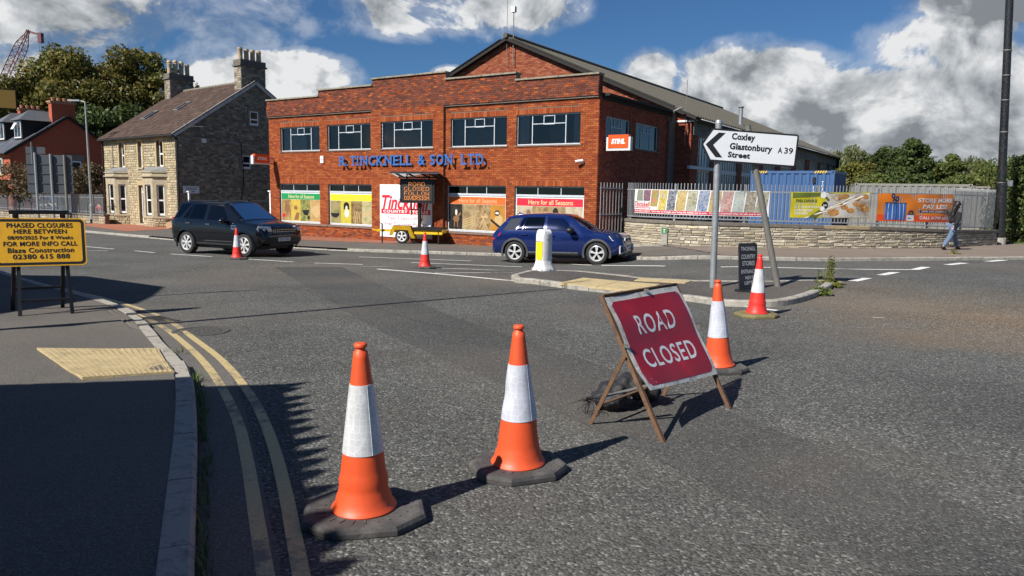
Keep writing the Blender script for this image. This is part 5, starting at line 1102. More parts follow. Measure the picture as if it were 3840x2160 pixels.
m_.build('door_panels', 'door_navy', dor); m_ = MB(); m_.box(DR[0], DR[0]+.12, .15, .26, .12, 2.56); m_.box(DR[0]+.12, DR[1], .15, .26, 2.08, 2.17); m_.build('door_frame', 'upvc_white', HOUSE); m_ = MB(); m_.box(DR[0]+.12, DR[1], .20, .21, 2.17, 2.56); m_.build('fanlight', 'slate_glass', HOUSE); m_ = MB(); m_.box(DR[0]-.1, DR[1]+.1, -.25, .3, -.2, .055); m_.build('door_step', 'ashlar', HOUSE)
# canted bays
for (sR, sL) in ((-1.50, -4.14), (-7.0, -9.64)):
    p = .646; pl = [Vector((sL, 0)), Vector((sL+p, -p)), Vector((sR-p, -p)), Vector((sR, 0))]
    def ring(mb, z0, z1, ex):
        q = [Vector((sL-ex*1.4, 0)), Vector((sL+p-ex*.41, -p-ex)), Vector((sR-p+ex*.41, -p-ex)), Vector((sR+ex*1.4, 0))]; vs = [(v.x, v.y, z) for z in (z0, z1) for v in q]; mb.add(vs, [(0, 1, 5, 4), (1, 2, 6, 5), (2, 3, 7, 6), (4, 5, 6, 7), (3, 2, 1, 0)])
    m_ = MB(); ring(m_, -.35, .50, 0.); bayo = m_.build('bay', 'stone_mortar', HOUSE)
    m_ = MB(); sb = MB()
    for i in range(3):
        A, B = pl[i], pl[i+1]; d = (B-A); L = d.length; d.normalize(); nn = Vector((d.y, -d.x)); Pp = lambda s, z, e, A=A, d=d, nn=nn: (A.x+d.x*s+nn.x*e, A.y+d.y*s+nn.y*e, z)
        stone_boxes(sb, rubble(0.01, L-.01, -.3, .50, [], rs, STN), Pp, rs)
        ww = .80 if i == 1 else .46; c = L/2; a, b = c-ww/2, c+ww/2
        for (x0, x1, za, zb) in ((0, a, .621, 2.62), (b, L, .621, 2.62), (0, L, 2.62, 3.12)):
            v = [Pp(x, z, e) for z in (za, zb) for e in (0.0, -.2) for x in (x0, x1)]; m_.add(v, [(0, 1, 3, 2), (4, 6, 7, 5), (0, 4, 5, 1), (2, 3, 7, 6), (0, 2, 6, 4), (1, 5, 7, 3)])
        sash(HOUSE, a+.01, b-.01, .68, 2.60, lambda s, dd, z, Pp=Pp: Pp(s, z, -dd), .5, d=.10)
    stuff(sb.build('bay_stonework', 'stone_piece', bayo)); m_.build('bay_ashlar', 'ashlar', bayo)
    m_ = MB(); ring(m_, .501, .62, .07); m_.build('bay_sill', 'ashlar', bayo); m_ = MB(); ring(m_, 3.121, 3.20, .13); ring(m_, 3.201, 3.38, .04); ring(m_, 3.381, 3.45, .10); m_.build('cornice', 'ashlar', bayo); m_ = MB(); ring(m_, 3.451, 3.50, .02); m_.add([(sL+.1, 0, 3.78), (sL+p, -p+.05, 3.5), (sR-p, -p+.05, 3.5), (sR-.1, 0, 3.78), (sL, 0, 3.5), (sR, 0, 3.5)], [(1, 2, 3, 0), (4, 1, 0), (2, 5, 3)]); m_.build('lead_roof', 'lead_grey', bayo)
# roof: rows of rolled tiles on both slopes
def tiled_slope(mb, org, along, down, L, D, tw, tl, rng, pals, roll=.022, lift=.018):
    along = Vector(along).normalized(); down = Vector(down).normalized(); nr = along.cross(down); nr = nr if nr.z > 0 else -nr; nr.normalize(); nu = int(L/tw); nv = int(D/tl)
    for j in range(nv):
        for i in range(nu):
            x0 = L*i/nu; x1 = L*(i+1)/nu; y0 = D*j/nv; y1 = D*(j+1)/nv+.05; c = rng.choice(pals); k = rng.uniform(.8, 1.2); mb.cur = tuple(v*k for v in c); O = Vector(org); w = x1-x0
            prof = [(.0, 0.), (.12, roll), (.26, roll*1.15), (.40, roll*.5), (.62, 0.), (.985, .0)]; up0, up1 = .0, lift+rng.uniform(-.004, .006); vs = []
            for (y, u_) in ((y0, up0), (y1, up1)):
                for (f, h) in prof: vs.append(O+along*(x0+w*f)+down*y+nr*(u_+h))
            for (f, h) in prof: vs.append(O+along*(x0+w*f)+down*y1+nr*(up1+h-.028))
            mb.add(vs, [(q, q+1, 7+q, 6+q) for q in range(5)]+[(6+q, 7+q, 13+q, 12+q) for q in range(5)])
    mb.cur = (1, 1, 1)
TPAL = [(.058, .033, .023), (.070, .040, .027), (.049, .029, .021), (.080, .050, .035), (.060, .034, .023)]
RPAL = TPAL; ov = .32; sl1 = math.hypot(RY+ov, (RG-EV)*(RY+ov)/RY)
mb = MB(); tiled_slope(mb, (-LEN-.18, RY, RG+.10), (1, 0, 0), (0, -RY, -(RG-EV)), LEN+.36, sl1, .30, .34, rs, TPAL); stuff(mb.build('roof_tiles', 'tile_brown', HOUSE))
mb = MB(); D2 = DEP-RY; mb.add([(-LEN-.18, RY, RG+.06), (.18, RY, RG+.06), (.18, DEP+ov, RG+.06-(RG-EV)*(D2+ov)/D2), (-LEN-.18, DEP+ov, RG+.06-(RG-EV)*(D2+ov)/D2), (-LEN-.18, RY, RG+.05), (.18, RY, RG+.05), (.18, -ov, RG+.05-(RG-EV)*(RY+ov)/RY), (-LEN-.18, -ov, RG+.05-(RG-EV)*(RY+ov)/RY)], [(0, 1, 2, 3), (7, 6, 5, 4)]); mb.build('roof', mat('roof_felt', (.05, .035, .03), .9), HOUSE)
for k in range(24): m_ = MB(); x = -LEN-.1+k*(LEN+.2)/24; m_.tube([(x+.01, RY, RG+.09), (x+(LEN+.2)/24-.01, RY, RG+.10)], .11, 8); m_.build('ridge_tile', mat('ridge_lichen', (.18, .16, .12), .9, var=.3, scale=8), HOUSE)
for (ya, za, yb, zb) in ((-ov, EV-(RG-EV)*ov/RY, RY, RG), (DEP+ov, EV-(RG-EV)*ov/D2, RY, RG)): m_ = MB(); m_.bar((.10, ya, za-.02), (.10, yb, zb-.02), .05, .26, (0, 0, 1)); m_.build('barge_board', 'barge_white', HOUSE)
m_ = MB(); m_.tube([(-LEN-.15, -ov-.02, EV-.22), (.12, -ov-.02, EV-.22)], .07, 8); m_.build('gutter', 'soffit_black', HOUSE); m_ = MB(); m_.box(-LEN-.1, .1, -ov+.05, -.0, EV-.26, EV-.20); m_.build('soffit', 'soffit_black', HOUSE)
for x in (-LEN-.07, -.02, .10): m_ = MB(); m_.tube([(x, -.10, -.3), (x, -.10, EV-.4), (x, -ov, EV-.24)], .045, 8); m_.build('downpipe', 'soffit_black' if x < 0 or x > .05 else 'downpipe_grey', HOUSE)
# skylights
dn = Vector((0, -RY, -(RG-EV))).normalized(); nr = Vector((0, -(RG-EV), RY)).normalized(); M_ = Matrix(((1, 0, 0), (0, dn.y, nr.y), (0, dn.z, nr.z)))
for (x, d) in ((-8.2, 3.9), (-5.0, 3.0)):
    o_ = Vector((x, RY, RG+.12))+dn*d; m_ = MB()
    for (a, b, c, e) in ((-.33, .33, -.58, -.5), (-.33, .33, .5, .58), (-.33, -.26, -.5, .5), (.26, .33, -.5, .5)): m_.add([o_+Vector((u, 0, 0))+dn*v+nr*w for w in (0, .09) for v in (c, e) for u in (a, b)], [(0, 2, 3, 1), (4, 5, 7, 6), (0, 1, 5, 4), (2, 6, 7, 3), (0, 4, 6, 2), (1, 3, 7, 5)])
    sk = m_.build('skylight', 'lead_grey', HOUSE); m_ = MB(); m_.add([o_+Vector((u, 0, 0))+dn*v+nr*.06 for (u, v) in ((-.27, -.51), (.27, -.51), (.27, .51), (-.27, .51))], [(3, 2, 1, 0)]); m_.build('pane', 'slate_glass', sk)
# gable windows and fittings
for (a, b, c, d) in GW:
    sash(HOUSE, a, b, c, d, lambda s, dd, z: (.03-dd*.05, s, z), .42, d=.1)
    for (x0, x1, za, zb) in ((a-.15, a, c, d), (b, b+.15, c, d), (a-.15, b+.15, d+.001, d+.16), (a-.17, b+.17, c-.10, c-.001)): m_ = MB(); m_.box(0, .045, x0, x1, za, zb); m_.build('dressing', mat('ashlar_shade', (.20, .175, .135), .9, var=.15, scale=5), HOUSE)  # darker copy of the ashlar, the gable's shade put into its colour
m_ = MB(); m_.box(0., .08, 1.56, 1.83, 5.30, 5.56); m_.build('vent', 'upvc_white', HOUSE)
m_ = MB(); m_.tube([(.06, .1, 5.0), (.07, .7, 5.45), (.08, 1.3, 5.6), (.09, 3.5, 5.42), (.09, 8, 5.2)], .022, 6); m_.build('cable', 'galv_steel', HOUSE); m_ = MB(); m_.tube([(.06, 4.2, 5.5), (.07, 4.35, 3.7), (.07, 4.3, 2.6), (.06, 3.9, .4)], .03, 6); m_.build('wall_pipe', 'soffit_black', HOUSE)
def chimney(x0, x1, y0, y1, z0, z1, pots):
    m_ = MB(); m_.box(x0, x1, y0, y1, z0, z1); c = m_.build('chimney', 'mortar_dark', HOUSE); m_ = MB()
    for (L, P) in ((x1-x0, lambda s, z, d: (x0+s, y0-d, z)), (y1-y0, lambda s, z, d: (x1+d, y0+s, z)), (y1-y0, lambda s, z, d: (x0-d, y1-s, z))): stone_boxes(m_, rubble(0, L, z0, z1, [], rs, STG, .12, .18, .2, .4), P, rs, .005, .02)
    stuff(m_.build('chimney_stones', 'stone_piece', c)); m_ = MB(); m_.box(x0-.10, x1+.10, y0-.10, y1+.10, z1+.001, z1+.10); m_.box(x0-.03, x1+.03, y0-.03, y1+.03, z1+.101, z1+.42); m_.build('chimney_cap', mat('chimney_cap', (.13, .115, .095), .9, var=.3, scale=4), c)
    n = 4
    for k in range(n):
        y = y0+(y1-y0)*(k+.5)/n; m_ = MB(); h = pots[k]; zc = z1+.42
        prof = [(.17, 0), (.16, .08), (.15, h*.8), (.175, h*.84), (.175, h*.9), (.15, h*.93), (.15, h)]
        if h > .95: prof = [(.17, 0), (.16, .08), (.15, h*.55), (.18, h*.57), (.18, h*.63), (.15, h*.65), (.19, h*.72), (.15, h*.78), (.19, h*.84), (.16, h*.92), (.10, h)]
        m_.lathe(prof, 14, ((x0+x1)/2, y, zc)); m_.build('chimney_pot', 'chimney_pot', c, smooth=True, angle=40)
chimney(-.90, -.08, 4.45, 6.25, 8.3, 10.45, (.80, .74, .76, .74)); chimney(-LEN+.05, -LEN+.87, 4.45, 6.25, 8.3, 10.40, (.97, 1.05, 1.0, .85))
t = thing('roof_aerial', 'yagi television aerial at the eaves corner of the stone house', 'aerial', Q0+HXv*.05+HNv*.45+Vector((0, 0, 6.1)), HA); mb = MB(); mb.tube([(0, 0, -.35), (0, 0, .35)], .02, 6); mb.build('pole', 'galv_steel', t); mb = MB(); mb.bar((-.1, -.1, .15), (.6, .9, .15), .02); mb.build('boom', 'galv_steel', t)
for k in range(5): m_ = MB(); m_.bar((0+.1*k-.12, .17*k+.08, .15), (.1*k+.12, .17*k-.08, .15), .012); m_.build('element', 'galv_steel', t)
t = thing('satellite_dish', 'small grey satellite dish on the left chimney of the stone house', 'satellite dish', Q0+HXv*(-LEN-.02)+HNv*4.6+Vector((0, 0, 9.5)), HA); mb = MB(); mb.lathe([(.02, .0), (.18, .02), (.34, .09), (.34, .10), (.18, .03), (0, .01)], 18); o = mb.build('dish', 'galv_steel', t); o.rotation_euler = (R_(75), 0, R_(-40)); o.location = (-.3, -.2, 0); mb = MB(); mb.bar((0, 0, 0), (-.3, -.2, 0), .04); mb.build('arm', 'galv_steel', t)
t = thing('entrance_sign', 'white entrance sign with an arrow on the shaded gable of the stone house', 'sign', Q0+HXv*.07+HNv*.20+Vector((0, 0, 2.12)), HA+math.pi/2); mb = MB(); mb.box(0, 1.06, 0, .02, 0, .46); mb.build('panel', 'sign_white', t); put_text(t, 'lettering', 'TOWN & COUNTRY STORES', 'sign_black', .53, -.004, .385, .96, .065); put_text(t, 'lettering', 'ENTRANCE', 'sign_black', .53, -.004, .265, .66, .10, bold=.02); mb = MB(); mb.box(.34, .66, -.006, -.002, .10, .125); mb.add([(.64, -.006, .06), (.74, -.006, .1125), (.64, -.006, .165)], [(0, 1, 2)]); mb.build('arrow', 'sign_black', t)
# forecourt blocks and a cardboard box
def brickpave(name, c1, c2, mort, rot):
    m, N, L, P = nodes_of(name); MATS[name] = m; tc = N.new('ShaderNodeTexCoord'); mp = N.new('ShaderNodeMapping'); mp.inputs['Rotation'].default_value = (0, 0, rot); L.new(tc.outputs['Object'], mp.inputs[0]); b = N.new('ShaderNodeTexBrick'); L.new(mp.outputs[0], b.inputs['Vector']); b.inputs['Scale'].default_value = 1.; b.inputs['Brick Width'].default_value = .205; b.inputs['Row Height'].default_value = .105; b.inputs['Mortar Size'].default_value = .007; b.inputs['Color1'].default_value = (*c1, 1); b.inputs['Color2'].default_value = (*c2, 1); b.inputs['Mortar'].default_value = (*mort, 1); L.new(b.outputs[0], P.inputs['Base Color']); P.inputs['Roughness'].default_value = .9; bp = N.new('ShaderNodeBump'); bp.inputs['Strength'].default_value = .5; bp.inputs['Distance'].default_value = .01; bp.invert = True; L.new(b.outputs['Fac'], bp.inputs['Height']); L.new(bp.outputs[0], P.inputs['Normal'])
brickpave('block_paving', (.40, .135, .065), (.34, .11, .055), (.15, .10, .07), HA); brickpave('block_paving_shop', (.34, .12, .06), (.28, .095, .05), (.12, .08, .06), FA+R_(90))
def padd(pts, off, name, material): struct(sheet(name, [(p.x, p.y) for p in pts], off, material, 1.0))
padd([G(*q, .105) for q in [(290, 843), (396, 833), (560, 842), (690, 854), (668, 857), (474, 868)]], .106, 'block_paved_forecourt', 'block_paving')
padd([G(*q, .105) for q in [(1000, 880), (1110, 882), (1425, 896), (1560, 902), (1470, 913), (1110, 899), (1000, 892)]], .106, 'block_paved_apron', 'block_paving_shop')
mat('cardboard', (.36, .24, .14), .9, var=.1, scale=6); cb = G(645, 857, .1); t = thing('cardboard_box', 'brown cardboard box leaning by the right bay of the stone house', 'box', (cb.x, cb.y, cb.z), HA); mb = MB(); mb.box(-.35, .35, -.16, .16, 0, .52, rot=Matrix.Rotation(R_(-9), 3, 'Y'), at=(0, 0, .03)); mb.build('carton', 'cardboard', t); mb = MB(); mb.add([(-.40, -.16, .54), (.28, -.16, .64), (.20, -.34, .60), (-.44, -.34, .50)], [(0, 1, 2, 3), (3, 2, 1, 0)]); mb.build('flap', 'cardboard', t)
# gateway between house and shop: two white posts, dark gate, notice
gp0 = P0+FX*(-19.15)+FN*.3
for i, (q, lab) in enumerate(((gp0, 'white gate post at the left end of the brick shop'), (Q0+HXv*.6+HNv*.3, 'white gate post at the corner of the stone house'))):
    t = thing('gate_post', lab, 'post', (q.x, q.y, gz(q.x, q.y)+.1), FA); mb = MB(); mb.box(-.05, .05, -.05, .05, 0, 2.2); mb.build('shaft', 'upvc_white', t); mb = MB(); mb.box(-.12, .10, -.09, .09, 2.2, 2.26); mb.build('cap', 'upvc_white', t)
t = thing('yard_gate', 'black steel yard gate standing back beside the brick shop', 'gate', (gp0.x, gp0.y, gz(gp0.x, gp0.y)+.1), FA)
for k in range(22): m_ = MB(); x = -.2-.12*k; m_.bar((x, .9, .08), (x, .9, 1.75), .022); m_.build('bar', 'black_steel', t)
for z in (.15, 1.68): m_ = MB(); m_.bar((-.1, .9, z), (-2.8, .9, z), .05); m_.build('rail', 'black_steel', t)
t = thing('gate_notice', 'small pale printed notice on the yard gate beside the shop', 'notice', gp0+FX*(-.85)+FN*.85+Vector((0, 0, 1.20)), FA); mb = MB(); mb.box(-.26, .26, 0, .01, 0, .42); mb.build('sheet', mat('notice_pink', (.42, .34, .34), .6), t); mb = MB()
for k in range(4): mb.box(-.2, .2, -.003, -.001, .05+.09*k, .085+.09*k)
mb.build('print', mat('notice_print', (.26, .10, .12), .6), t)
# ================================================================ red brick house and what stands before it
def brickwall_mat(name, c1, c2, mort):
    m, N, L, P = nodes_of(name); MATS[name] = m; tc = N.new('ShaderNodeTexCoord'); sp = N.new('ShaderNodeSeparateXYZ'); L.new(tc.outputs['Object'], sp.inputs[0]); ad = N.new('ShaderNodeMath'); L.new(sp.outputs[0], ad.inputs[0]); L.new(sp.outputs[1], ad.inputs[1]); cm = N.new('ShaderNodeCombineXYZ'); L.new(ad.outputs[0], cm.inputs[0]); L.new(sp.outputs[2], cm.inputs[1]); b = N.new('ShaderNodeTexBrick'); L.new(cm.outputs[0], b.inputs['Vector']); b.inputs['Scale'].default_value = 1; b.inputs['Brick Width'].default_value = .225; b.inputs['Row Height'].default_value = .075; b.inputs['Mortar Size'].default_value = .006; b.inputs['Color1'].default_value = (*c1, 1); b.inputs['Color2'].default_value = (*c2, 1); b.inputs['Mortar'].default_value = (*mort, 1); L.new(b.outputs[0], P.inputs['Base Color']); P.inputs['Roughness'].default_value = .9
brickwall_mat('red_house_brick', (.46, .088, .035), (.37, .068, .03), (.25, .12, .07)); mat('slate', (.085, .095, .11), .55, var=.25, scale=7, attr='col'); mat('slate_ridge', (.10, .105, .115), .6, var=.2, scale=4)
RQ = onY(52, 812, 62.0); RQ.z = gz(RQ.x, RQ.y)+.1
RH = thing('red_house', 'red brick house with slate roof, dormers and two chimneys', 'house', RQ, HA)
def hs3(u, v): p = onplane(u, v, RQ, HXv); return (p-RQ).dot(HNv), p.z-RQ.z
ya, RZ = hs3(251, 438); _, EZ = hs3(48, 566); RD = 2*ya; RL = 24.
mb = MB(); mb.add([(0, 0, -.5), (0, RD, -.5), (0, RD, EZ), (0, ya, RZ), (0, 0, EZ)], [(0, 1, 2, 3, 4)]); mb.add([(-RL, 0, -.5), (0, 0, -.5), (0, 0, EZ), (-RL, 0, EZ)], [(0, 1, 2, 3)]); mb.build('wall', 'red_house_brick', RH)
SPAL = [(.085, .095, .112), (.075, .083, .098), (.10, .11, .128), (.066, .072, .085)]
mb = MB(); o_ = .4; tiled_slope(mb, (-RL, ya, RZ+.06), (1, 0, 0), (0, -ya, -(RZ-EZ)), RL+.25, math.hypot(ya, RZ-EZ)*(1+o_/ya), .35, .30, rs, SPAL, roll=.0, lift=.012); stuff(mb.build('slates', 'slate', RH))
mb = MB(); mb.add([(-RL, ya, RZ+.05), (.25, ya, RZ+.05), (.25, RD+o_, EZ-.1), (-RL, RD+o_, EZ-.1)], [(0, 1, 2, 3)]); mb.build('roof', 'slate_ridge', RH)
for (y0, z0) in ((-o_, EZ-(RZ-EZ)*o_/ya), (RD+o_, EZ-(RZ-EZ)*o_/ya)): m_ = MB(); m_.bar((.16, y0, z0), (.16, ya, RZ), .10, .24); m_.build('barge_board', 'soffit_black', RH)
m_ = MB(); m_.tube([(-RL, -o_, EZ-.25), (.2, -o_, EZ-.25)], .07, 8); m_.build('gutter', 'soffit_black', RH)
# tan stone front bays and windows
for k in range(5):
    x = -2.2-4.3*k; m_ = MB(); m_.box(x-1.5, x+1.2, -.7, 0, -.4, 3.0); b = m_.build('bay', 'ashlar_ochre', RH)
    for dx in (-1.0, .15): m_ = MB(); m_.box(x+dx, x+dx+.75, -.74, -.702, .9, 2.5); w = m_.build('bay_window', 'upvc_white', b); m_ = MB(); m_.box(x+dx+.09, x+dx+.66, -.76, -.741, 1.0, 2.4); m_.build('pane', 'slate_glass', w)
    m_ = MB(); m_.box(x-.9, x+.6, -.06, -.002, 3.5, 5.1); s_ = m_.build('window_surround', 'ashlar_ochre', RH)
    for dx in (-.75, -.05): m_ = MB(); m_.box(x+dx, x+dx+.52, -.10, -.061, 3.65, 4.95); w = m_.build('window', 'upvc_white', s_); m_ = MB(); m_.box(x+dx+.07, x+dx+.45, -.115, -.101, 3.75, 4.85); m_.build('pane', 'slate_glass', w)
# dormers
def dormer(xc):
    f = ya*.30; z0 = EZ+(RZ-EZ)*.30; w, h, d = 1.9, 1.75, 3.2; m_ = MB(); m_.box(xc-w/2, xc+w/2, f, f+d, z0-.2, z0+h); dm = m_.build('dormer', 'soffit_black', RH)
    e = .3; zt = z0+h; m_ = MB(); A = [(xc-w/2-e, f-e, zt), (xc+w/2+e, f-e, zt), (xc+w/2+e, f+d, zt), (xc-w/2-e, f+d, zt)]; r1, r2 = (xc, f+.9, zt+.95), (xc, f+d, zt+.95); m_.add(A+[r1, r2], [(0, 1, 4), (1, 2, 5, 4), (3, 0, 4, 5), (3, 2, 1, 0)]); m_.build('dormer_roof', 'slate_ridge', dm)
    m_ = MB(); m_.box(xc-w*.42, xc+w*.42, f-.06, f-.002, z0+.25, zt-.08); wn_ = m_.build('dormer_window', 'upvc_white', dm)
    for (a, b) in ((-.36, -.03), (.03, .36)): m_ = MB(); m_.box(xc+w*a, xc+w*b, f-.075, f-.061, z0+.36, zt-.2); m_.build('pane', 'slate_glass', wn_)
    m_ = MB(); m_.box(xc-w*.36, xc-w*.03, 0, .04, -.62, 0, rot=Matrix.Rotation(R_(-28), 3, 'X'), at=(0, f-.08, zt-.2)); m_.build('open_casement', 'upvc_white', wn_)
dormer(-2.0); dormer(-6.3)
def brick_chimney(u0, u1, v0, v1, yk):
    q = onplane((u0+u1)/2, v1, RQ+HNv*(ya+yk), HNv); x = (q-RQ).dot(HXv); z1 = onplane((u0+u1)/2, v0, RQ+HNv*(ya+yk), HNv).z-RQ.z
    m_ = MB(); m_.box(x-.35, x+.35, ya-.95, ya+.95, RZ-1.2, z1-.3); c = m_.build('chimney', 'red_house_brick', RH); m_ = MB(); m_.box(x-.42, x+.42, ya-1.02, ya+1.02, z1-.3, z1-.2); m_.box(x-.48, x+.48, ya-1.08, ya+1.08, z1-.2, z1-.08); m_.build('chimney_cap', mat('terracotta', (.40, .20, .12), .85, var=.15, scale=5), c)
    for k in range(4): m_ = MB(); m_.lathe([(.15, 0), (.12, .05), (.13, .22), (.17, .24), (.17, .28), (.12, .30)], 10, (x, ya-.7+.46*k, z1-.08)); m_.build('chimney_pot', 'terracotta', c)
brick_chimney(208, 262, 378, 450, 0); brick_chimney(92, 140, 405, 460, 0)
gw = hs3(281, 604); m_ = MB(); m_.box(.01, .06, gw[0]-.5, gw[0]+.5, gw[1]-2.4, gw[1]); w = m_.build('gable_window', 'upvc_white', RH); m_ = MB(); m_.box(.06, .07, gw[0]-.40, gw[0]+.40, gw[1]-2.25, gw[1]-.12); m_.build('pane', 'slate_glass', w); m_ = MB(); m_.box(.01, .05, gw[0]-.8, gw[0]+.8, gw[1]+.01, gw[1]+.55); m_.build('lintel', 'ashlar_shade', RH)
# ---- low stone wall with railings
wl0, wl1 = G(-60, 810, .1), G(394, 841, .1); dw = (wl1-wl0); dw.z = 0; LW_ = dw.length; angw = math.atan2(dw.y, dw.x)
LWALL = thing('low_stone_wall', 'low stone wall under grey railings left of the stone house', 'wall', (wl0.x, wl0.y, 0), angw); zg = lambda s: gz(wl0.x+dw.x*s/LW_, wl0.y+dw.y*s/LW_)+.09
mb = MB(); mb.add([(0, .02, zg(0)-.3), (LW_, .02, zg(LW_)-.3), (LW_, .02, zg(LW_)+.58), (0, .02, zg(0)+.58), (0, .32, zg(0)-.3), (LW_, .32, zg(LW_)-.3), (LW_, .32, zg(LW_)+.58), (0, .32, zg(0)+.58)], [(0, 1, 2, 3), (7, 6, 5, 4), (3, 2, 6, 7), (1, 5, 6, 2)]); mb.build('core', 'mortar', LWALL)
WST = [(.34, .29, .20), (.28, .24, .17), (.38, .32, .22), (.22, .19, .14), (.31, .25, .18)]
mb = MB()
for k, q in enumerate(rubble(0, LW_, 0, .52, [], rs, WST, .11, .2, .2, .5)):
    if q[0] > LW_-12 and k % 2 == 0 and len(LWALL.children) < 120: m_ = MB(); stone_boxes(m_, [q], lambda s, z, d: (s, .02-d, z+zg(s)), rs); m_.build('stone', 'stone_piece', LWALL)
    else: stone_boxes(mb, [q], lambda s, z, d: (s, .02-d, z+zg(s)), rs)
stuff(mb.build('stonework', 'stone_piece', LWALL))
n = int(LW_/1.2)
for k in range(n): a, b = LW_*k/n, LW_*(k+1)/n; m_ = MB(); zz_ = zg((a+b)/2)+.58; m_.box(a+.006, b-.006, -.05, .38, zz_+.0, zz_+.10); m_.build('coping', mat('coping_dark', (.15, .135, .115), .9, var=.25, scale=6), LWALL)
mat('rail_grey', (.155, .165, .17), .5, metal=.3, var=.12, scale=10); mat('rail_light', (.40, .43, .44), .5, metal=.3, var=.12, scale=10)
RAIL = thing('railings', 'grey vertical bar railings on the low stone wall before the red house', 'railings', (wl0.x, wl0.y, 0), angw)
bar_me = None; nb = int((LW_-.6)/.125)
m_ = MB(); m_.box(-.010, .010, -.010, .010, 0, 1.30); bar_me = m_.mesh('bar', 'rail_light'); m_ = MB(); m_.box(-.035, .035, -.035, .035, 0, 1.30); post_me = m_.mesh('post', 'rail_grey')
for k in range(max(0, nb-290), nb): s = .3+k*.125; obj('bar', bar_me, RAIL, (s, .17, zg(s)+.70))
for k in range(int(LW_/2.5)+1): s = .15+k*2.5; obj('post', post_me, RAIL, (s, .17, zg(s)+.68))
for zr in (.80, 1.78): m_ = MB(); m_.bar((.1, .17, zg(.1)+zr), (LW_-.3, .17, zg(LW_)+zr), .045, .02); m_.build('rail', 'rail_light', RAIL)
# ---- road sign seen from behind, lamp post
sb = G(205, 834, .1); sg = thing('large_road_sign', 'large grey road sign seen from behind on three posts', 'road sign', (sb.x, sb.y, sb.z), R_(14)); mat('sign_back', (.085, .095, .105), .55, metal=.3, var=.08, scale=3)
k_ = sb.y/FPX
for u, top in ((156, 578), (205, 582), (249, 584)): m_ = MB(); x = (u-205)*k_*1.04; m_.tube([(x, -.06, -.1), (x, -.06, (834-top)*k_)], .085, 12); m_.build('post', 'galv_old' if u == 249 else 'galv_steel', sg, smooth=True, angle=50)
x0, x1, z0, z1 = (126-205)*k_*1.04, (272-205)*k_*1.04, (834-724)*k_, (834-584)*k_
for r in range(4): m_ = MB(); za, zb = z0+(z1-z0)*r/4, z0+(z1-z0)*(r+1)/4; m_.box(x0, x1, .04, .08, za+.02, zb-.02); m_.box(x0, x1, .0, .039, za-.035, za+.035); m_.build('panel', 'sign_back', sg)
m_ = MB(); m_.box(x0, (188-205)*k_*1.04, .04, .08, z1+.03, z1+.50); m_.build('panel', 'sign_back', sg); m_ = MB(); m_.tube([((145-205)*k_, -.05, (834-622)*k_), ((145-205)*k_, -.05, (834-540)*k_)], .055, 8); m_.build('short_post', 'rail_grey', sg)
lb = G(346, 838, .1); lp = thing('lamp_post', 'tall grey lamp post beside the stone house', 'lamp post', (lb.x, lb.y, lb.z)); k_ = lb.y/FPX; zt = (838-396)*k_
m_ = MB(); m_.tube([(0, 0, 0), (0, 0, 1.25), (0, 0, 1.3), (-.03, 0, zt)], [.12, .12, .075, .055], 12); m_.build('column', 'galv_steel', lp, smooth=True, angle=40); m_ = MB(); m_.tube([(0, 0, -.02), (0, 0, .30)], .125, 12); m_.build('base_band', 'soffit_black', lp)
m_ = MB(); m_.tube([(-.03, 0, zt-.02), (-.10, 0, zt+.05), (-.5, -.05, zt+.12)], .05, 8); m_.build('bracket', 'galv_steel', lp); m_ = MB(); m_.box(-1.15, -.35, -.14, .05, zt+.07, zt+.17); m_.build('lantern', 'galv_steel', lp)
# ================================================================ right: stone wall, railings, gate, banners, containers
WB = [(2335, 914.5, 818, 686), (2400, 917, 822, 687), (2600, 922, 830, 690), (2900, 928, 839, 694), (3100, 930.5, 845, 697), (3300, 931, 850, 700), (3450, 930, 856, 702), (3560, 928, 860, 706), (3640, 924, 862, 710), (3736, 919, 862, 714)]
wp = [plan(G(u, v, .1)) for u, v, c, f in WB]; WP = resample(cat(wp, .1), .05); WN = len(WP); WLEN = (WN-1)*.05
def wat(s):
    i = min(max(s/.05, 0), WN-1.001); k = int(i); t = i-k; return WP[k]*(1-t)+WP[k+1]*t
def wdir(s): return (wat(min(s+.15, WLEN))-wat(max(s-.15, 0))).normalized()
def s_of_u(u):
    best = None
    for i, p in enumerate(WP):
        d = Vector((p.x, p.y, .5))-CAM; uu = CXP+FPX*d.dot(_R)/d.dot(_f); e = abs(uu-u)
        if best is None or e < best[0]: best = (e, i*.05)
    return best[1]
def zcol(col):
    out = []
    for (u, v, c, f), p in zip(WB, wp): out.append((s_of_u(u), onY(u, (c, f)[col], p.y).z))
    return out
CAPZ, FTZ = zcol(0), zcol(1)
def interp(tab, s):
    if s <= tab[0][0]: return tab[0][1]
    for (a, x), (b, y) in zip(tab, tab[1:]):
        if s <= b: return x+(y-x)*(s-a)/max(b-a, 1e-6)
    return tab[-1][1]
capz = lambda s: interp(CAPZ, s); ftz = lambda s: interp(FTZ, s)
SW_ = thing('stone_boundary_wall', 'long pale stone boundary wall with dark coping right of the shop', 'wall', (wp[0].x, wp[0].y, 0)); O2 = Vector((wp[0].x, wp[0].y, 0))
def WPt(s, z, d): p = wat(s); t = wdir(s); return (p.x+t.y*d-O2.x, p.y-t.x*d-O2.y, z)      # d towards the road
mb = MB(); n = int(WLEN/.5); 
for k in range(n):
    a, b = WLEN*k/n, WLEN*(k+1)/n; v = [WPt(s, z, d) for (s) in (a, b) for (d, z) in ((-.0, -.4), (0., capz(s)-.12), (-.30, capz(s)-.12), (-.30, -.4))]; mb.add(v, [(0, 4, 5, 1), (1, 5, 6, 2), (2, 6, 7, 3)])
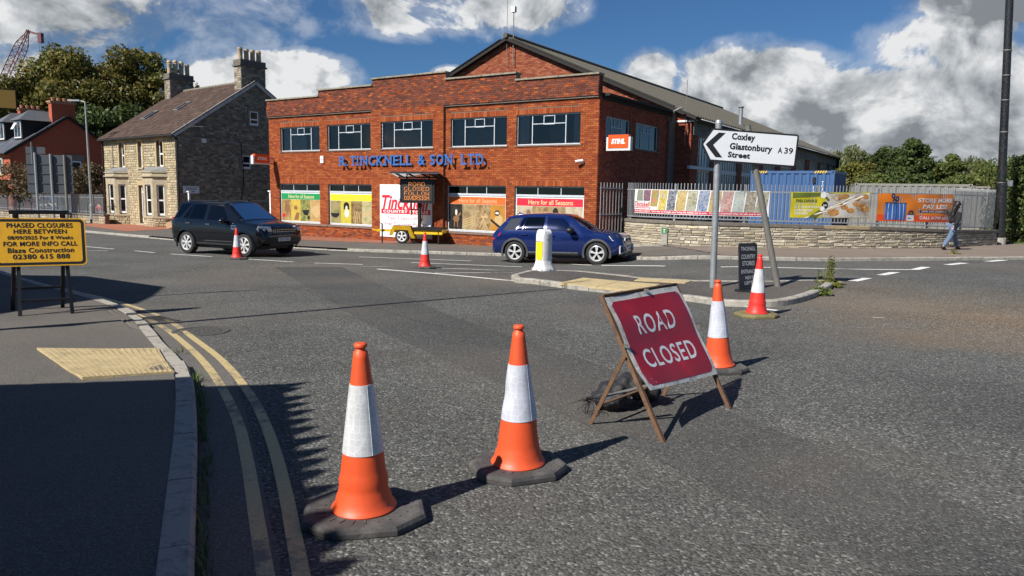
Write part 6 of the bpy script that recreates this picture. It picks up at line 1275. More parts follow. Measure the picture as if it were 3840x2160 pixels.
mb.add([WPt(0, z, d) for (d, z) in ((0, -.4), (0, capz(0)-.12), (-.3, capz(0)-.12), (-.3, -.4))], [(0, 1, 2, 3)]); mb.build('core', 'mortar_dark', SW_)
SPL = [(.44, .385, .29), (.38, .33, .245), (.48, .43, .33), (.33, .285, .21), (.42, .36, .25), (.29, .255, .195)]
st = [q for q in rubble(0.02, WLEN-.02, -.35, 1.0, [], rs, SPL, .065, .125, .18, .50)]; keep = []
for q in st:
    top = capz((q[0]+q[1])/2)-.125; g0 = gz(*wat((q[0]+q[1])/2))+.04
    if q[2] >= top-.02 or q[3] < g0: continue
    keep.append((q[0], q[1], q[2], min(q[3], top), q[4]))
order = sorted(range(len(keep)), key=lambda k: -(keep[k][1]-keep[k][0])*(keep[k][3]-keep[k][2])); ch = set(order[:295]); mb = MB()
for k, q in enumerate(keep):
    if k in ch: m_ = MB(); stone_boxes(m_, [q], WPt, rs, .012, .04, .006, .016); m_.build('stone', 'stone_piece', SW_)
    else: stone_boxes(mb, [q], WPt, rs, .012, .04, .006, .016)
stuff(mb.build('stonework', 'stone_piece', SW_))
mat('coping_brown', (.155, .135, .11), .9, var=.25, scale=5, dirt=(.07, .065, .055), dirt_amt=.6, dirt_scale=3., bump=.3, bscale=30); mat('coping_buff', (.34, .265, .15), .9, var=.25, scale=6, bump=.5, bscale=20)
n = int(WLEN/.92)
for k in range(n):
    a, b = WLEN*k/n+.004, WLEN*(k+1)/n-.004; z = lambda s: capz(s); m_ = MB(); v = [WPt(s, zz, d) for s in (a, b) for (d, zz) in ((.05, z(s)-.115), (.05, z(s)-.01), (.035, z(s)), (-.335, z(s)), (-.35, z(s)-.01), (-.35, z(s)-.115))]
    m_.add(v, [(i, 6+i, 6+(i+1) % 6, (i+1) % 6) for i in range(6)]+[(0, 1, 2, 3, 4, 5), (11, 10, 9, 8, 7, 6)]); m_.build('coping', 'coping_buff' if 8.3 < (a+b)/2 < 9.9 else 'coping_brown', SW_)
# railings on the wall
RL2 = thing('wall_railings', 'grey spiked railings on the stone boundary wall carrying the banners', 'railings', (wp[0].x, wp[0].y, 0)); mat('rail_galv', (.33, .345, .35), .5, metal=.35, var=.15, scale=10)
S_end = WLEN-.15; nbar = int(S_end/.135); m_ = MB(); m_.box(-.011, .011, -.011, .011, 0, 1.0); m_.add([(-.011, -.011, 1), (.011, -.011, 1), (.011, .011, 1), (-.011, .011, 1), (0, 0, 1.02)], [(0, 1, 4), (1, 2, 4), (2, 3, 4), (3, 0, 4)]); bm2 = m_.mesh('bar', 'rail_galv')
for k in range(nbar):
    s = .10+k*.135; z0 = capz(s)+.10; x, y, _ = WPt(s, 0, -.12); o = obj('bar', bm2, RL2, (x, y, z0)); o.scale = (1, 1, (ftz(s)-z0)); t_ = wdir(s); o.rotation_euler = (0, 0, math.atan2(t_.y, t_.x))
m_ = MB(); m_.box(-.035, .035, -.03, .03, 0, 1.0); pm = m_.mesh('post', 'rail_galv')
for s in [.06, .32]+[2.6*k+.35 for k in range(1, int(S_end/2.6)+1)]: x, y, _ = WPt(s, 0, -.16); o = obj('post', pm, RL2, (x, y, capz(s)-.02)); o.scale = (1, 1, ftz(s)-capz(s)+.02); t_ = wdir(s); o.rotation_euler = (0, 0, math.atan2(t_.y, t_.x))
for dz in ('lo', 'hi'):
    m_ = MB(); n = int(S_end/.6); P = [Vector(WPt(S_end*k/n, (capz(S_end*k/n)+.10) if dz == 'lo' else ftz(S_end*k/n)-.24, -.12)) for k in range(n+1)]
    for a, b in zip(P, P[1:]): m_.bar(a, b, .014, .045)
    m_.build('rail', 'rail_galv', RL2)
# side gate
g0 = P0+FX*.18-FN*.05; g1 = Vector((wp[0].x, wp[0].y, 0)); dg = g1-g0; dg.z = 0; GL = dg.length-.08; gt = thing('side_gate', 'tall grey barred gate between the shop corner and the boundary wall', 'gate', (g0.x, g0.y, 0), math.atan2(dg.y, dg.x)); zb_ = gz(g0.x, g0.y)+.2
for k in range(8): m_ = MB(); x = .03+(GL-.1)*k/7; m_.bar((x, 0, zb_), (x, 0, ftz(0)-.01), .022); m_.build('bar', 'rail_galv', gt)
for z in (ftz(0)-.22, capz(0)+.16, zb_+.12): m_ = MB(); m_.bar((0, 0, z), (GL-.05, 0, z), .03, .045); m_.build('rail', 'rail_galv', gt)
m_ = MB(); m_.box(GL-.16, GL-.03, -.03, .03, capz(0)+.24, capz(0)+.42); m_.build('lock', 'black_steel', gt)
# marker post with a green plate by the wall
mp_ = G(2487, 918, .1); t = thing('marker_post', 'short concrete marker post with a green plate before the boundary wall', 'marker post', (mp_.x, mp_.y-.12, mp_.z), R_(-20)); m_ = MB(); pts = [(-.11, 0), (.11, 0), (.11, .60)]+[(.11*math.cos(x), .60+.11*math.sin(x)) for x in [math.pi*k/8 for k in range(1, 8)]]+[(-.11, .60)]; plate(m_, pts, -.05, .05); m_.build('post', 'kerb_concrete', t); m_ = MB(); m_.box(-.09, .09, -.056, -.051, .42, .62); pl_ = m_.build('green_plate', mat('plate_green', (.03, .20, .06), .5), t); m_ = MB(); m_.box(-.03, .03, -.060, -.0565, .455, .49); m_.box(-.03, .03, -.060, -.0565, .53, .575); m_.build('symbol', 'frame_white', pl_)
# ---------------------------------------------------------------- banners
class Banner:
    def __init__(s, name, label, u0, u1, vt0, vt1, vb0, vb1, mat_):
        s.s0, s.s1 = s_of_u(u0), s_of_u(u1); z = lambda u, v, ss: onY(u, v, wat(ss).y).z
        s.t = (z(u0, vt0, s.s0), z(u1, vt1, s.s1)); s.b = (z(u0, vb0, s.s0), z(u1, vb1, s.s1)); p = wat(s.s0); s.O = Vector((p.x, p.y, s.b[0])); s.th = thing(name, label, 'banner', s.O); s.W = s.s1-s.s0; s.H = s.t[0]-s.b[0]
        m_ = MB(); n, m = 40, 10; g = [s.P(i/n, j/m, 0) for j in range(m+1) for i in range(n+1)]; fs = [(j*(n+1)+i, j*(n+1)+i+1, (j+1)*(n+1)+i+1, (j+1)*(n+1)+i) for j in range(m) for i in range(n)]; m_.add(g, fs); m_.add([s.P(i/n, j/m, -.004) for j in range(m+1) for i in range(n+1)], [f[::-1] for f in fs]); m_.build('sheet', mat_, s.th, smooth=True)
    def P(s, f, h, d=0.):
        ss = s.s0+s.W*f; zt = s.t[0]+(s.t[1]-s.t[0])*f; zb = s.b[0]+(s.b[1]-s.b[0])*f; sag = -.018*math.sin(math.pi*f)*h; wr = .010*math.sin(f*31+h*4)*(1-abs(2*h-1)*.3)+.008*math.sin(f*13-h*7); p = wat(ss); t = wdir(ss); q = -.105+wr+d; return Vector((p.x+t.y*q, p.y-t.x*q, zb+(zt-zb)*h+sag))-s.O
    def poly(s, name, polys, material, d=.006):
        m_ = MB()
        for k, p in enumerate(polys):
            if len(p) == 4:
                n = 8; L = [(p[0][0]+(p[3][0]-p[0][0])*i/n, p[0][1]+(p[3][1]-p[0][1])*i/n) for i in range(n+1)]; R = [(p[1][0]+(p[2][0]-p[1][0])*i/n, p[1][1]+(p[2][1]-p[1][1])*i/n) for i in range(n+1)]; w = max(1, int(abs(p[1][0]-p[0][0])*40)); vs = []
                for a, b in zip(L, R): vs += [s.P(a[0]+(b[0]-a[0])*i/w, a[1]+(b[1]-a[1])*i/w, d+k*.0008) for i in range(w+1)]
                m_.add(vs, [(j*(w+1)+i, j*(w+1)+i+1, (j+1)*(w+1)+i+1, (j+1)*(w+1)+i) for j in range(n) for i in range(w)])
            else: m_.add([s.P(x, y, d+k*.0008) for x, y in p], [tuple(range(len(p)))])
        return m_.build(name, material, s.th)
    def text(s, body, material, f, h, w, hh, d=.009, **k):
        me = text_mesh('lettering', body, material, w, hh, **k)
        for v in me.vertices: v.co = s.P(f+v.co.x, h+v.co.z, d)
        return obj('lettering', me, s.th)
    def disc(s, cx, cy, r, n=16, ar=None): ar = ar or s.W/s.H; return [(cx+r*math.cos(2*math.pi*k/n), cy+r*ar*math.sin(2*math.pi*k/n)) for k in range(n)]
mat('ban_white', (.72, .72, .70), .5, var=.04, scale=2); mat('ban_red', (.50, .02, .05), .5); mat('ban_olive', (.46, .40, .012), .5, var=.06, scale=2); mat('ban_green', (.10, .13, .02), .5); mat('ban_orange', (.74, .20, .012), .5, var=.05, scale=2); mat('ban_orangered', (.68, .07, .010), .5); mat('ban_blue', (.035, .13, .42), .5); mat('ban_navy', (.02, .03, .09), .5); mat('ban_cream', (.78, .72, .60), .5)
B1 = Banner('shop_banner', 'long shop banner of shelf pictures on the railings by the shop', 2366, 2880, 708, 717, 797, 814, 'ban_white')
picmat('shelf_a', [(.08, .07, .06), (.45, .42, .38), (.20, .30, .18), (.70, .68, .62)], 14.4, 6, 1.); picmat('shelf_b', [(.02, .025, .06), (.10, .12, .22), (.50, .20, .18), (.70, .66, .6)], 16.8, 6, 1.); picmat('shelf_c', [(.12, .20, .06), (.35, .5, .12), (.65, .12, .12), (.72, .68, .5)], 12.0, 6, 1.); picmat('shelf_d', [(.45, .02, .02), (.65, .50, .03), (.75, .68, .4), (.2, .16, .1)], 8.2, 5, 1.); picmat('shelf_e', [(.015, .018, .022), (.06, .07, .09), (.45, .47, .5), (.03, .03, .04)], 16.8, 6, 1.2); picmat('shelf_f', [(.18, .10, .03), (.55, .36, .10), (.70, .60, .30), (.08, .06, .03)], 14.4, 6, 1.); picmat('shelf_g', [(.10, .16, .05), (.36, .36, .22), (.62, .58, .45), (.2, .24, .1)], 10.8, 6, 1.); picmat('shelf_h', [(.04, .06, .14), (.16, .24, .45), (.6, .62, .65), (.05, .05, .06)], 16.8, 6, 1.); picmat('shelf_i', [(.40, .03, .03), (.62, .25, .2), (.66, .6, .55), (.3, .1, .1)], 16.8, 6, 1.); picmat('shelf_j', [(.16, .25, .30), (.45, .60, .62), (.7, .66, .5), (.2, .15, .1)], 14.4, 6, 1.); picmat('shelf_k', [(.03, .03, .03), (.35, .30, .22), (.62, .55, .45), (.1, .08, .07)], 12.0, 6, 1.)
pics = ['shelf_a', 'shelf_b', 'shelf_c', 'shelf_d', 'shelf_e', 'shelf_f', 'shelf_g', 'shelf_h', 'shelf_f', 'shelf_i', 'shelf_j', 'shelf_k', 'shelf_g']
for k, pm_ in enumerate(pics):
    x = .030+k*.0742; lo = .17 if k > 2 else (.52 if k < 2 else .30); sh = .020; B1.poly('picture', [[(x+sh*(lo-.5), lo), (x+.066+sh*(lo-.5), lo), (x+.066+sh*.48, .975), (x+sh*.48, .975)]], pm_)
B1.text('Tincknell', 'brand_red', .090, .38, .165, .21, bold=.01, shear=.25); B1.poly('red_bar', [[(.012, .205), (.18, .205), (.18, .255), (.012, .255)]], 'ban_red'); B1.text('COUNTRY STORES', 'ban_white', .096, .231, .15, .035, d=.011, bold=.03); B1.poly('red_strip', [[(.0, .03), (.99, .03), (.99, .155), (.0, .155)]], 'ban_red'); B1.text("Never been in before?  That's why we thought we'd bring the inside out to you.  You'll be surprised what we sell, pop in today", 'ban_white', .49, .090, .96, .085, bold=.03)
B2 = Banner('food_banner', 'olive frozen food banner with pastries on the railings', 2961, 3260, 719, 720, 816, 819, 'ban_olive')
picmat('pastry_bg', [(.30, .24, .18), (.66, .62, .55), (.74, .71, .66)], 1.6, 4); picmat('pastry', [(.20, .07, .02), (.48, .20, .05), (.66, .36, .11), (.70, .46, .2)], 9., 5, 1.2)
B2.poly('dark_sleeve', [[(.02, .97), (.50, .985), (.56, .90), (.02, .76)]], 'ban_green'); B2.poly('photo', [[(.385, .02), (.995, .02), (.995, .95), (.43, .95)]], 'pastry_bg', .007); B2.poly('hand', [B2.disc(.385, .90, .038), [(.37, .93), (.44, .98), (.45, .92)]], 'ban_white', .008); B2.poly('trowel', [[(.40, .80), (.43, .84), (.47, .70), (.44, .64)]], 'ban_green', .009)
for (x, y, r) in ((.56, .80, .06), (.66, .84, .055), (.52, .22, .075), (.66, .42, .05), (.74, .30, .055), (.83, .74, .05), (.88, .44, .075), (.94, .34, .06), (.93, .82, .05), (.60, .52, .045), (.80, .55, .04)): B2.poly('pastry', [B2.disc(x, y, r, 14, 1.9)], 'pastry', .010)
B2.poly('chopsticks', [[(.16, .0), (.22, .0), (.99, .93), (.97, .97)], [(.20, .0), (.24, .0), (.80, .86), (.78, .90)]], 'ban_cream', .013); B2.poly('handle', [[(.20, .0), (.30, .0), (.40, .30), (.36, .36)]], 'ban_green', .015); B2.poly('fork_hand', [B2.disc(.375, .36, .028)], 'ban_white', .017); B2.poly('award', [B2.disc(.405, .50, .040)], 'pic_black', .012); B2.text('taste', 'ban_white', .405, .50, .05, .07, d=.014, bold=.02)
B2.text('FIELDFARE', 'ban_green', .185, .66, .25, .115, bold=.03); B2.text('CHOSEN, FROZEN & READY TO POP', 'ban_white', .185, .565, .24, .035)
for k, (w_, s_) in enumerate(((.30, 'GET YOUR DELICIOUS,'), (.21, 'LOOSE FROZEN'), (.155, 'FOOD HERE'))): o = B2.text(s_, 'ban_white', .05+w_/2, .415-.125*k, w_, .095, bold=.008)
B3 = Banner('storage_banner', 'orange store more pay less banner behind the walking person', 3292, 3574, 724, 729, 828, 835, 'ban_orange')
B3.poly('lower_band', [[(.0, .0), (1., .0), (1., .235), (.0, .235)]], 'ban_orangered', .005); B3.poly('container_picture', [[(.085, .05), (.33, .05), (.33, .66), (.085, .66)]], 'ban_blue', .007); B3.poly('container_bars', [[(x, .06), (x+.006, .06), (x+.006, .65), (x, .65)] for x in (.12, .165, .202, .25, .295)], 'ban_white', .009); B3.poly('container_frame', [[(.08, .655), (.335, .655), (.335, .68), (.08, .68)], [(.203, .05), (.212, .05), (.212, .66), (.203, .66)]], 'ban_navy', .011)
for (x, y) in ((.165, .92), (.218, .82), (.185, .715)): B3.poly('coin', [B3.disc(x, y, .023)], 'ban_navy', .010); B3.text('£', 'ban_white', x, y, .018, .06, d=.013)
B3.poly('padlock_body', [[(.345, .03), (.435, .03), (.435, .27), (.345, .27)]], 'ban_white', .009); B3.poly('padlock_shackle', [[(.362, .27), (.375, .27), (.375, .36), (.362, .36)], [(.41, .27), (.423, .27), (.423, .36), (.41, .36)], [(.362, .36), (.423, .36), (.41, .41), (.375, .41)], [(.345, .25), (.435, .25), (.435, .285), (.345, .285)]], 'ban_navy', .011); B3.poly('logo', [[(.36, .10), (.42, .10), (.40, .12), (.37, .15)]], 'ban_blue', .011)
B3.text('STORE MORE', 'ban_white', .725, .78, .50, .155, bold=.03); B3.text('PAY LESS', 'ban_white', .725, .555, .36, .15, bold=.03); B3.poly('navy_strip', [[(.50, .34), (.97, .34), (.97, .425), (.50, .425)]], 'ban_navy', .007); B3.text('With units available now!', 'ban_white', .735, .383, .40, .06, bold=.012); B3.text('CALL 01749 683999', 'ban_white', .755, .15, .48, .115, bold=.025)
# ---------------------------------------------------------------- shipping containers behind the railings
def container(label, loc, rz, L, W, H, col, name, group='shipping containers behind the railings'):
    t = thing('shipping_container', label, 'shipping container', loc, rz, group); m = name
    def corr_side(nm, p0, dx, LL, nrm):
        m_ = MB(); pitch = .278; n = round((LL-.28)/pitch); pitch = (LL-.28)/n; xs_ = []
        for k in range(n):
            b = .14+k*pitch; xs_ += [(b, 0.), (b+pitch*.30, 0.), (b+pitch*.46, -.036), (b+pitch*.78, -.036), (b+pitch*.94, 0.)]
        xs_.append((LL-.14, 0.)); vs = []
        for z in (.16, H-.11): vs += [Vector(p0)+dx*x+nrm*(d-.012)+Vector((0, 0, z)) for x, d in xs_]
        k = len(xs_); m_.add(vs, [(i, i+1, k+i+1, k+i) for i in range(k-1)]); m_.build(nm, m, t)
    X, Y = Vector((1, 0, 0)), Vector((0, 1, 0)); corr_side('side_panel', (0, 0, 0), X, L, -Y); corr_side('side_panel', (L, W, 0), -X, L, Y); corr_side('end_panel', (L, 0, 0), Y, W, X); corr_side('end_panel', (0, W, 0), -Y, W, -X)
    for (x, y) in ((0, 0), (L-.14, 0), (0, W-.14), (L-.14, W-.14)):
        m_ = MB(); m_.box(x+.004, x+.136, y+.004, y+.136, .12, H-.12); m_.build('corner_post', m, t)
        for z in (0, H-.12): m_ = MB(); m_.box(x-.006, x+.146, y-.006, y+.146, z, z+.12+.004); cc = m_.build('corner_casting', m, t); h_ = MB(); h_.lathe([(.035, 0), (.035, .004), (0, .004)], 10, (x+.07, y-.008, z+.06), 'y'); h_.build('hole', 'pic_black', cc)
    for z in (.03, H-.11):
        for (a, b) in (((.15, .03), (L-.15, .03)), ((.15, W-.03), (L-.15, W-.03)), ((L-.03, .15), (L-.03, W-.15)), ((.03, .15), (.03, W-.15))): m_ = MB(); m_.bar((*a, z+.05), (*b, z+.05), .055, .10); m_.build('rail', m, t)
    m_ = MB(); corrugated(m_, (.06, .06, H-.03), X, Y, L-.12, W-.12, pitch=.24, amp=.012, per=4, nd=2); m_.build('roof', m, t); return t
mat('container_blue', (.040, .100, .235), .5, var=.10, scale=2, dirt=(.04, .08, .17), dirt_amt=.35, dirt_scale=1.5); mat('container_grey', (.235, .225, .195), .55, var=.10, scale=2, dirt=(.13, .12, .10), dirt_amt=.5, dirt_scale=1.5)
def cont_px(u0, u1, Y0, ang, H, vtop):
    a = onY(u0, vtop, Y0); return a
ca = onY(2816, 640, 29.2); zbase = ca.z-2.59; bc = container('blue shipping container behind the railings', (ca.x, ca.y, zbase), R_(-33.4), 3.08, 2.44, 2.59, None, 'container_blue')
m_ = MB(); m_.box(1.90, 2.18, -.018, -.011, 1.42, 1.76); nt_ = m_.build('caution_label', mat('caution_yellow', (.76, .48, .01), .5), bc)
for k, s_ in enumerate(('CAUTION', 'HIGH', 'CONTAINER')): put_text(bc, 'lettering', s_, 'sign_black', 2.04, -.021, 1.68-.09*k, .22 if k != 1 else .12, .05)
for k, s_ in enumerate('TCIU'): put_text(bc, 'lettering', s_, 'frame_white', 2.68, -.02, 2.14-.125*k, .07 if s_ != 'I' else .02, .105, bold=.02)
for k, s_ in enumerate('156'): put_text(bc, 'lettering', s_, 'frame_white', 2.36, -.02, 1.95-.125*k, .07 if s_ != '1' else .03, .105, bold=.02)
for x0 in (.18, 2.36):
    m_ = MB()
    for k in range(5): m_.add([(x0+.09*k, -.016, 2.49), (x0+.09*k+.045, -.016, 2.49), (x0+.09*k+.095, -.016, 2.58), (x0+.09*k+.05, -.016, 2.58)], [(0, 1, 2, 3)])
    m_.build('hazard_stripes', 'caution_yellow', bc)
m_ = MB(); m_.box(2.32, 2.42, -.05, -.01, 2.12, 2.34); m_.build('vent', 'pic_black', bc)
cg = onY(3206, 686, 32.4); container('long grey shipping container behind the orange banner', (cg.x, cg.y, cg.z-2.59), R_(-21), 4.45, 2.44, 2.59, None, 'container_grey')
cg2 = onY(3650, 697, 36.5); container('grey shipping container end on, right of the long grey one', (cg2.x, cg2.y, cg2.z-2.59), R_(-21), 1.0, 2.6, 2.59, None, 'container_grey')
cg3 = onY(3690, 702, 38.0); container('farthest grey shipping container, mostly hidden by the black lamp post', (cg3.x, cg3.y, cg3.z-2.59), R_(-21), 1.3, 2.6, 2.59, None, 'container_grey')
# black lamp post at the right, with collars
lb = G(3746, 917, .1); lp = thing('black_lamp_post', 'tall black lamp post at the end of the boundary wall', 'lamp post', (lb.x, lb.y, lb.z)); tp = onY(3786, 0, lb.y)-Vector(lb); tp2 = tp*1.35
k1 = .165; m_ = MB(); m_.tube([(0, 0, 0), tp*.26], k1*1.28, 16); m_.tube([tp*.26, tp2], [k1*1.0, k1*.85], 16); mat('post_black', (.010, .010, .011), .38, var=.25, scale=9, dirt=(.09, .09, .085), dirt_amt=.5, dirt_scale=14.); m_.build('column', 'post_black', lp, smooth=True, angle=40)
m_ = MB(); m_.lathe([(.25, 0), (.25, .28), (.215, .30)], 16); m_.build('footing', 'kerb_concrete', lp)
for f in (.26, .47, .60, .70, .80): m_ = MB(); m_.lathe([(k1*1.02, -.02), (k1*1.04, 0), (k1*1.02, .02)], 16, tp*f); m_.build('band', 'galv_old', lp)
m_ = MB(); m_.box(.12, .26, -.1, .1, 2.5, 2.75); m_.build('bracket', 'galv_steel', lp)
m_ = MB(); m_.tube([tp2, tp2+Vector((-.2, -.2, .35)), tp2+Vector((-1.2, -.8, .6))], .07, 10); m_.build('arm', 'post_black', lp); m_ = MB(); m_.box(-.5, .5, -.16, .16, -.08, .08, at=tp2+Vector((-1.6, -1.0, .62))); m_.build('lantern', 'post_black', lp)
# distant street lamps
for i, (u, v, Y, lab, up_) in enumerate(((3476, 590, 62., 'distant grey street lamp left of the birch, standing among the trees', 1), (3712, 662, 75., 'small distant street lamp low among the trees left of the black post', -1), (3403, 645, 80., 'small distant street lamp before the dark pointed tree', 1), (3822, 612, 62., 'distant street lamp over the hedge at the right edge', -1))):
    p = onY(u, v, Y); t = thing('street_lamp', lab, 'street lamp', (p.x, p.y, gz(p.x, p.y)), 0, 'distant street lamps'); h = p.z-gz(p.x, p.y); m_ = MB(); m_.tube([(0, 0, 0), (0, 0, h)], [.10, .06], 8); m_.build('column', 'galv_steel', t); m_ = MB(); m_.bar((0, 0, h), (.25*up_, 0, h+.03), .06); m_.build('arm', 'galv_steel', t); m_ = MB(); m_.box(.2 if up_ > 0 else -.85, .85 if up_ > 0 else -.2, -.12, .12, h-.02, h+.12); m_.build('lantern', 'galv_steel', t)
# ================================================================ trees, hedge, plants
def leafmat(name):
    m = bpy.data.materials.new(name); m.use_nodes = True; N = m.node_tree.nodes; L = m.node_tree.links; N.clear(); MATS[name] = m; o = N.new('ShaderNodeOutputMaterial'); at = N.new('ShaderNodeAttribute'); at.attribute_name = 'col'; d = N.new('ShaderNodeBsdfPrincipled'); d.inputs['Roughness'].default_value = .55; d.inputs['Specular IOR Level'].default_value = .3; t = N.new('ShaderNodeBsdfTranslucent'); mx = N.new('ShaderNodeMixShader'); mx.inputs[0].default_value = .30; L.new(at.outputs['Color'], d.inputs['Base Color']); L.new(at.outputs['Color'], t.inputs[0]); L.new(d.outputs[0], mx.inputs[1]); L.new(t.outputs[0], mx.inputs[2]); L.new(mx.outputs[0], o.inputs[0])
leafmat('leaf'); mat('bark', (.085, .066, .048), .9, var=.3, scale=10, bump=.4, bscale=14)
def leaf_cloud(name, parent, blobs, n, size, pal, seed, aspect=.6, droop=0., shell=.45):
    r = np.random.default_rng(seed); B = np.array(blobs); vol = B[:, 3]*B[:, 4]*B[:, 5]; vol = vol**.75; pick = r.choice(len(B), n, p=vol/vol.sum()); b = B[pick]
    d = r.normal(size=(n, 3)); d /= np.linalg.norm(d, axis=1)[:, None]; rad = shell+(1.06-shell)*r.random(n)**.6; rad *= 1+.16*np.sin(d[:, 0]*7+b[:, 0]*3)*np.sin(d[:, 2]*6+b[:, 1]*5); c = b[:, :3]+d*rad[:, None]*b[:, 3:6]
    if droop: c[:, 2] -= droop*r.random(n)**2
    nn = d*.9+r.normal(size=(n, 3))*.75; nn /= np.linalg.norm(nn, axis=1)[:, None]; t = np.cross(nn, r.normal(size=(n, 3))); t /= np.linalg.norm(t, axis=1)[:, None]; u = np.cross(nn, t); s = size*(.55+.9*r.random(n))[:, None]
    if droop: t = t*.35+np.array([0, 0, -1.]); t /= np.linalg.norm(t, axis=1)[:, None]
    V = np.stack([c-t*s, c+u*s*aspect*.8-t*s*.1, c+t*s, c-u*s*aspect*.8-t*s*.1], 1).reshape(-1, 3); F = np.arange(4*n).reshape(n, 4); me = bpy.data.meshes.new(name); me.vertices.add(4*n); me.vertices.foreach_set('co', V.astype(np.float32).ravel()); me.loops.add(4*n); me.loops.foreach_set('vertex_index', F.ravel().astype(np.int32)); me.polygons.add(n); me.polygons.foreach_set('loop_start', (np.arange(n)*4).astype(np.int32)); me.polygons.foreach_set('loop_total', np.full(n, 4, dtype=np.int32)); me.update()
    P = np.array(pal); bl = r.random(len(B)); col = P[(r.random(n)*len(P)).astype(int)]*(.75+.5*r.random(n))[:, None]*(.82+.36*bl[pick])[:, None]; ca = me.color_attributes.new('col', 'FLOAT_COLOR', 'CORNER'); ca.data.foreach_set('color', np.repeat(np.c_[col, np.ones(n)], 4, axis=0).astype(np.float32).ravel()); me.materials.append(MATS['leaf']); return obj(name, me, parent)
def clumps(c, r, n, rr, seed, low=-.6):
    q = random.Random(seed); out = [(c[0], c[1], c[2], r[0]*.72, r[1]*.72, r[2]*.72)]
    while len(out) < n:
        d = Vector((q.gauss(0, 1), q.gauss(0, 1), q.gauss(0, 1))).normalized()
        if d.z < low: continue
        k = q.uniform(.62, .98); s = rr*q.uniform(.6, 1.25); out.append((c[0]+d.x*r[0]*k, c[1]+d.y*r[1]*k, c[2]+d.z*r[2]*k, s, s, s*q.uniform(.65, .95)))
    return out
def tree(label, x, y, h, cz, r, nclump, rr, nleaf, size, pal, seed, group=None, name='tree', droop=0., twigs=30, trunk=.35, shell=.45):
    t = thing(name, label, 'tree', (x, y, gz(x, y)), 0, group); bl = clumps((0, 0, cz), r, nclump, rr, seed); q = random.Random(seed+1); m_ = MB(); m_.tube([(0, 0, -.3), (q.uniform(-.1, .1), 0, cz*.35), (q.uniform(-.3, .3), 0, cz*.8)], [trunk, trunk*.75, trunk*.45], 10)
    for b in bl[1:1+twigs]:
        z0 = cz*q.uniform(.25, .75); e = Vector(b[:3]); m = Vector((e.x*.45, e.y*.45, z0+(e.z-z0)*.55)); m_.tube([(0, 0, z0), m, e, e+(e-m)*.35], [trunk*.32, trunk*.20, trunk*.08, trunk*.03], 5)
    m_.build('trunk', 'bark', t); leaf_cloud('crown', t, bl, nleaf, size, pal, seed, droop=droop, shell=shell); return t
OL = [(.15, .145, .030), (.19, .165, .036), (.10, .115, .024), (.23, .17, .042), (.07, .085, .020), (.17, .135, .032)]
DKG = [(.055, .085, .022), (.075, .105, .028), (.04, .060, .016), (.095, .12, .032)]; MG = [(.10, .135, .032), (.13, .155, .042), (.075, .105, .025), (.16, .17, .05)]; YG = [(.16, .16, .030), (.19, .17, .035), (.12, .13, .028), (.10, .11, .025)]; PG = [(.12, .14, .055), (.15, .16, .075), (.09, .11, .04)]
def tree_px(label, u, vtop, Y, rx, frac, pal, seed, **k):
    p = onY(u, vtop, Y); h = p.z-gz(p.x, p.y); rz_ = h*frac/2; return tree(label, p.x, p.y, h, h-rz_, (rx, rx, rz_), seed=seed, pal=pal, **k)
gl_ = 'broad trees behind the houses'
tree_px('broad olive-green tree behind the red house, the largest in view', 315, 178, 80, 6.6, .86, OL, 3, nclump=64, rr=1.7, nleaf=44000, size=.20, group=gl_)
tree_px('olive-green tree rising behind the left chimney of the stone house', 545, 168, 84, 6.4, .86, OL, 14, nclump=55, rr=1.6, nleaf=38000, size=.20, group=gl_)
tree_px('lower olive tree at the left edge in front of the crane', 55, 292, 76, 3.9, .80, OL, 25, nclump=36, rr=1.3, nleaf=22000, size=.19, group=gl_)
tree_px('dark green tree low between the red house and the stone house', 450, 400, 72, 4.2, .85, DKG, 36, nclump=36, rr=1.3, nleaf=20000, size=.19, group=gl_)
tree_px('green tree behind the chimneys of the red house', 150, 395, 74, 4.4, .85, MG, 41, nclump=36, rr=1.3, nleaf=20000, size=.19, group=gl_)
gr_ = 'trees beyond the containers'
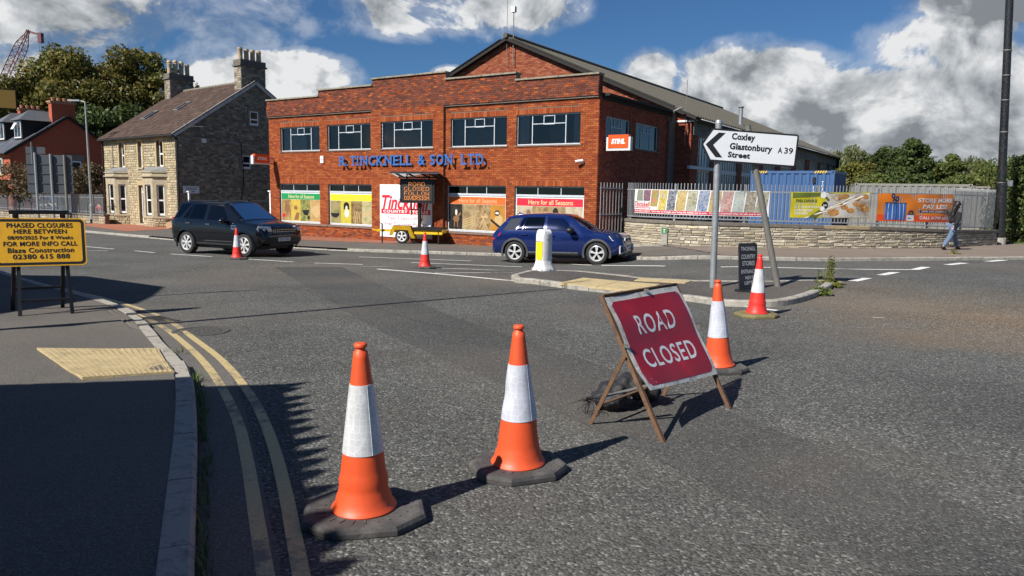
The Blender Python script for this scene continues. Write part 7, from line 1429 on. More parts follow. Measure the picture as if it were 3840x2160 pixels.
for (lab, u, v, Y, rx, fr, pal, sd, kw) in (
    ('slender pale birch at the left of the trees beyond the containers', 3188, 526, 66, 1.7, .75, PG, 5, dict(nclump=26, rr=.75, nleaf=8000, size=.20, droop=.9, trunk=.18)),
    ('rounded dark green tree next to the pale birch', 3325, 546, 64, 2.0, .80, DKG, 6, dict(nclump=30, rr=.9, nleaf=9000, size=.20, trunk=.2)),
    ('pointed dark tree, the darkest beyond the containers', 3425, 532, 60, 1.45, .85, DKG, 7, dict(nclump=30, rr=.7, nleaf=9000, size=.19, trunk=.2)),
    ('yellow-green bush below the pale birch', 3195, 608, 58, 2.1, .95, YG, 8, dict(nclump=26, rr=.8, nleaf=8000, size=.19, trunk=.15)),
    ('mid-green bush below the rounded dark tree', 3310, 630, 56, 2.2, .95, MG, 9, dict(nclump=26, rr=.8, nleaf=8000, size=.19, trunk=.15)),
    ('spreading green bush below the pointed dark tree', 3400, 662, 54, 1.9, .95, DKG, 10, dict(nclump=26, rr=.8, nleaf=7000, size=.19, trunk=.15)),
    ('rounded green tree right of the distant street lamp', 3560, 588, 60, 2.0, .9, MG, 11, dict(nclump=28, rr=.8, nleaf=8500, size=.19, trunk=.2)),
    ('drooping grey-green willow left of the black lamp post', 3650, 580, 66, 1.9, .85, PG, 12, dict(nclump=28, rr=.8, nleaf=8000, size=.19, droop=1.4, trunk=.2)),
    ('green tree partly behind the black lamp post', 3735, 600, 62, 2.0, .9, MG, 13, dict(nclump=28, rr=.8, nleaf=8000, size=.19, droop=.8, trunk=.2)),
    ('ochre-tinged bush at the right edge above the hedge', 3815, 598, 52, 2.0, .95, YG, 15, dict(nclump=26, rr=.8, nleaf=7500, size=.19, trunk=.2)),
    ('low green bush in front of the street lamp beyond the containers', 3480, 690, 52, 1.5, .95, DKG, 16, dict(nclump=22, rr=.7, nleaf=5500, size=.18, trunk=.12)),
    ('low green bush beneath the drooping willow', 3640, 660, 50, 2.0, .95, MG, 17, dict(nclump=24, rr=.8, nleaf=6500, size=.18, trunk=.12)),
    ('wide tree at the right edge behind the ochre bush', 3880, 575, 68, 3.0, .9, MG, 18, dict(nclump=28, rr=1.0, nleaf=7000, size=.22, trunk=.2))):
    tree_px(lab, u, v, Y, rx*.86, fr, pal, sd, group=gr_, **{**kw, 'size': kw['size']*.72, 'rr': kw['rr']*.85, 'nleaf': int(kw['nleaf']*1.5)})
# clipped hedge at the right edge
hb = G(3800, 914, .1); hd = thing('tall_hedge', 'tall dense green hedge at the right edge behind the black post', 'hedge', (hb.x+1.35, hb.y+.55, hb.z)); bl = [(x*.8-.9, y*.7, .5+z*.72, .75, .6, .62) for x in range(6) for y in range(3) for z in range(5)]; leaf_cloud('foliage', hd, bl, 34000, .075, DKG+MG, 61, shell=.5)
m_ = MB()
for x in range(6): m_.tube([(x*.8-.9, .5, 0), (x*.8-.8, .6, 2.8)], .05, 6)
m_.build('stems', 'bark', hd)
m_ = MB(); 
for k in range(2200): x = rnd.uniform(hb.x-.3, hb.x+4); y = rnd.uniform(hb.y-.25, hb.y+.45)+(x-hb.x)*.25; tuft(m_, x, y, 1, .10, .02, z=gz(x, y)+.1)
tag(m_.build('verge_grass', 'grass_blade'), 'strip of mown grass at the foot of the hedge', 'grass', kind='stuff')
# shrubs before the red house
for (lab, u, v, Y, rx, sd) in (('straggly brown-green shrub left of the big road sign', 75, 610, 59, 2.2, 71), ('twiggy shrub between the big road sign and the stone house', 318, 612, 57.5, 1.5, 72), ('twiggy shrub behind the left edge of the big road sign', 128, 618, 58, 1.2, 73)):
    p = onY(u, v, Y); h = p.z-gz(p.x, p.y); tree(lab, p.x, p.y, h, h*.62, (rx, rx, h*.38), 22, .55, 2400 if sd != 73 else 900, .12, [(.12, .10, .04), (.10, .085, .04), (.16, .12, .06), (.13, .07, .05)], sd, 'shrubs before the red house', 'shrub', trunk=.09, twigs=22)
# weeds on the island
def weed(label, u, v, h, seed, pal, n=26):
    p = GP(u, v, .0); t = thing('tall_weed', label, 'weed', (p.x, p.y, gz(p.x, p.y))); q = random.Random(seed); m_ = MB()
    for k in range(n):
        a = q.uniform(0, 6.28); r = q.uniform(.02, .16); hh = h*q.uniform(.5, 1.); m_.tube([(0, 0, 0), (r*.3*math.cos(a), r*.3*math.sin(a), hh*.5), (r*math.cos(a), r*math.sin(a), hh)], [.006, .005, .002], 4)
    m_.build('stems', mat('weed_stem', (.16, .17, .05), .8), t); leaf_cloud('leaves', t, [(0, 0, h*f, .13-.05*f, .13-.05*f, h*.2) for f in (.15, .35, .55, .75, .92)], n*16, .022, pal, seed, shell=.1); leaf_cloud('basal_leaves', t, [(0, 0, .06, .26, .22, .08)], 260, .05, pal, seed+1, shell=.1)
weed('tall feathery yellow-green weed at the right tip of the island', 2086, 722, .62, 4, YG, 34); weed('thin weed growing from the kerb near the right end of the island', 2058, 742, .52, 5, MG, 5)
p = GP(2075, 720); weed('low weed in the gutter left of the far footway lamp, by the person', 2398, 647, .28, 6, YG, 10)
# ---------------------------------------------------------------- crane beyond the trees
mat('crane_red', (.16, .045, .055), .6)
def crane():
    Y = 130.; a = onY(28, 290, Y); b = onY(108, 112, Y); d = (b-a).normalized(); foot = a-d*14; t = thing('tower_crane', 'dark red lattice jib of a crane rising behind the trees', 'crane', (foot.x, foot.y, gz(foot.x, foot.y))); O = Vector(t.location); px = Vector((0, 1, 0)); py = d.cross(px).normalized(); L = (b-foot).length; w = .72; n = 26
    def C(s, i, j): k = 1. if s < L-3 else max(.25, (L-s)/3); return foot-O+d*s+px*(i*w*k)+py*(j*w*k)
    cr = [(-1, -1), (1, -1), (1, 1), (-1, 1)]
    for (i, j) in cr: m_ = MB(); m_.tube([C(L*k/n, i, j) for k in range(n+1)], .075, 5); m_.build('chord', 'crane_red', t)
    m_ = MB()
    for k in range(n):
        for q in range(4):
            c0, c1 = cr[q], cr[(q+1) % 4]
            if k % 2: c0, c1 = c1, c0
            m_.tube([C(L*k/n, *c0), C(L*(k+1)/n, *c1)], .045, 4, False); m_.tube([C(L*k/n, *c0), C(L*k/n, *c1)], .035, 4, False)
    stuff(m_.build('lattice', 'crane_red', t))
    m_ = MB(); m_.box(-.25, .35, -.4, .4, -1.2, .4, at=b-O+Vector((1.9, 0, -.9))); m_.bar(b-O+Vector((0, 0, -.3)), b-O+Vector((2.4, 0, -.9)), .3); m_.build('head', 'crane_red', t)
    for dx in (1.6, 2.0): m_ = MB(); m_.tube([b-O+Vector((dx, 0, -1.)), b-O+Vector((dx, 0, -16))], .035, 4); m_.build('hoist_rope', 'galv_steel', t)
    m_ = MB()
    for (i, j) in cr: m_.tube([(i*1.0, j*1.0, 0), (i*1.0, j*1.0, foot.z-O.z)], .12, 5)
    m_.build('mast', 'crane_red', t)
crane()
# ================================================================ vehicles
mat('paint_black', (.004, .005, .008), .10, coat=.6, spec=.3); mat('paint_blue', (.008, .020, .105), .14, metal=.2, coat=.8, spec=.35); mat('paint_white', (.72, .72, .71), .3, coat=.6)
mat('trim_grey', (.055, .057, .06), .55, var=.1, scale=10); mat('trim_black', (.010, .010, .011), .5); mat('alloy', (.58, .58, .58), .35, metal=.25); mat('alloy_dark', (.06, .06, .065), .4, metal=.5); mat('chrome', (.7, .7, .7), .12, metal=1.); mat('tail_red', (.42, .012, .012), .25, coat=.8); mat('lamp_lens', (.50, .52, .55), .10, metal=.6, var=.4, scale=18); mat('plate_white', (.70, .70, .68), .4); mat('seat_dark', (.03, .03, .032), .8); mat('cabin_light', (.24, .24, .23), .9)
glassmat('car_glass', trans=.18, rough=.0, ior=1.45); glassmat('car_glass_clear', trans=.6, rough=.0, ior=1.45)
def lerp(a, b, t): return a+(b-a)*t
class Car:
    def __init__(s, st, zb): s.st = st; s.zb = zb
    def row(s, x):
        S_ = s.st
        if x <= S_[0][0]: return S_[0]
        for a, b in zip(S_, S_[1:]):
            if x <= b[0]: t = (x-a[0])/(b[0]-a[0]); return tuple(lerp(p, q, t) for p, q in zip(a, b))
        return S_[-1]
    def sec(s, x):
        _, zs, zr, wm, ws, wr = s.row(x); zb = s.zb+.10*max(0, 1-x/.35)+.12*max(0, 1-(s.st[-1][0]-x)/.35); zb = min(zb, zs-.12); zm = zb+(zs-zb)*.52
        return [(0, zb), (wm*.90, zb), (wm*.965, zb+(zs-zb)*.14), (wm, zm), (lerp(wm, ws, .35), zb+(zs-zb)*.80), (ws, zs), (lerp(ws, wr, .97), lerp(zs, zr, .90)), (wr-.07, zr), (wr*.55, zr+.018), (0, zr+.028)]
    def P(s, x, k, side=-1, off=0.):
        c = s.sec(x); i = min(int(k), len(c)-2); t = k-i; y = lerp(c[i][0], c[i+1][0], t); z = lerp(c[i][1], c[i+1][1], t); p = Vector((x, side*y, z))
        if off:
            e = .02; a = s.P(x+e, k, side)-s.P(x-e, k, side); k2 = min(k+.05, 8.99); b = s.P(x, k2, side)-s.P(x, k2-.1, side); n = a.cross(b).normalized()*(1 if side < 0 else -1)
            if n.dot(Vector((0, side, .3))) < 0: n = -n
            p += n*off
        return p
    def body(s, name, material, parent, cuts, per=3):
        xs_ = []
        for a, b in zip(s.st, s.st[1:]):
            n = max(1, int((b[0]-a[0])/.10)); xs_ += [lerp(a[0], b[0], k/n) for k in range(n)]
        xs_.append(s.st[-1][0]); m_ = MB(); vs = []; K = 10; ring = 2*K-2
        for x in xs_: c = s.sec(x); vs += [(x, -y, z) for y, z in c]+[(x, y, z) for y, z in c[-2:0:-1]]
        fs = [(i*ring+k, i*ring+(k+1) % ring, (i+1)*ring+(k+1) % ring, (i+1)*ring+k) for i in range(len(xs_)-1) for k in range(ring)]+[tuple(range(ring-1, -1, -1)), tuple((len(xs_)-1)*ring+k for k in range(ring))]
        m_.add(vs, [f[::-1] for f in fs]); o = m_.build(name, material, None)
        tmp = []
        for (x, z, r) in cuts:
            for sd in (-1, 1):
                c = MB(); c.lathe([(r, .0), (r, .42)], 40, (x, .60 if sd > 0 else -1.02, z), 'y'); co = c.build('cut', 'trim_black', None); md = o.modifiers.new('b', 'BOOLEAN'); md.operation = 'DIFFERENCE'; md.object = co; md.solver = 'EXACT'; tmp.append(co)
        bpy.context.view_layer.update(); dg = bpy.context.evaluated_depsgraph_get(); me = bpy.data.meshes.new_from_object(o.evaluated_get(dg)); me.name = name; bpy.data.objects.remove(o)
        for c in tmp: bpy.data.objects.remove(c)
        me.polygons.foreach_set('use_smooth', [True]*len(me.polygons))
        try: me.set_sharp_from_angle(angle=R_(32))
        except Exception: pass
        while len(me.materials) > 1: me.materials.pop(index=len(me.materials)-1)
        return obj(name, me, parent)
    def glass(s, name, q, material, parent, side=-1, off=.006, nx_=10, nk=4):
        """q = (xb0, xb1, xt0, xt1, k0, k1)"""
        xb0, xb1, xt0, xt1, k0, k1 = q; m_ = MB(); vs = []
        for j in range(nk+1):
            f = j/nk; a, b = lerp(xb0, xt0, f), lerp(xb1, xt1, f); vs += [s.P(lerp(a, b, i/nx_), lerp(k0, k1, f), side, off) for i in range(nx_+1)]
        fs = [(j*(nx_+1)+i, j*(nx_+1)+i+1, (j+1)*(nx_+1)+i+1, (j+1)*(nx_+1)+i) for j in range(nk) for i in range(nx_)]; m_.add(vs, fs if side < 0 else [f[::-1] for f in fs]); return m_.build(name, material, parent, smooth=True)
    def screen(s, name, x0, x1, material, parent, kk=.92, off=.006, nx_=8, nu=14):
        m_ = MB(); vs = []
        for j in range(nx_+1):
            for i in range(nu+1):
                u = -1+2*i/nu; k = 9-abs(u)*(1.93*kk); vs.append(s.P(lerp(x0, x1, j/nx_), max(7.02, min(k, 8.99)), -1 if u < 0 else 1, off))
        m_.add(vs, [(j*(nu+1)+i, j*(nu+1)+i+1, (j+1)*(nu+1)+i+1, (j+1)*(nu+1)+i) for j in range(nx_) for i in range(nu)]); return m_.build(name, material, parent, smooth=True)
    def seam(s, parent, pts, side=-1, w=.004, material='trim_black', name='panel_gap'):
        m_ = MB(); P = [s.P(x, k, side, .0015) for x, k in pts]
        for a, b in zip(P, P[1:]): m_.bar(a, b, w, w)
        return m_.build(name, material, parent)
def wheel(parent, x, y, r, side, spokes, rim='alloy', width=.22, style=0):
    m_ = MB(); w = width/2; rr = r*.70; m_.lathe([(rr, -w*.9), (r*.86, -w), (r*.97, -w*.86), (r, -w*.5), (r, w*.5), (r*.97, w*.86), (r*.86, w), (rr, w*.9), (rr-.01, 0), (rr, -w*.9)], 40, (0, 0, 0), 'y', False); ty = m_.build('wheel', 'tyre_rubber', parent, smooth=True, angle=40); ty.location = (x, y, r); ys = side*w
    m_ = MB(); m_.lathe([(rr+.004, ys*.86), (rr-.012, ys*.93), (rr-.03, ys*.80), (rr-.045, ys*.2)], 40, (0, 0, 0), 'y', False); m_.build('rim', rim, ty, smooth=True, angle=50); m_ = MB(); m_.lathe([(rr-.04, ys*.15), (0, ys*.15)], 24, (0, 0, 0), 'y'); m_.build('brake', 'trim_black', ty)
    sp = MB()
    for k in range(spokes):
        a = 2*math.pi*(k+.25)/spokes
        offs = ((-.13, 1), (.13, 1)) if style == 0 else ((0, 1.9),)
        for (da, wk) in offs:
            c0, s0 = math.cos(a), math.sin(a); c1, s1 = math.cos(a+da*1.0), math.sin(a+da*1.0); p0 = Vector((c0*.045, ys*.86, s0*.045)); p1 = Vector((c1*(rr-.02), ys*.80, s1*(rr-.02))); ww0, ww1 = (.030*wk, .040*wk) if style == 0 else (.035, .085); d = (p1-p0).normalized(); t = d.cross(Vector((0, 1, 0))).normalized(); yv = Vector((0, -side*.028, 0)); mid = (p0+p1)*.5
            vs = [p0-t*ww0/2, p0+t*ww0/2, p1+t*ww1/2, p1-t*ww1/2]; vs += [v+yv for v in vs]; sp.add(vs, [(0, 1, 2, 3), (7, 6, 5, 4), (0, 4, 5, 1), (1, 5, 6, 2), (2, 6, 7, 3), (3, 7, 4, 0)])
    sp.build('spokes', rim, ty); m_ = MB(); m_.lathe([(.055, ys*.75), (.052, ys*.92), (.03, ys*.96), (0, ys*.96)], 16, (0, 0, 0), 'y'); m_.build('hub', rim, ty); return ty
def arch(car, parent, x, z, r, material, side=-1, wdt=.055, th=.03):
    m_ = MB(); n = 20; vs = []
    for k in range(n+1):
        a = R_(-18)+R_(216)*k/n
        for (rr, o) in ((r-.004, .0), (r, th), (r+wdt, th*.9), (r+wdt+.012, -.03)):
            px, pz = x+rr*math.cos(a), z+rr*math.sin(a); c = car.sec(min(max(px, .02), car.st[-1][0]-.02)); y = None
            for (p, q) in zip(c[1:7], c[2:8]):
                if p[1] <= pz <= q[1]: y = lerp(p[0], q[0], (pz-p[1])/max(q[1]-p[1], 1e-6)); break
            if y is None: y = c[2][0] if pz < c[2][1] else c[5][0]
            y = max(y, car.row(x)[3]-.03); vs.append((px, side*(y+o-.004), pz))
    fs = [(k*4+i, k*4+i+1, k*4+5+i, k*4+4+i) for k in range(n) for i in range(3)]; m_.add(vs, fs if side > 0 else [f[::-1] for f in fs]); return m_.build('wheel_arch', material, parent, smooth=True, angle=50)
def mirror(parent, x, y, z, side, material):
    m_ = MB(); n = 10; prof = [(-.10, .3), (-.09, .8), (-.03, 1.), (.05, .95), (.10, .6), (.12, .2)]; vs = []
    for (dx, k) in prof:
        for i in range(n): a = 2*math.pi*i/n; vs.append((x+dx, y+side*.14+.14*k*math.cos(a), z+.095*k*math.sin(a)))
    fs = [(i*n+k, i*n+(k+1) % n, (i+1)*n+(k+1) % n, (i+1)*n+k) for i in range(len(prof)-1) for k in range(n)]+[tuple(range(n-1, -1, -1)), tuple((len(prof)-1)*n+k for k in range(n))]; m_.add(vs, fs); m_.bar((x, y-side*.03, z-.06), (x, y+side*.10, z-.05), .05); return m_.build('door_mirror', material, parent, smooth=True, angle=50)
def place_car(t, rear, front, xr, tr):
    """right-rear and right-front wheel contact points fix the car"""
    d = (front-rear); X = d.normalized(); Yv = Vector((0, 0, 1)).cross(X).normalized(); Z = X.cross(Yv); M = Matrix((X, Yv, Z)).transposed(); o = rear-M @ Vector((xr, -tr, 0)); t.location = o; t.rotation_euler = M.to_euler()
# ---- black four-by-four
def freelander():
    t = thing('black_car', 'black four-wheel-drive estate car on the road before the stone house', 'car'); st = [(0., .86, .92, .78, .76, .73), (.05, 1.0, 1.08, .88, .86, .82), (.14, 1.10, 1.22, .92, .90, .80), (.30, 1.13, 1.54, .94, .905, .70), (.42, 1.135, 1.70, .945, .91, .68), (.75, 1.13, 1.735, .95, .915, .68), (1.5, 1.11, 1.74, .955, .92, .69), (2.3, 1.09, 1.725, .955, .92, .685), (2.62, 1.08, 1.69, .955, .92, .68), (3.0, 1.07, 1.42, .955, .92, .73), (3.42, 1.05, 1.125, .955, .915, .80), (3.6, 1.03, 1.09, .95, .91, .82), (4.0, .99, 1.055, .945, .90, .80), (4.27, .94, 1.01, .92, .87, .77), (4.40, .86, .94, .87, .83, .74), (4.47, .70, .80, .80, .77, .70), (4.50, .58, .64, .74, .72, .66)]
    st = [((.92-(.92-q[0])*.84 if q[0] < .92 else (3.58+(q[0]-3.58)*.90 if q[0] > 3.58 else q[0])),)+q[1:] for q in st]
    c = Car(st, .33); R0 = .365; xr, xf = .92, 3.58; tr = .80; b = c.body('body', 'paint_black', t, [(xr, R0, .42), (xf, R0, .42)])
    for sd in (-1, 1):
        for x in (xr, xf): wheel(t, x, sd*(tr+.01), R0, sd, 7, 'alloy', .235, 1); arch(c, t, x, R0, .42, 'paint_black', sd, .05, .03)
        c.glass('window', (.30, .62, .48, .98, 5.12, 5.95), 'car_glass', t, sd); c.glass('window', (.80, 1.02, 1.10, 1.12, 5.10, 5.92), 'car_glass', t, sd); c.glass('window', (1.07, 1.78, 1.17, 1.78, 5.08, 5.92), 'car_glass', t, sd); c.glass('window', (1.93, 2.98, 1.95, 2.52, 5.08, 5.90), 'car_glass_clear', t, sd)
        c.seam(t, [(1.85, 1.2), (1.85, 3), (1.85, 5), (1.87, 5.98)], sd); c.seam(t, [(2.95, 1.2), (3.02, 3), (3.02, 4.9)], sd); c.seam(t, [(1.12, 2.2), (.98, 4), (.85, 5)], sd); c.seam(t, [(1.2, 2.0), (2.95, 2.0)], sd)
        for x in (1.08, 2.02): m_ = MB(); p = c.P(x, 4.35, sd, .012); m_.box(-.10, .10, -.018, .018, -.018, .018, at=p); m_.build('door_handle', 'trim_grey', t)
        m_ = MB(); vs = [c.P(x, k, sd, .022) for x in (1.35, 3.15) for k in (1.25, 1.75)]; m_.add(vs+[v-Vector((0, sd*.05, 0)) for v in vs], [(0, 1, 3, 2), (4, 6, 7, 5), (0, 2, 6, 4), (1, 5, 7, 3)]); m_.build('sill_trim', 'trim_grey', t)
        m_ = MB(); P_ = [c.P(x, k, sd, .012) for x, k in ((3.08, 4.55), (3.30, 4.55), (3.24, 3.75), (3.10, 3.75))]; m_.add(P_, [(0, 1, 2, 3), (3, 2, 1, 0)]); v_ = m_.build('side_vent', 'chrome', t); m_ = MB(); P_ = [c.P(x, k, sd, .016) for x, k in ((3.10, 4.42), (3.27, 4.42), (3.225, 3.9), (3.115, 3.9))]; m_.add(P_, [(0, 1, 2, 3), (3, 2, 1, 0)]); m_.build('vent_mesh', 'trim_black', v_)
        mirror(t, 2.86, sd*.93, 1.13, sd, 'paint_black'); m_ = MB(); m_.bar((.62, sd*.60, 1.76), (2.2, sd*.60, 1.755), .03, .035); m_.build('roof_rail', 'trim_black', t)
        m_ = MB(); P_ = [Vector((4.363, sd*.46, .80)), Vector((4.353, sd*.52, .97)), Vector((4.208, sd*.86, .99)), Vector((4.148, sd*.905, .90)), Vector((4.238, sd*.86, .76)), Vector((4.348, sd*.62, .75))]; cc = sum(P_, Vector())/6; m_.add([p+Vector((.03, sd*.012, 0)) for p in P_]+[cc+Vector((.045, sd*.02, 0))]+[p-Vector((.12, sd*.06, 0)) for p in P_], [(i, (i+1) % 6, 6) for i in range(6)]+[(i, 7+i, 7+(i+1) % 6, (i+1) % 6) for i in range(6)]); hl = m_.build('headlight', 'lamp_lens', t)
        for (x, y, z, r) in ((4.338, .62, .865, .065), (4.278, .75, .88, .055)): m_ = MB(); m_.lathe([(r, 0), (r*.9, .03), (r*.5, .035), (0, .02)], 14, (x+.04, sd*y, z), 'x'); m_.build('reflector', 'chrome', hl)
        m_ = MB(); m_.box(-.03, .05, -.06, .06, .80, 1.20, at=(.24, sd*.80, 0)); m_.build('tail_light', 'tail_red', t); m_ = MB(); m_.lathe([(.05, 0), (.05, .02), (0, .015)], 12, (4.378, sd*.70, .52), 'x'); m_.build('fog_lamp', 'lamp_lens', t)
    c.screen('windscreen', 2.68, 3.38, 'car_glass_clear', t); c.screen('rear_window', .29, .48, 'car_glass', t, .85)
    m_ = MB(); m_.box(4.333, 4.383, -.50, .50, .73, .93); g = m_.build('grille', 'trim_black', t)
    for z in (.77, .83, .89): m_ = MB(); m_.box(4.378, 4.398, -.48, .48, z-.014, z+.014); m_.build('grille_bar', 'trim_grey', g)
    for z in (.80, .86):
        m_ = MB()
        for k in range(12): m_.box(4.384, 4.395, -.45+.08*k, -.41+.08*k, z-.008, z+.008)
        stuff(m_.build('grille_mesh', 'chrome', g))
    m_ = MB(); m_.box(4.413, 4.428, -.26, .26, .50, .61); pl = m_.build('number_plate', 'plate_white', t); o = put_text(pl, 'lettering', 'GL61 VKC', 'sign_black', 4.429, 0, .555, .44, .075, bold=.012); o.rotation_euler = (0, 0, R_(90))
    o = put_text(t, 'bonnet_lettering', 'LAND ROVER', 'chrome', 4.338, 0, .955, .72, .035, bold=.012, spacing=1.3); o.rotation_euler = (R_(-25), 0, R_(90))
    m_ = MB(); m_.box(4.348, 4.418, -.62, .62, .36, .44); m_.build('lower_bumper', 'trim_black', t); m_ = MB(); m_.box(.75, 3.9, -.72, .72, .22, .36); m_.build('underbody', 'trim_black', t)
    m_ = MB(); m_.box(1.2, 3.2, -.72, .72, .5, .95); m_.build('cabin_floor', 'seat_dark', t)
    for (x, y) in ((2.05, .36), (2.05, -.36), (1.2, .36), (1.2, -.36)): m_ = MB(); m_.box(x-.12, x+.08, y-.24, y+.24, .9, 1.28); m_.box(x-.12, x-.02, y-.12, y+.12, 1.28, 1.48); m_.build('seat', 'seat_dark', t)
    m_ = MB(); m_.tube([(2.5, -.36+.18*math.cos(a), 1.02+.18*math.sin(a)) for a in [2*math.pi*k/14 for k in range(15)]], .016, 6); m_.build('steering_wheel', 'trim_black', t)
    rear = GP(474, 637); front = GP(612, 646); d = front-rear; front = rear+d.normalized()*(xf-xr); front.z = gz(front.x, front.y); place_car(t, rear, front, xr, tr+.05)
freelander()
def q2():
    t = thing('blue_car', 'dark blue compact crossover car passing the brick shop', 'car'); st = [(0., .58, .66, .72, .70, .68), (.05, .80, .90, .82, .80, .76), (.18, .93, 1.06, .87, .85, .72), (.36, .97, 1.26, .88, .86, .66), (.52, .98, 1.42, .885, .865, .62), (.70, .98, 1.462, .888, .868, .61), (1.15, .975, 1.495, .89, .87, .61), (1.75, .96, 1.508, .893, .872, .615), (2.2, .95, 1.488, .893, .872, .61), (2.42, .945, 1.455, .893, .87, .605), (2.75, .94, 1.27, .893, .87, .65), (3.12, .93, 1.03, .89, .865, .72), (3.30, .915, .985, .888, .86, .75), (3.7, .88, .945, .88, .85, .73), (3.95, .83, .90, .865, .83, .69), (4.09, .72, .82, .82, .78, .65), (4.16, .56, .64, .76, .72, .62), (4.19, .46, .52, .70, .67, .6)]
    c = Car(st, .27); R0 = .335; xr, xf = .79, 3.385; tr = .755; b = c.body('body', 'paint_blue', t, [(xr, R0, .385), (xf, R0, .385)])
    for sd in (-1, 1):
        for x in (xr, xf): wheel(t, x, sd*(tr+.012), R0, sd, 5, 'alloy', .215, 0); arch(c, t, x, R0, .385, 'trim_grey', sd, .06, .022)
        c.glass('window', (.86, 1.02, 1.06, 1.12, 5.10, 5.92), 'car_glass', t, sd); c.glass('window', (1.05, 1.72, 1.14, 1.72, 5.10, 5.92), 'car_glass', t, sd); c.glass('window', (1.82, 2.78, 1.82, 2.32, 5.10, 5.90), 'car_glass_clear', t, sd)
        m_ = MB(); P_ = [c.P(x, k, sd, .007) for x, k in ((.42, 5.15), (.80, 5.08), (1.0, 5.90), (.62, 5.90))]; m_.add(P_, [(0, 1, 2, 3), (3, 2, 1, 0)]); m_.build('rear_pillar_panel', mat('pillar_silver', (.03, .035, .05), .7, spec=.2), t)
        c.seam(t, [(1.77, 1.2), (1.77, 3), (1.77, 5), (1.77, 5.98)], sd); c.seam(t, [(2.82, 1.2), (2.90, 3), (2.88, 4.9)], sd); c.seam(t, [(1.10, 2.1), (1.0, 4), (.88, 5)], sd); c.seam(t, [(1.18, 1.95), (2.85, 1.95)], sd)
        for x in (1.12, 2.0): m_ = MB(); p = c.P(x, 4.3, sd, .014); m_.tube([p-Vector((.10, 0, 0)), p-Vector((.06, -sd*.012, 0)), p+Vector((.06, sd*.012, 0)), p+Vector((.10, 0, 0))], .014, 6); m_.build('door_handle', 'paint_blue', t)
        m_ = MB(); xs_ = [1.20+k*.18 for k in range(10)]; vs = []
        for x in xs_: vs += [c.P(x, 1.05, sd, .02), c.P(x, 1.75, sd, .028), c.P(x, 2.02, sd, .004)]
        fs = [(i*3+k, i*3+k+1, i*3+4+k, i*3+3+k) for i in range(9) for k in range(2)]; m_.add(vs, fs if sd > 0 else [f[::-1] for f in fs]); m_.add(vs, [f[::-1] for f in fs] if sd > 0 else fs); m_.build('sill_trim', 'trim_grey', t)
        mirror(t, 2.62, sd*.90, 1.03, sd, 'trim_black')
        m_ = MB(); P_ = [c.P(x, k, sd, .012) for x, k in ((.05, 4.5), (.36, 4.9), (.30, 4.2), (.07, 3.8))]; m_.add(P_, [(0, 1, 2, 3), (3, 2, 1, 0)]); m_.build('tail_light', 'tail_red', t)
        m_ = MB(); P_ = [Vector((3.72, sd*.845, .885)), Vector((4.02, sd*.72, .84)), Vector((4.11, sd*.58, .80)), Vector((4.12, sd*.56, .70)), Vector((3.98, sd*.80, .70)), Vector((3.80, sd*.868, .76))]; m_.add([p+Vector((.018, sd*.018, .006)) for p in P_]+[p-Vector((.08, sd*.06, 0)) for p in P_], [(0, 1, 2, 3, 4, 5), (5, 4, 3, 2, 1, 0)]+[(i, 6+i, 6+(i+1) % 6, (i+1) % 6) for i in range(6)]); hl = m_.build('headlight', 'alloy_dark', t)
        m_ = MB(); m_.bar(Vector((3.76, sd*.87, .865)), Vector((3.86, sd*.86, .73)), .03, .02); m_.bar(Vector((3.86, sd*.86, .73)), Vector((4.06, sd*.74, .715)), .03, .02); m_.build('running_light', 'sign_white', hl)
        m_ = MB(); q = [Vector((4.06, sd*.80, .56)), Vector((4.17, sd*.58, .56)), Vector((4.20, sd*.50, .40)), Vector((4.06, sd*.80, .34))]
        for a, b in zip(q, q[1:]+q[:1]): m_.bar(a+Vector((.02, sd*.02, 0)), b+Vector((.02, sd*.02, 0)), .045, .035)
        m_.build('air_intake', 'alloy', t); m_ = MB(); m_.add([p+Vector((.012, sd*.012, 0)) for p in q], [(0, 1, 2, 3), (3, 2, 1, 0)]); m_.build('intake_mesh', 'trim_black', t)
    c.screen('windscreen', 2.44, 3.10, 'car_glass_clear', t); c.screen('rear_window', .20, .50, 'car_glass', t, .85)
    m_ = MB(); pts = [(-.42, .78), (.42, .78), (.48, .70), (.36, .42), (-.36, .42), (-.48, .70)]; m_.add([(4.135+(.78-z)*.12, y, z) for y, z in pts]+[(4.0, y, z) for y, z in pts], [(5, 4, 3, 2, 1, 0)]+[(i, (i+1) % 6, 6+(i+1) % 6, 6+i) for i in range(6)]+[(0, 1, 2, 3, 4, 5)]); g = m_.build('grille', 'trim_black', t)
    m_ = MB()
    for a, b in zip(pts, pts[1:]+pts[:1]): m_.bar((4.145+(.78-a[1])*.12, *a), (4.145+(.78-b[1])*.12, *b), .03, .025)
    m_.build('grille_surround', 'alloy', g)
    for k in range(4): m_ = MB(); z = .50+.065*k; m_.box(4.12+(.78-z)*.12, 4.15+(.78-z)*.12, -.38, .38, z-.008, z+.008); m_.build('grille_bar', 'trim_grey', g)
    m_ = MB()
    for k in range(4): m_.tube([(4.165, -.13+.087*k+.05*math.cos(a), .70+.05*math.sin(a)) for a in [2*math.pi*q/16 for q in range(17)]], .007, 5)
    m_.build('badge', 'chrome', g)
    m_ = MB(); m_.box(4.19, 4.205, -.26, .26, .47, .575); pl = m_.build('number_plate', 'plate_white', t); o = put_text(pl, 'lettering', 'WF71 JKN', 'sign_black', 4.2065, 0, .522, .44, .075, bold=.012); o.rotation_euler = (0, 0, R_(90))
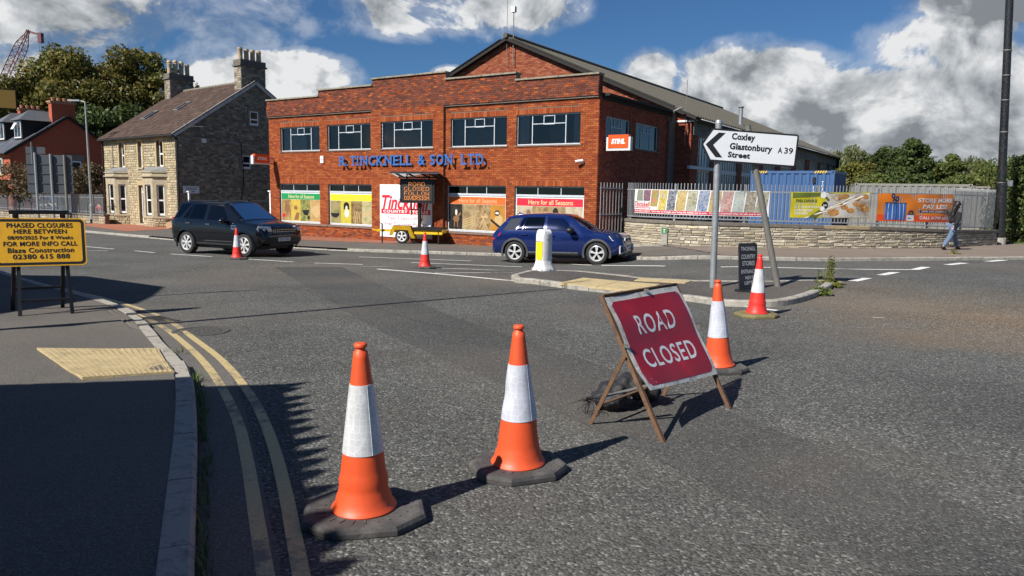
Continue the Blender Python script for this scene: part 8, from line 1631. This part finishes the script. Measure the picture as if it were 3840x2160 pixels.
    m_ = MB(); m_.box(4.08, 4.20, -.60, .60, .24, .36); m_.build('lower_bumper', 'trim_grey', t); m_ = MB(); m_.box(.7, 3.6, -.68, .68, .18, .32); m_.build('underbody', 'trim_black', t); m_ = MB(); m_.box(-.02, .10, -.66, .66, .28, .50); m_.build('rear_bumper', 'trim_grey', t)
    m_ = MB(); m_.add([(.62, -.03, 1.48), (.82, -.03, 1.49), (.66, -.0, 1.57), (.62, .03, 1.48), (.82, .03, 1.49)], [(0, 1, 2), (4, 3, 2), (3, 0, 2), (1, 4, 2)]); m_.build('roof_fin', 'paint_blue', t)
    m_ = MB(); m_.box(1.1, 3.0, -.66, .66, .4, .85); m_.build('cabin_floor', 'seat_dark', t)
    for (x, y) in ((1.95, .34), (1.95, -.34), (1.2, .34), (1.2, -.34)): m_ = MB(); m_.box(x-.12, x+.08, y-.22, y+.22, .8, 1.14); m_.box(x-.12, x-.02, y-.11, y+.11, 1.14, 1.30); m_.build('seat', 'seat_dark', t)
    rear = GP(1296, 661); fy = 21.9; fd = ray(1505*PX, 664*PX); front = CAM+fd*(fy/fd.y); d = front-rear; front = rear+d.normalized()*(xf-xr); front.z = gz(front.x, front.y); place_car(t, rear, front, xr, tr+.05)
q2()
def van():
    t = thing('white_van', 'white van parked behind the railings of the red house', 'van'); st = [(0., 1.1, 1.2, .80, .78, .74), (.08, 1.2, 1.9, .90, .88, .76), (.3, 1.2, 2.0, .93, .90, .76), (2.6, 1.2, 2.02, .95, .92, .76), (3.1, 1.2, 1.98, .95, .92, .75), (3.7, 1.12, 1.35, .94, .90, .78), (3.9, 1.05, 1.18, .92, .88, .78), (4.4, .9, .98, .88, .84, .72), (4.6, .6, .7, .76, .74, .66)]
    c = Car(st, .3); c.body('body', 'paint_white', t, [(.9, .33, .40), (3.8, .33, .40)])
    for sd in (-1, 1):
        for x in (.9, 3.8): wheel(t, x, sd*.80, .33, sd, 6, 'alloy_dark', .2, 1)
        c.glass('window', (2.3, 3.45, 2.3, 3.1, 5.1, 5.9), 'car_glass', t, sd); mirror(t, 3.3, sd*.93, 1.28, sd, 'trim_black'); m_ = MB(); m_.box(4.32, 4.50, sd*.80-.12, sd*.80+.08, .75, .95); m_.build('headlight', 'lamp_lens', t)
    c.screen('windscreen', 3.15, 3.66, 'car_glass', t); m_ = MB(); m_.box(4.5, 4.60, -.5, .5, .55, .72); m_.build('grille', 'trim_black', t)
    p = onY(235, 790, 64.); t.location = (p.x, p.y, gz(p.x, p.y)); t.rotation_euler = (0, 0, R_(-75))
van()
# ================================================================ message board trailer
FONT = {'R': ('11110', '10001', '10001', '11110', '10100', '10010', '10001'), 'O': ('01110', '10001', '10001', '10001', '10001', '10001', '01110'), 'A': ('01110', '10001', '10001', '11111', '10001', '10001', '10001'), 'D': ('11110', '10001', '10001', '10001', '10001', '10001', '11110'), 'C': ('01110', '10001', '10000', '10000', '10000', '10001', '01110'), 'L': ('10000',)*6+('11111',), 'S': ('01111', '10000', '10000', '01110', '00001', '00001', '11110'), 'E': ('11111', '10000', '10000', '11110', '10000', '10000', '11111'), 'F': ('11111', '10000', '10000', '11110', '10000', '10000', '10000'), 'W': ('10001', '10001', '10001', '10101', '10101', '11011', '10001'), 'I': ('111', '010', '010', '010', '010', '010', '111'), 'V': ('10001', '10001', '10001', '10001', '10001', '01010', '00100'), 'N': ('10001', '11001', '10101', '10011', '10001', '10001', '10001')}
def vms():
    wb = G(1509, 913, .1); t = thing('message_trailer', 'yellow trailer with a lit amber message board and solar panel before the shop', 'message sign', (wb.x, wb.y, gz(wb.x, wb.y)+.1), R_(-12)); mat('trailer_yellow', (.72, .46, .012), .45, var=.08, scale=5); mat('led_amber', (1., .33, .06), .5, emis=.9); mat('screen_black', (.020, .017, .016), .55)
    k = wb.y/FPX*1.03
    # axle wheels: near wheel at origin, far one behind and to the right
    for (x, y) in ((0, 0), (1.25, 1.25)):
        wh = wheel(t, x, y, .305, -1, 5, 'paint_white', .20, 1)
    m_ = MB(); m_.box(-.45, 1.75, .12, 1.15, .46, .60); m_.build('chassis', 'trailer_yellow', t)
    for (x, y) in ((0, 0), (1.25, 1.25)):
        m_ = MB(); yy = y; pr = [(-.56, .34), (-.38, .76), (.38, .76), (.62, .24)]
        for a, b in zip(pr, pr[1:]): m_.add([(x+a[0], yy-.13, a[1]), (x+b[0], yy-.13, b[1]), (x+b[0], yy+.15, b[1]), (x+a[0], yy+.15, a[1])], [(0, 1, 2, 3), (3, 2, 1, 0)])
        m_.add([(x+px_, yy-.131, pz) for px_, pz in ((-.56, .34), (-.38, .76), (.38, .76), (.62, .24), (.45, .24), (.28, .58), (-.28, .58), (-.40, .34))], [(0, 1, 6, 7), (1, 2, 5, 6), (2, 3, 4, 5), (7, 6, 1, 0), (6, 5, 2, 1), (5, 4, 3, 2)]); m_.build('mudguard', 'trailer_yellow', t)
    m_ = MB(); m_.box(.45, 1.65, .0, 1.1, .585, .70); m_.build('battery_box', 'black_steel', t); m_ = MB(); m_.box(.45, 1.78, -.06, .0, .42, .52); m_.build('rear_bar', 'trailer_yellow', t)
    m_ = MB(); m_.bar((-.40, .45, .52), (-1.25, .25, .52), .10); m_.bar((-1.25, .25, .52), (-1.45, .2, .56), .06); m_.build('drawbar', 'trailer_yellow', t); m_ = MB(); m_.bar((-1.0, .22, -.02), (-1.0, .22, .80), .05); m_.lathe([(.09, -.06), (.09, 0), (.02, .02)], 10, (-1.0, .22, .0)); m_.bar((-1.15, .22, .86), (-.98, .22, .80), .03); m_.build('jockey_wheel', 'black_steel', t)
    for (x, z) in ((.52, .30), (1.62, .30)): m_ = MB(); m_.bar((x, -.03, -.0), (x, -.03, .55), .06); m_.build('prop_stand', 'black_steel', t)
    mx = .60; m_ = MB(); m_.box(mx-.06, mx+.06, .40, .52, .5, 1.75); m_.bar((mx-.36, .46, 1.45), (mx-.05, .46, 1.45), .05); m_.bar((mx-.36, .46, 1.2), (mx-.36, .46, 1.75), .045); m_.tube([(mx+.12, .4, 1.7), (mx+.22, .4, 1.45), (mx+.1, .4, .9)], .015, 5); m_.build('mast', 'black_steel', t)
    W, H = 1.53, 1.02; z0 = 1.72; b = MB(); cx = mx-.02; b.box(cx-W/2, cx+W/2, .22, .42, z0, z0+H); bd_ = b.build('display_case', 'black_steel', t); m_ = MB(); m_.box(cx-W/2+.10, cx+W/2-.10, .205, .2195, z0+.09, z0+H-.11); m_.build('screen', 'screen_black', bd_)
    for (xx) in (-W/2-.02, W/2-.02): m_ = MB(); m_.box(cx+xx, cx+xx+.04, .20, .30, z0+.1, z0+.18); m_.box(cx+xx, cx+xx+.04, .20, .30, z0+.75, z0+.83); m_.build('hinge', 'black_steel', bd_)
    p = .0225; 
    for r, word in enumerate(('ROAD', 'CLOSED', 'FOLLOW', 'DIVERSION')):
        px_ = p*(1.42 if r < 3 else 1.0); wtot = sum(len(FONT[ch][0])+1 for ch in word)-1; x = cx-wtot*px_/2; zt = z0+H-.155-.195*r; m_ = MB()
        for ch in word:
            for j, row in enumerate(FONT[ch]):
                for i, bit in enumerate(row):
                    if bit == '1': m_.box(x+i*px_-.0068, x+i*px_+.0068, .197, .2045, zt-j*p*1.05-.0068, zt-j*p*1.05+.0068)
            x += (len(FONT[ch][0])+1)*px_
        stuff(m_.build('led_word', 'led_amber', bd_))
    # solar panel on its arms, tipped towards the sun
    sp = MB(); rot = Matrix.Rotation(R_(-9), 3, 'X'); sp.box(-1.08, 1.08, -.55, .55, -.02, .02, rot=rot, at=(cx, .34, z0+H+.17)); s_ = sp.build('solar_panel', mat('solar_dark', (.012, .016, .03), .2, coat=.5), t); s2 = MB()
    for x in (-.85, -.3, .3, .85): s2.box(x-.02, x+.02, -.5, .5, -.06, -.022, rot=rot, at=(cx, .34, z0+H+.17))
    for (y0_) in (-.54, .50): s2.box(-1.08, 1.08, y0_, y0_+.04, -.05, -.021, rot=rot, at=(cx, .34, z0+H+.17))
    s2.build('panel_frame', 'trim_grey', s_); m_ = MB(); m_.bar((cx-.5, .34, z0+H), (cx-.5, .34, z0+H+.14), .05); m_.bar((cx+.5, .34, z0+H), (cx+.5, .34, z0+H+.14), .05); m_.build('panel_arm', 'black_steel', t)
vms()
# ================================================================ people
mat('skin', (.46, .27, .19), .55); mat('hair_dark', (.018, .011, .009), .5, var=.4, scale=40); mat('hoodie_black', (.010, .010, .012), .9, bump=.3, bscale=18, bdist=.02); mat('denim', (.11, .16, .24), .9, var=.25, scale=9, dirt=(.06, .09, .16), dirt_amt=.7, dirt_scale=5.); mat('shoe_black', (.012, .012, .012), .5); mat('cloth_red', (.50, .012, .03), .8); mat('sole_white', (.5, .5, .48), .6)
def skinned(name, material, joints, bones, parent, sub=2, root=0):
    me = bpy.data.meshes.new(name); me.from_pydata([j[:3] for j in joints], bones, []); o = bpy.data.objects.new(name, me); COL.objects.link(o); md = o.modifiers.new('s', 'SKIN'); md.use_smooth_shade = True; sv = me.skin_vertices[0].data
    for i, j in enumerate(joints): sv[i].radius = (j[3], j[4] if len(j) > 4 else j[3]); sv[i].use_root = (i == root)
    sb_ = o.modifiers.new('u', 'SUBSURF'); sb_.levels = sub; sb_.render_levels = sub; bpy.context.view_layer.update(); dg = bpy.context.evaluated_depsgraph_get(); m2 = bpy.data.meshes.new_from_object(o.evaluated_get(dg)); bpy.data.objects.remove(o); m2.materials.clear(); m2.materials.append(MATS[material]); m2.polygons.foreach_set('use_smooth', [True]*len(m2.polygons)); return obj(name, m2, parent)
def walker():
    b = G(3566, 937, .1); t = thing('person', 'person in a black hooded top and blue jeans striding along the far footway', 'person', (b.x, b.y, gz(b.x, b.y)+.1), R_(24))
    # x forward (to the right), y left, z up ; right side (y<0) towards the camera
    hip = (0, 0, .90); LA, LK, LH = (-.52, -.06, .12), (-.24, -.09, .48), (-.02, -.09, .88); RA, RK, RH = (.42, .08, .09), (.24, .09, .48), (.02, .09, .88)
    neck = (.06, 0, 1.36); head = (.11, 0, 1.52)
    J = [(0, 0, .92, .10), (.02, 0, 1.10, .10), (.04, 0, 1.27, .12), neck+(.05,), (.085, 0, 1.42, .048), (.105, 0, 1.49, .080, .075), (.115, 0, 1.56, .088, .080), (.105, 0, 1.62, .055),
         LH+(.085,), LK+(.055,), LA+(.04,), RH+(.085,), RK+(.055,), RA+(.04,), (.03, -.17, 1.30, .05), (-.12, -.24, 1.06, .04), (-.28, -.22, .86, .03), (.03, .17, 1.30, .05), (.16, .22, 1.06, .04), (.32, .16, .90, .032), (-.31, -.22, .82, .034), (.36, .15, .87, .034)]
    B = [(0, 1), (1, 2), (2, 3), (3, 4), (4, 5), (5, 6), (6, 7), (0, 8), (8, 9), (9, 10), (0, 11), (11, 12), (12, 13), (2, 14), (14, 15), (15, 16), (2, 17), (17, 18), (18, 19), (16, 20), (19, 21)]
    body = skinned('body', 'skin', J, B, t)
    # nose, ear, eyes on the head; fingers
    m_ = MB(); m_.add([(.195, -.012, 1.525), (.195, .012, 1.525), (.218, 0, 1.505), (.195, 0, 1.555)], [(0, 2, 3), (2, 1, 3), (1, 0, 2)]); m_.build('nose', 'skin', t)
    for k, (dy, L) in enumerate(((-.03, .07), (-.01, .085), (.01, .08), (.03, .065))): skinned('finger', 'skin', [(.36, .15+dy, .85, .012), (.385, .15+dy, .85-L*.45, .010), (.375, .15+dy, .85-L, .008)], [(0, 1), (1, 2)], t, 1)
    skinned('thumb', 'skin', [(.35, .12, .87, .013), (.375, .105, .84, .011), (.39, .11, .81, .009)], [(0, 1), (1, 2)], t, 1)
    for k, (dy, L) in enumerate(((-.03, .06), (-.01, .075), (.01, .07), (.03, .055))): skinned('finger', 'skin', [(-.31, -.22+dy, .80, .012), (-.33, -.22+dy, .80-L*.5, .010), (-.33, -.22+dy, .80-L, .008)], [(0, 1), (1, 2)], t, 1)
    skinned('jeans', 'denim', [(0, 0, .93, .145, .15), (-.02, -.09, .86, .125), (-.13, -.09, .68, .112), (-.24, -.09, .48, .090), (-.38, -.075, .30, .085), (-.50, -.06, .15, .085), (.03, .09, .86, .125), (.14, .09, .66, .10), (.245, .09, .47, .080), (.33, .085, .28, .082), (.405, .08, .13, .083)], [(0, 1), (1, 2), (2, 3), (3, 4), (4, 5), (0, 6), (6, 7), (7, 8), (8, 9), (9, 10)], t)
    skinned('hooded_top', 'hoodie_black', [(-.01, 0, .92, .165, .185), (.01, 0, 1.06, .160, .18), (.03, 0, 1.22, .150, .18), (.05, 0, 1.33, .095), (.055, 0, 1.40, .075), (.02, -.19, 1.30, .085), (-.12, -.26, 1.06, .078), (-.29, -.235, .84, .066), (.02, .19, 1.30, .085), (.17, .23, 1.06, .075), (.32, .165, .92, .060)], [(0, 1), (1, 2), (2, 3), (3, 4), (2, 5), (5, 6), (6, 7), (2, 8), (8, 9), (9, 10)], t)
    for (a, nm) in ((LA, 1), (RA, 0)):
        sk = skinned('shoe', 'shoe_black', [(a[0]-.07, a[1], .045+.06*nm, .05), (a[0]+.02, a[1], .055+.02*nm, .055), (a[0]+.13, a[1], .04-.005*nm, .045), (a[0]+.19, a[1], .03, .03)], [(0, 1), (1, 2), (2, 3)], t, 2)
    skinned('hair', 'hair_dark', [(.075, 0, 1.60, .098), (.05, 0, 1.53, .108), (.01, 0, 1.44, .10, .12), (-.04, -.03, 1.33, .085, .11), (-.09, -.04, 1.22, .055, .09), (-.12, -.04, 1.13, .025, .05), (.12, 0, 1.645, .05)], [(0, 1), (1, 2), (2, 3), (3, 4), (4, 5), (0, 6)], t)
    m_ = MB(); q = random.Random(3)
    for k in range(60): a = q.uniform(-.1, .1); z = q.uniform(1.15, 1.5); m_.tube([(-.02+q.uniform(-.04, .03), a, z+.1), (-.09+q.uniform(-.05, .02), a*1.2, z), (-.13+q.uniform(-.06, .02), a*1.3, z-.12)], [.010, .009, .003], 4)
    stuff(m_.build('hair_strands', 'hair_dark', t))
walker()
def stooper():
    p = onY(381, 806, 54.6); z = gz(p.x, p.y)+.1; t = thing('person', 'person in a red top stooping behind the railings beside the stone house', 'person', (p.x, p.y, z), R_(140))
    skinned('body', 'skin', [(0, 0, .85, .10), (.15, 0, 1.05, .11), (.32, 0, 1.20, .10), (.42, 0, 1.24, .05), (.50, 0, 1.26, .09), (0, .1, .45, .06), (0, .1, .05, .05), (0, -.1, .45, .06), (0, -.1, .05, .05), (.36, .2, 1.0, .045), (.45, .2, .78, .04), (.36, -.2, 1.0, .045), (.45, -.2, .78, .04)], [(0, 1), (1, 2), (2, 3), (3, 4), (0, 5), (5, 6), (0, 7), (7, 8), (2, 9), (9, 10), (2, 11), (11, 12)], t)
    skinned('red_top', 'cloth_red', [(0, 0, .80, .16), (.14, 0, 1.02, .17), (.30, 0, 1.17, .15), (.34, .22, 1.0, .08), (.43, .22, .82, .065), (.34, -.22, 1.0, .08), (.43, -.22, .82, .065)], [(0, 1), (1, 2), (2, 3), (3, 4), (2, 5), (5, 6)], t)
    skinned('trousers', 'cloth_red', [(0, 0, .80, .15), (0, .1, .45, .09), (0, .1, .10, .08), (0, -.1, .45, .09), (0, -.1, .10, .08)], [(0, 1), (1, 2), (0, 3), (3, 4)], t); skinned('hair', 'hair_dark', [(.49, 0, 1.30, .09), (.52, 0, 1.28, .09)], [(0, 1)], t)
stooper()
# ================================================================ things just outside the frame on the left, known by their shadows
brickwall_mat('brown_brick', (.20, .10, .06), (.16, .08, .05), (.16, .13, .10))
HC = 4.3                                          # height of the corner building whose wall and railing shade the footway
shift = Vector((SD.x, SD.y, 0))*(HC/-SD.z)
e0 = GP(735, 962)-shift; e1 = GP(840, 1240)-shift; dk = (e1-e0); dk.z = 0; dk.normalize(); A0 = Vector((e0.x, e0.y, 0)); ew = GP(0, 940, .1)-GP(560, 934, .05); ew.z = 0; ew.normalize()
cb_ = thing('corner_building', 'brown brick corner building with spiked railing just left of the camera', 'building', (A0.x, A0.y, -.15)); m_ = MB(); pl4 = [Vector((0, 0, 0)), dk*9., dk*9+ew*7, ew*7]; hh = HC-.20+.15
m_.add([(p.x, p.y, z) for z in (0, hh) for p in pl4], [(0, 1, 5, 4), (1, 2, 6, 5), (2, 3, 7, 6), (3, 0, 4, 7), (4, 5, 6, 7)]); m_.build('wall', 'brown_brick', cb_)
m_ = MB()
for k in range(3): m_.bar((dk*(1+3*k)+Vector((0, 0, 1.2)))*1.0, dk*(2+3*k)+Vector((0, 0, 1.2)), .2, 1.1)
m_.build('windows', 'slate_glass', cb_)
q_ = random.Random(2)
for k in range(36): p = dk*(.06+.25*k+q_.uniform(-.05, .05)); m_ = MB(); h1 = hh+.22+q_.uniform(-.07, .05); m_.add([(p.x-.085*dk.x, p.y-.085*dk.y, hh), (p.x+.085*dk.x, p.y+.085*dk.y, hh), (p.x+.085*dk.x, p.y+.085*dk.y, hh+.05), (p.x, p.y, h1), (p.x-.085*dk.x, p.y-.085*dk.y, hh+.05)], [(0, 1, 2, 3, 4), (4, 3, 2, 1, 0)]); m_.build('spike', 'black_steel', cb_)
def sunplane(u, v, x0):
    g = G(u, v, .05); k = (g.x-x0)/SD.x; return (g.y-SD.y*k, g.z-SD.z*k)
X0 = -12.2; ol = [sunplane(u, v, X0) for u, v in ((-420, 1290), (0, 1194), (371, 1136), (497, 1129), (565, 1100), (606, 1067), (315, 1028))]
ol = [(ol[0][0]-.2, -.3)]+ol+[(min(ol[-1][0]+1.6, 15.6), -.3)]; t = thing('gabled_building', 'brown brick building end just left of the frame, known by its shadow', 'building', (X0, 0, 0)); m_ = MB(); n = len(ol); m_.add([(x, y, z) for x in (0, -7) for y, z in ol], [tuple(range(n)), tuple(range(2*n-1, n-1, -1))]+[(i, n+i, n+(i+1) % n, (i+1) % n) for i in range(n)]); m_.build('end_wall', 'brown_brick', t); m_ = MB(); m_.box(.003, .05, ol[1][0]+.6, ol[1][0]+1.6, .9, 2.2); m_.build('window', 'slate_glass', t)
# street light whose shadow crosses the road
a = GP(0, 830, .1); b2 = GP(1290, 713); dS = Vector((SD.x, SD.y)).normalized(); lpos = Vector((a.x, a.y))-dS*2.4; hl = (Vector((b2.x, b2.y))-lpos).length*math.tan(SUN_EL)
t = thing('street_light', 'tall grey street light standing just left of the frame', 'street light', (lpos.x, lpos.y, gz(lpos.x, lpos.y)+.1)); m_ = MB(); m_.tube([(0, 0, 0), (0, 0, 1.4), (0, 0, 1.45), (0, 0, hl-.3)], [.10, .10, .07, .045], 10); m_.build('column', 'galv_steel', t); m_ = MB(); m_.tube([(0, 0, hl-.3), (.1, .1, hl), (.5, .6, hl+.1)], .035, 8); m_.build('arm', 'galv_steel', t)
# board on a short post, its edge reaching into the top left corner
p = onY(22, 367, 11.6); t = thing('direction_board', 'plain ochre board with a black edge at the top left corner', 'sign board', (p.x-.35, p.y, gz(p.x, p.y)+.1), R_(33)); zc = p.z-t.location.z; m_ = MB(); m_.box(-.42, .43, -.01, .012, zc-.15, zc+.15); m_.build('edge', 'sign_black', t); m_ = MB(); m_.box(-.41, .415, -.014, -.0105, zc-.138, zc+.138); m_.build('face', mat('board_ochre', (.40, .235, .045), .5), t); m_ = MB(); m_.tube([(-.2, .04, 0), (-.2, .04, zc+.2)], .035, 8); m_.build('post', 'galv_steel', t)
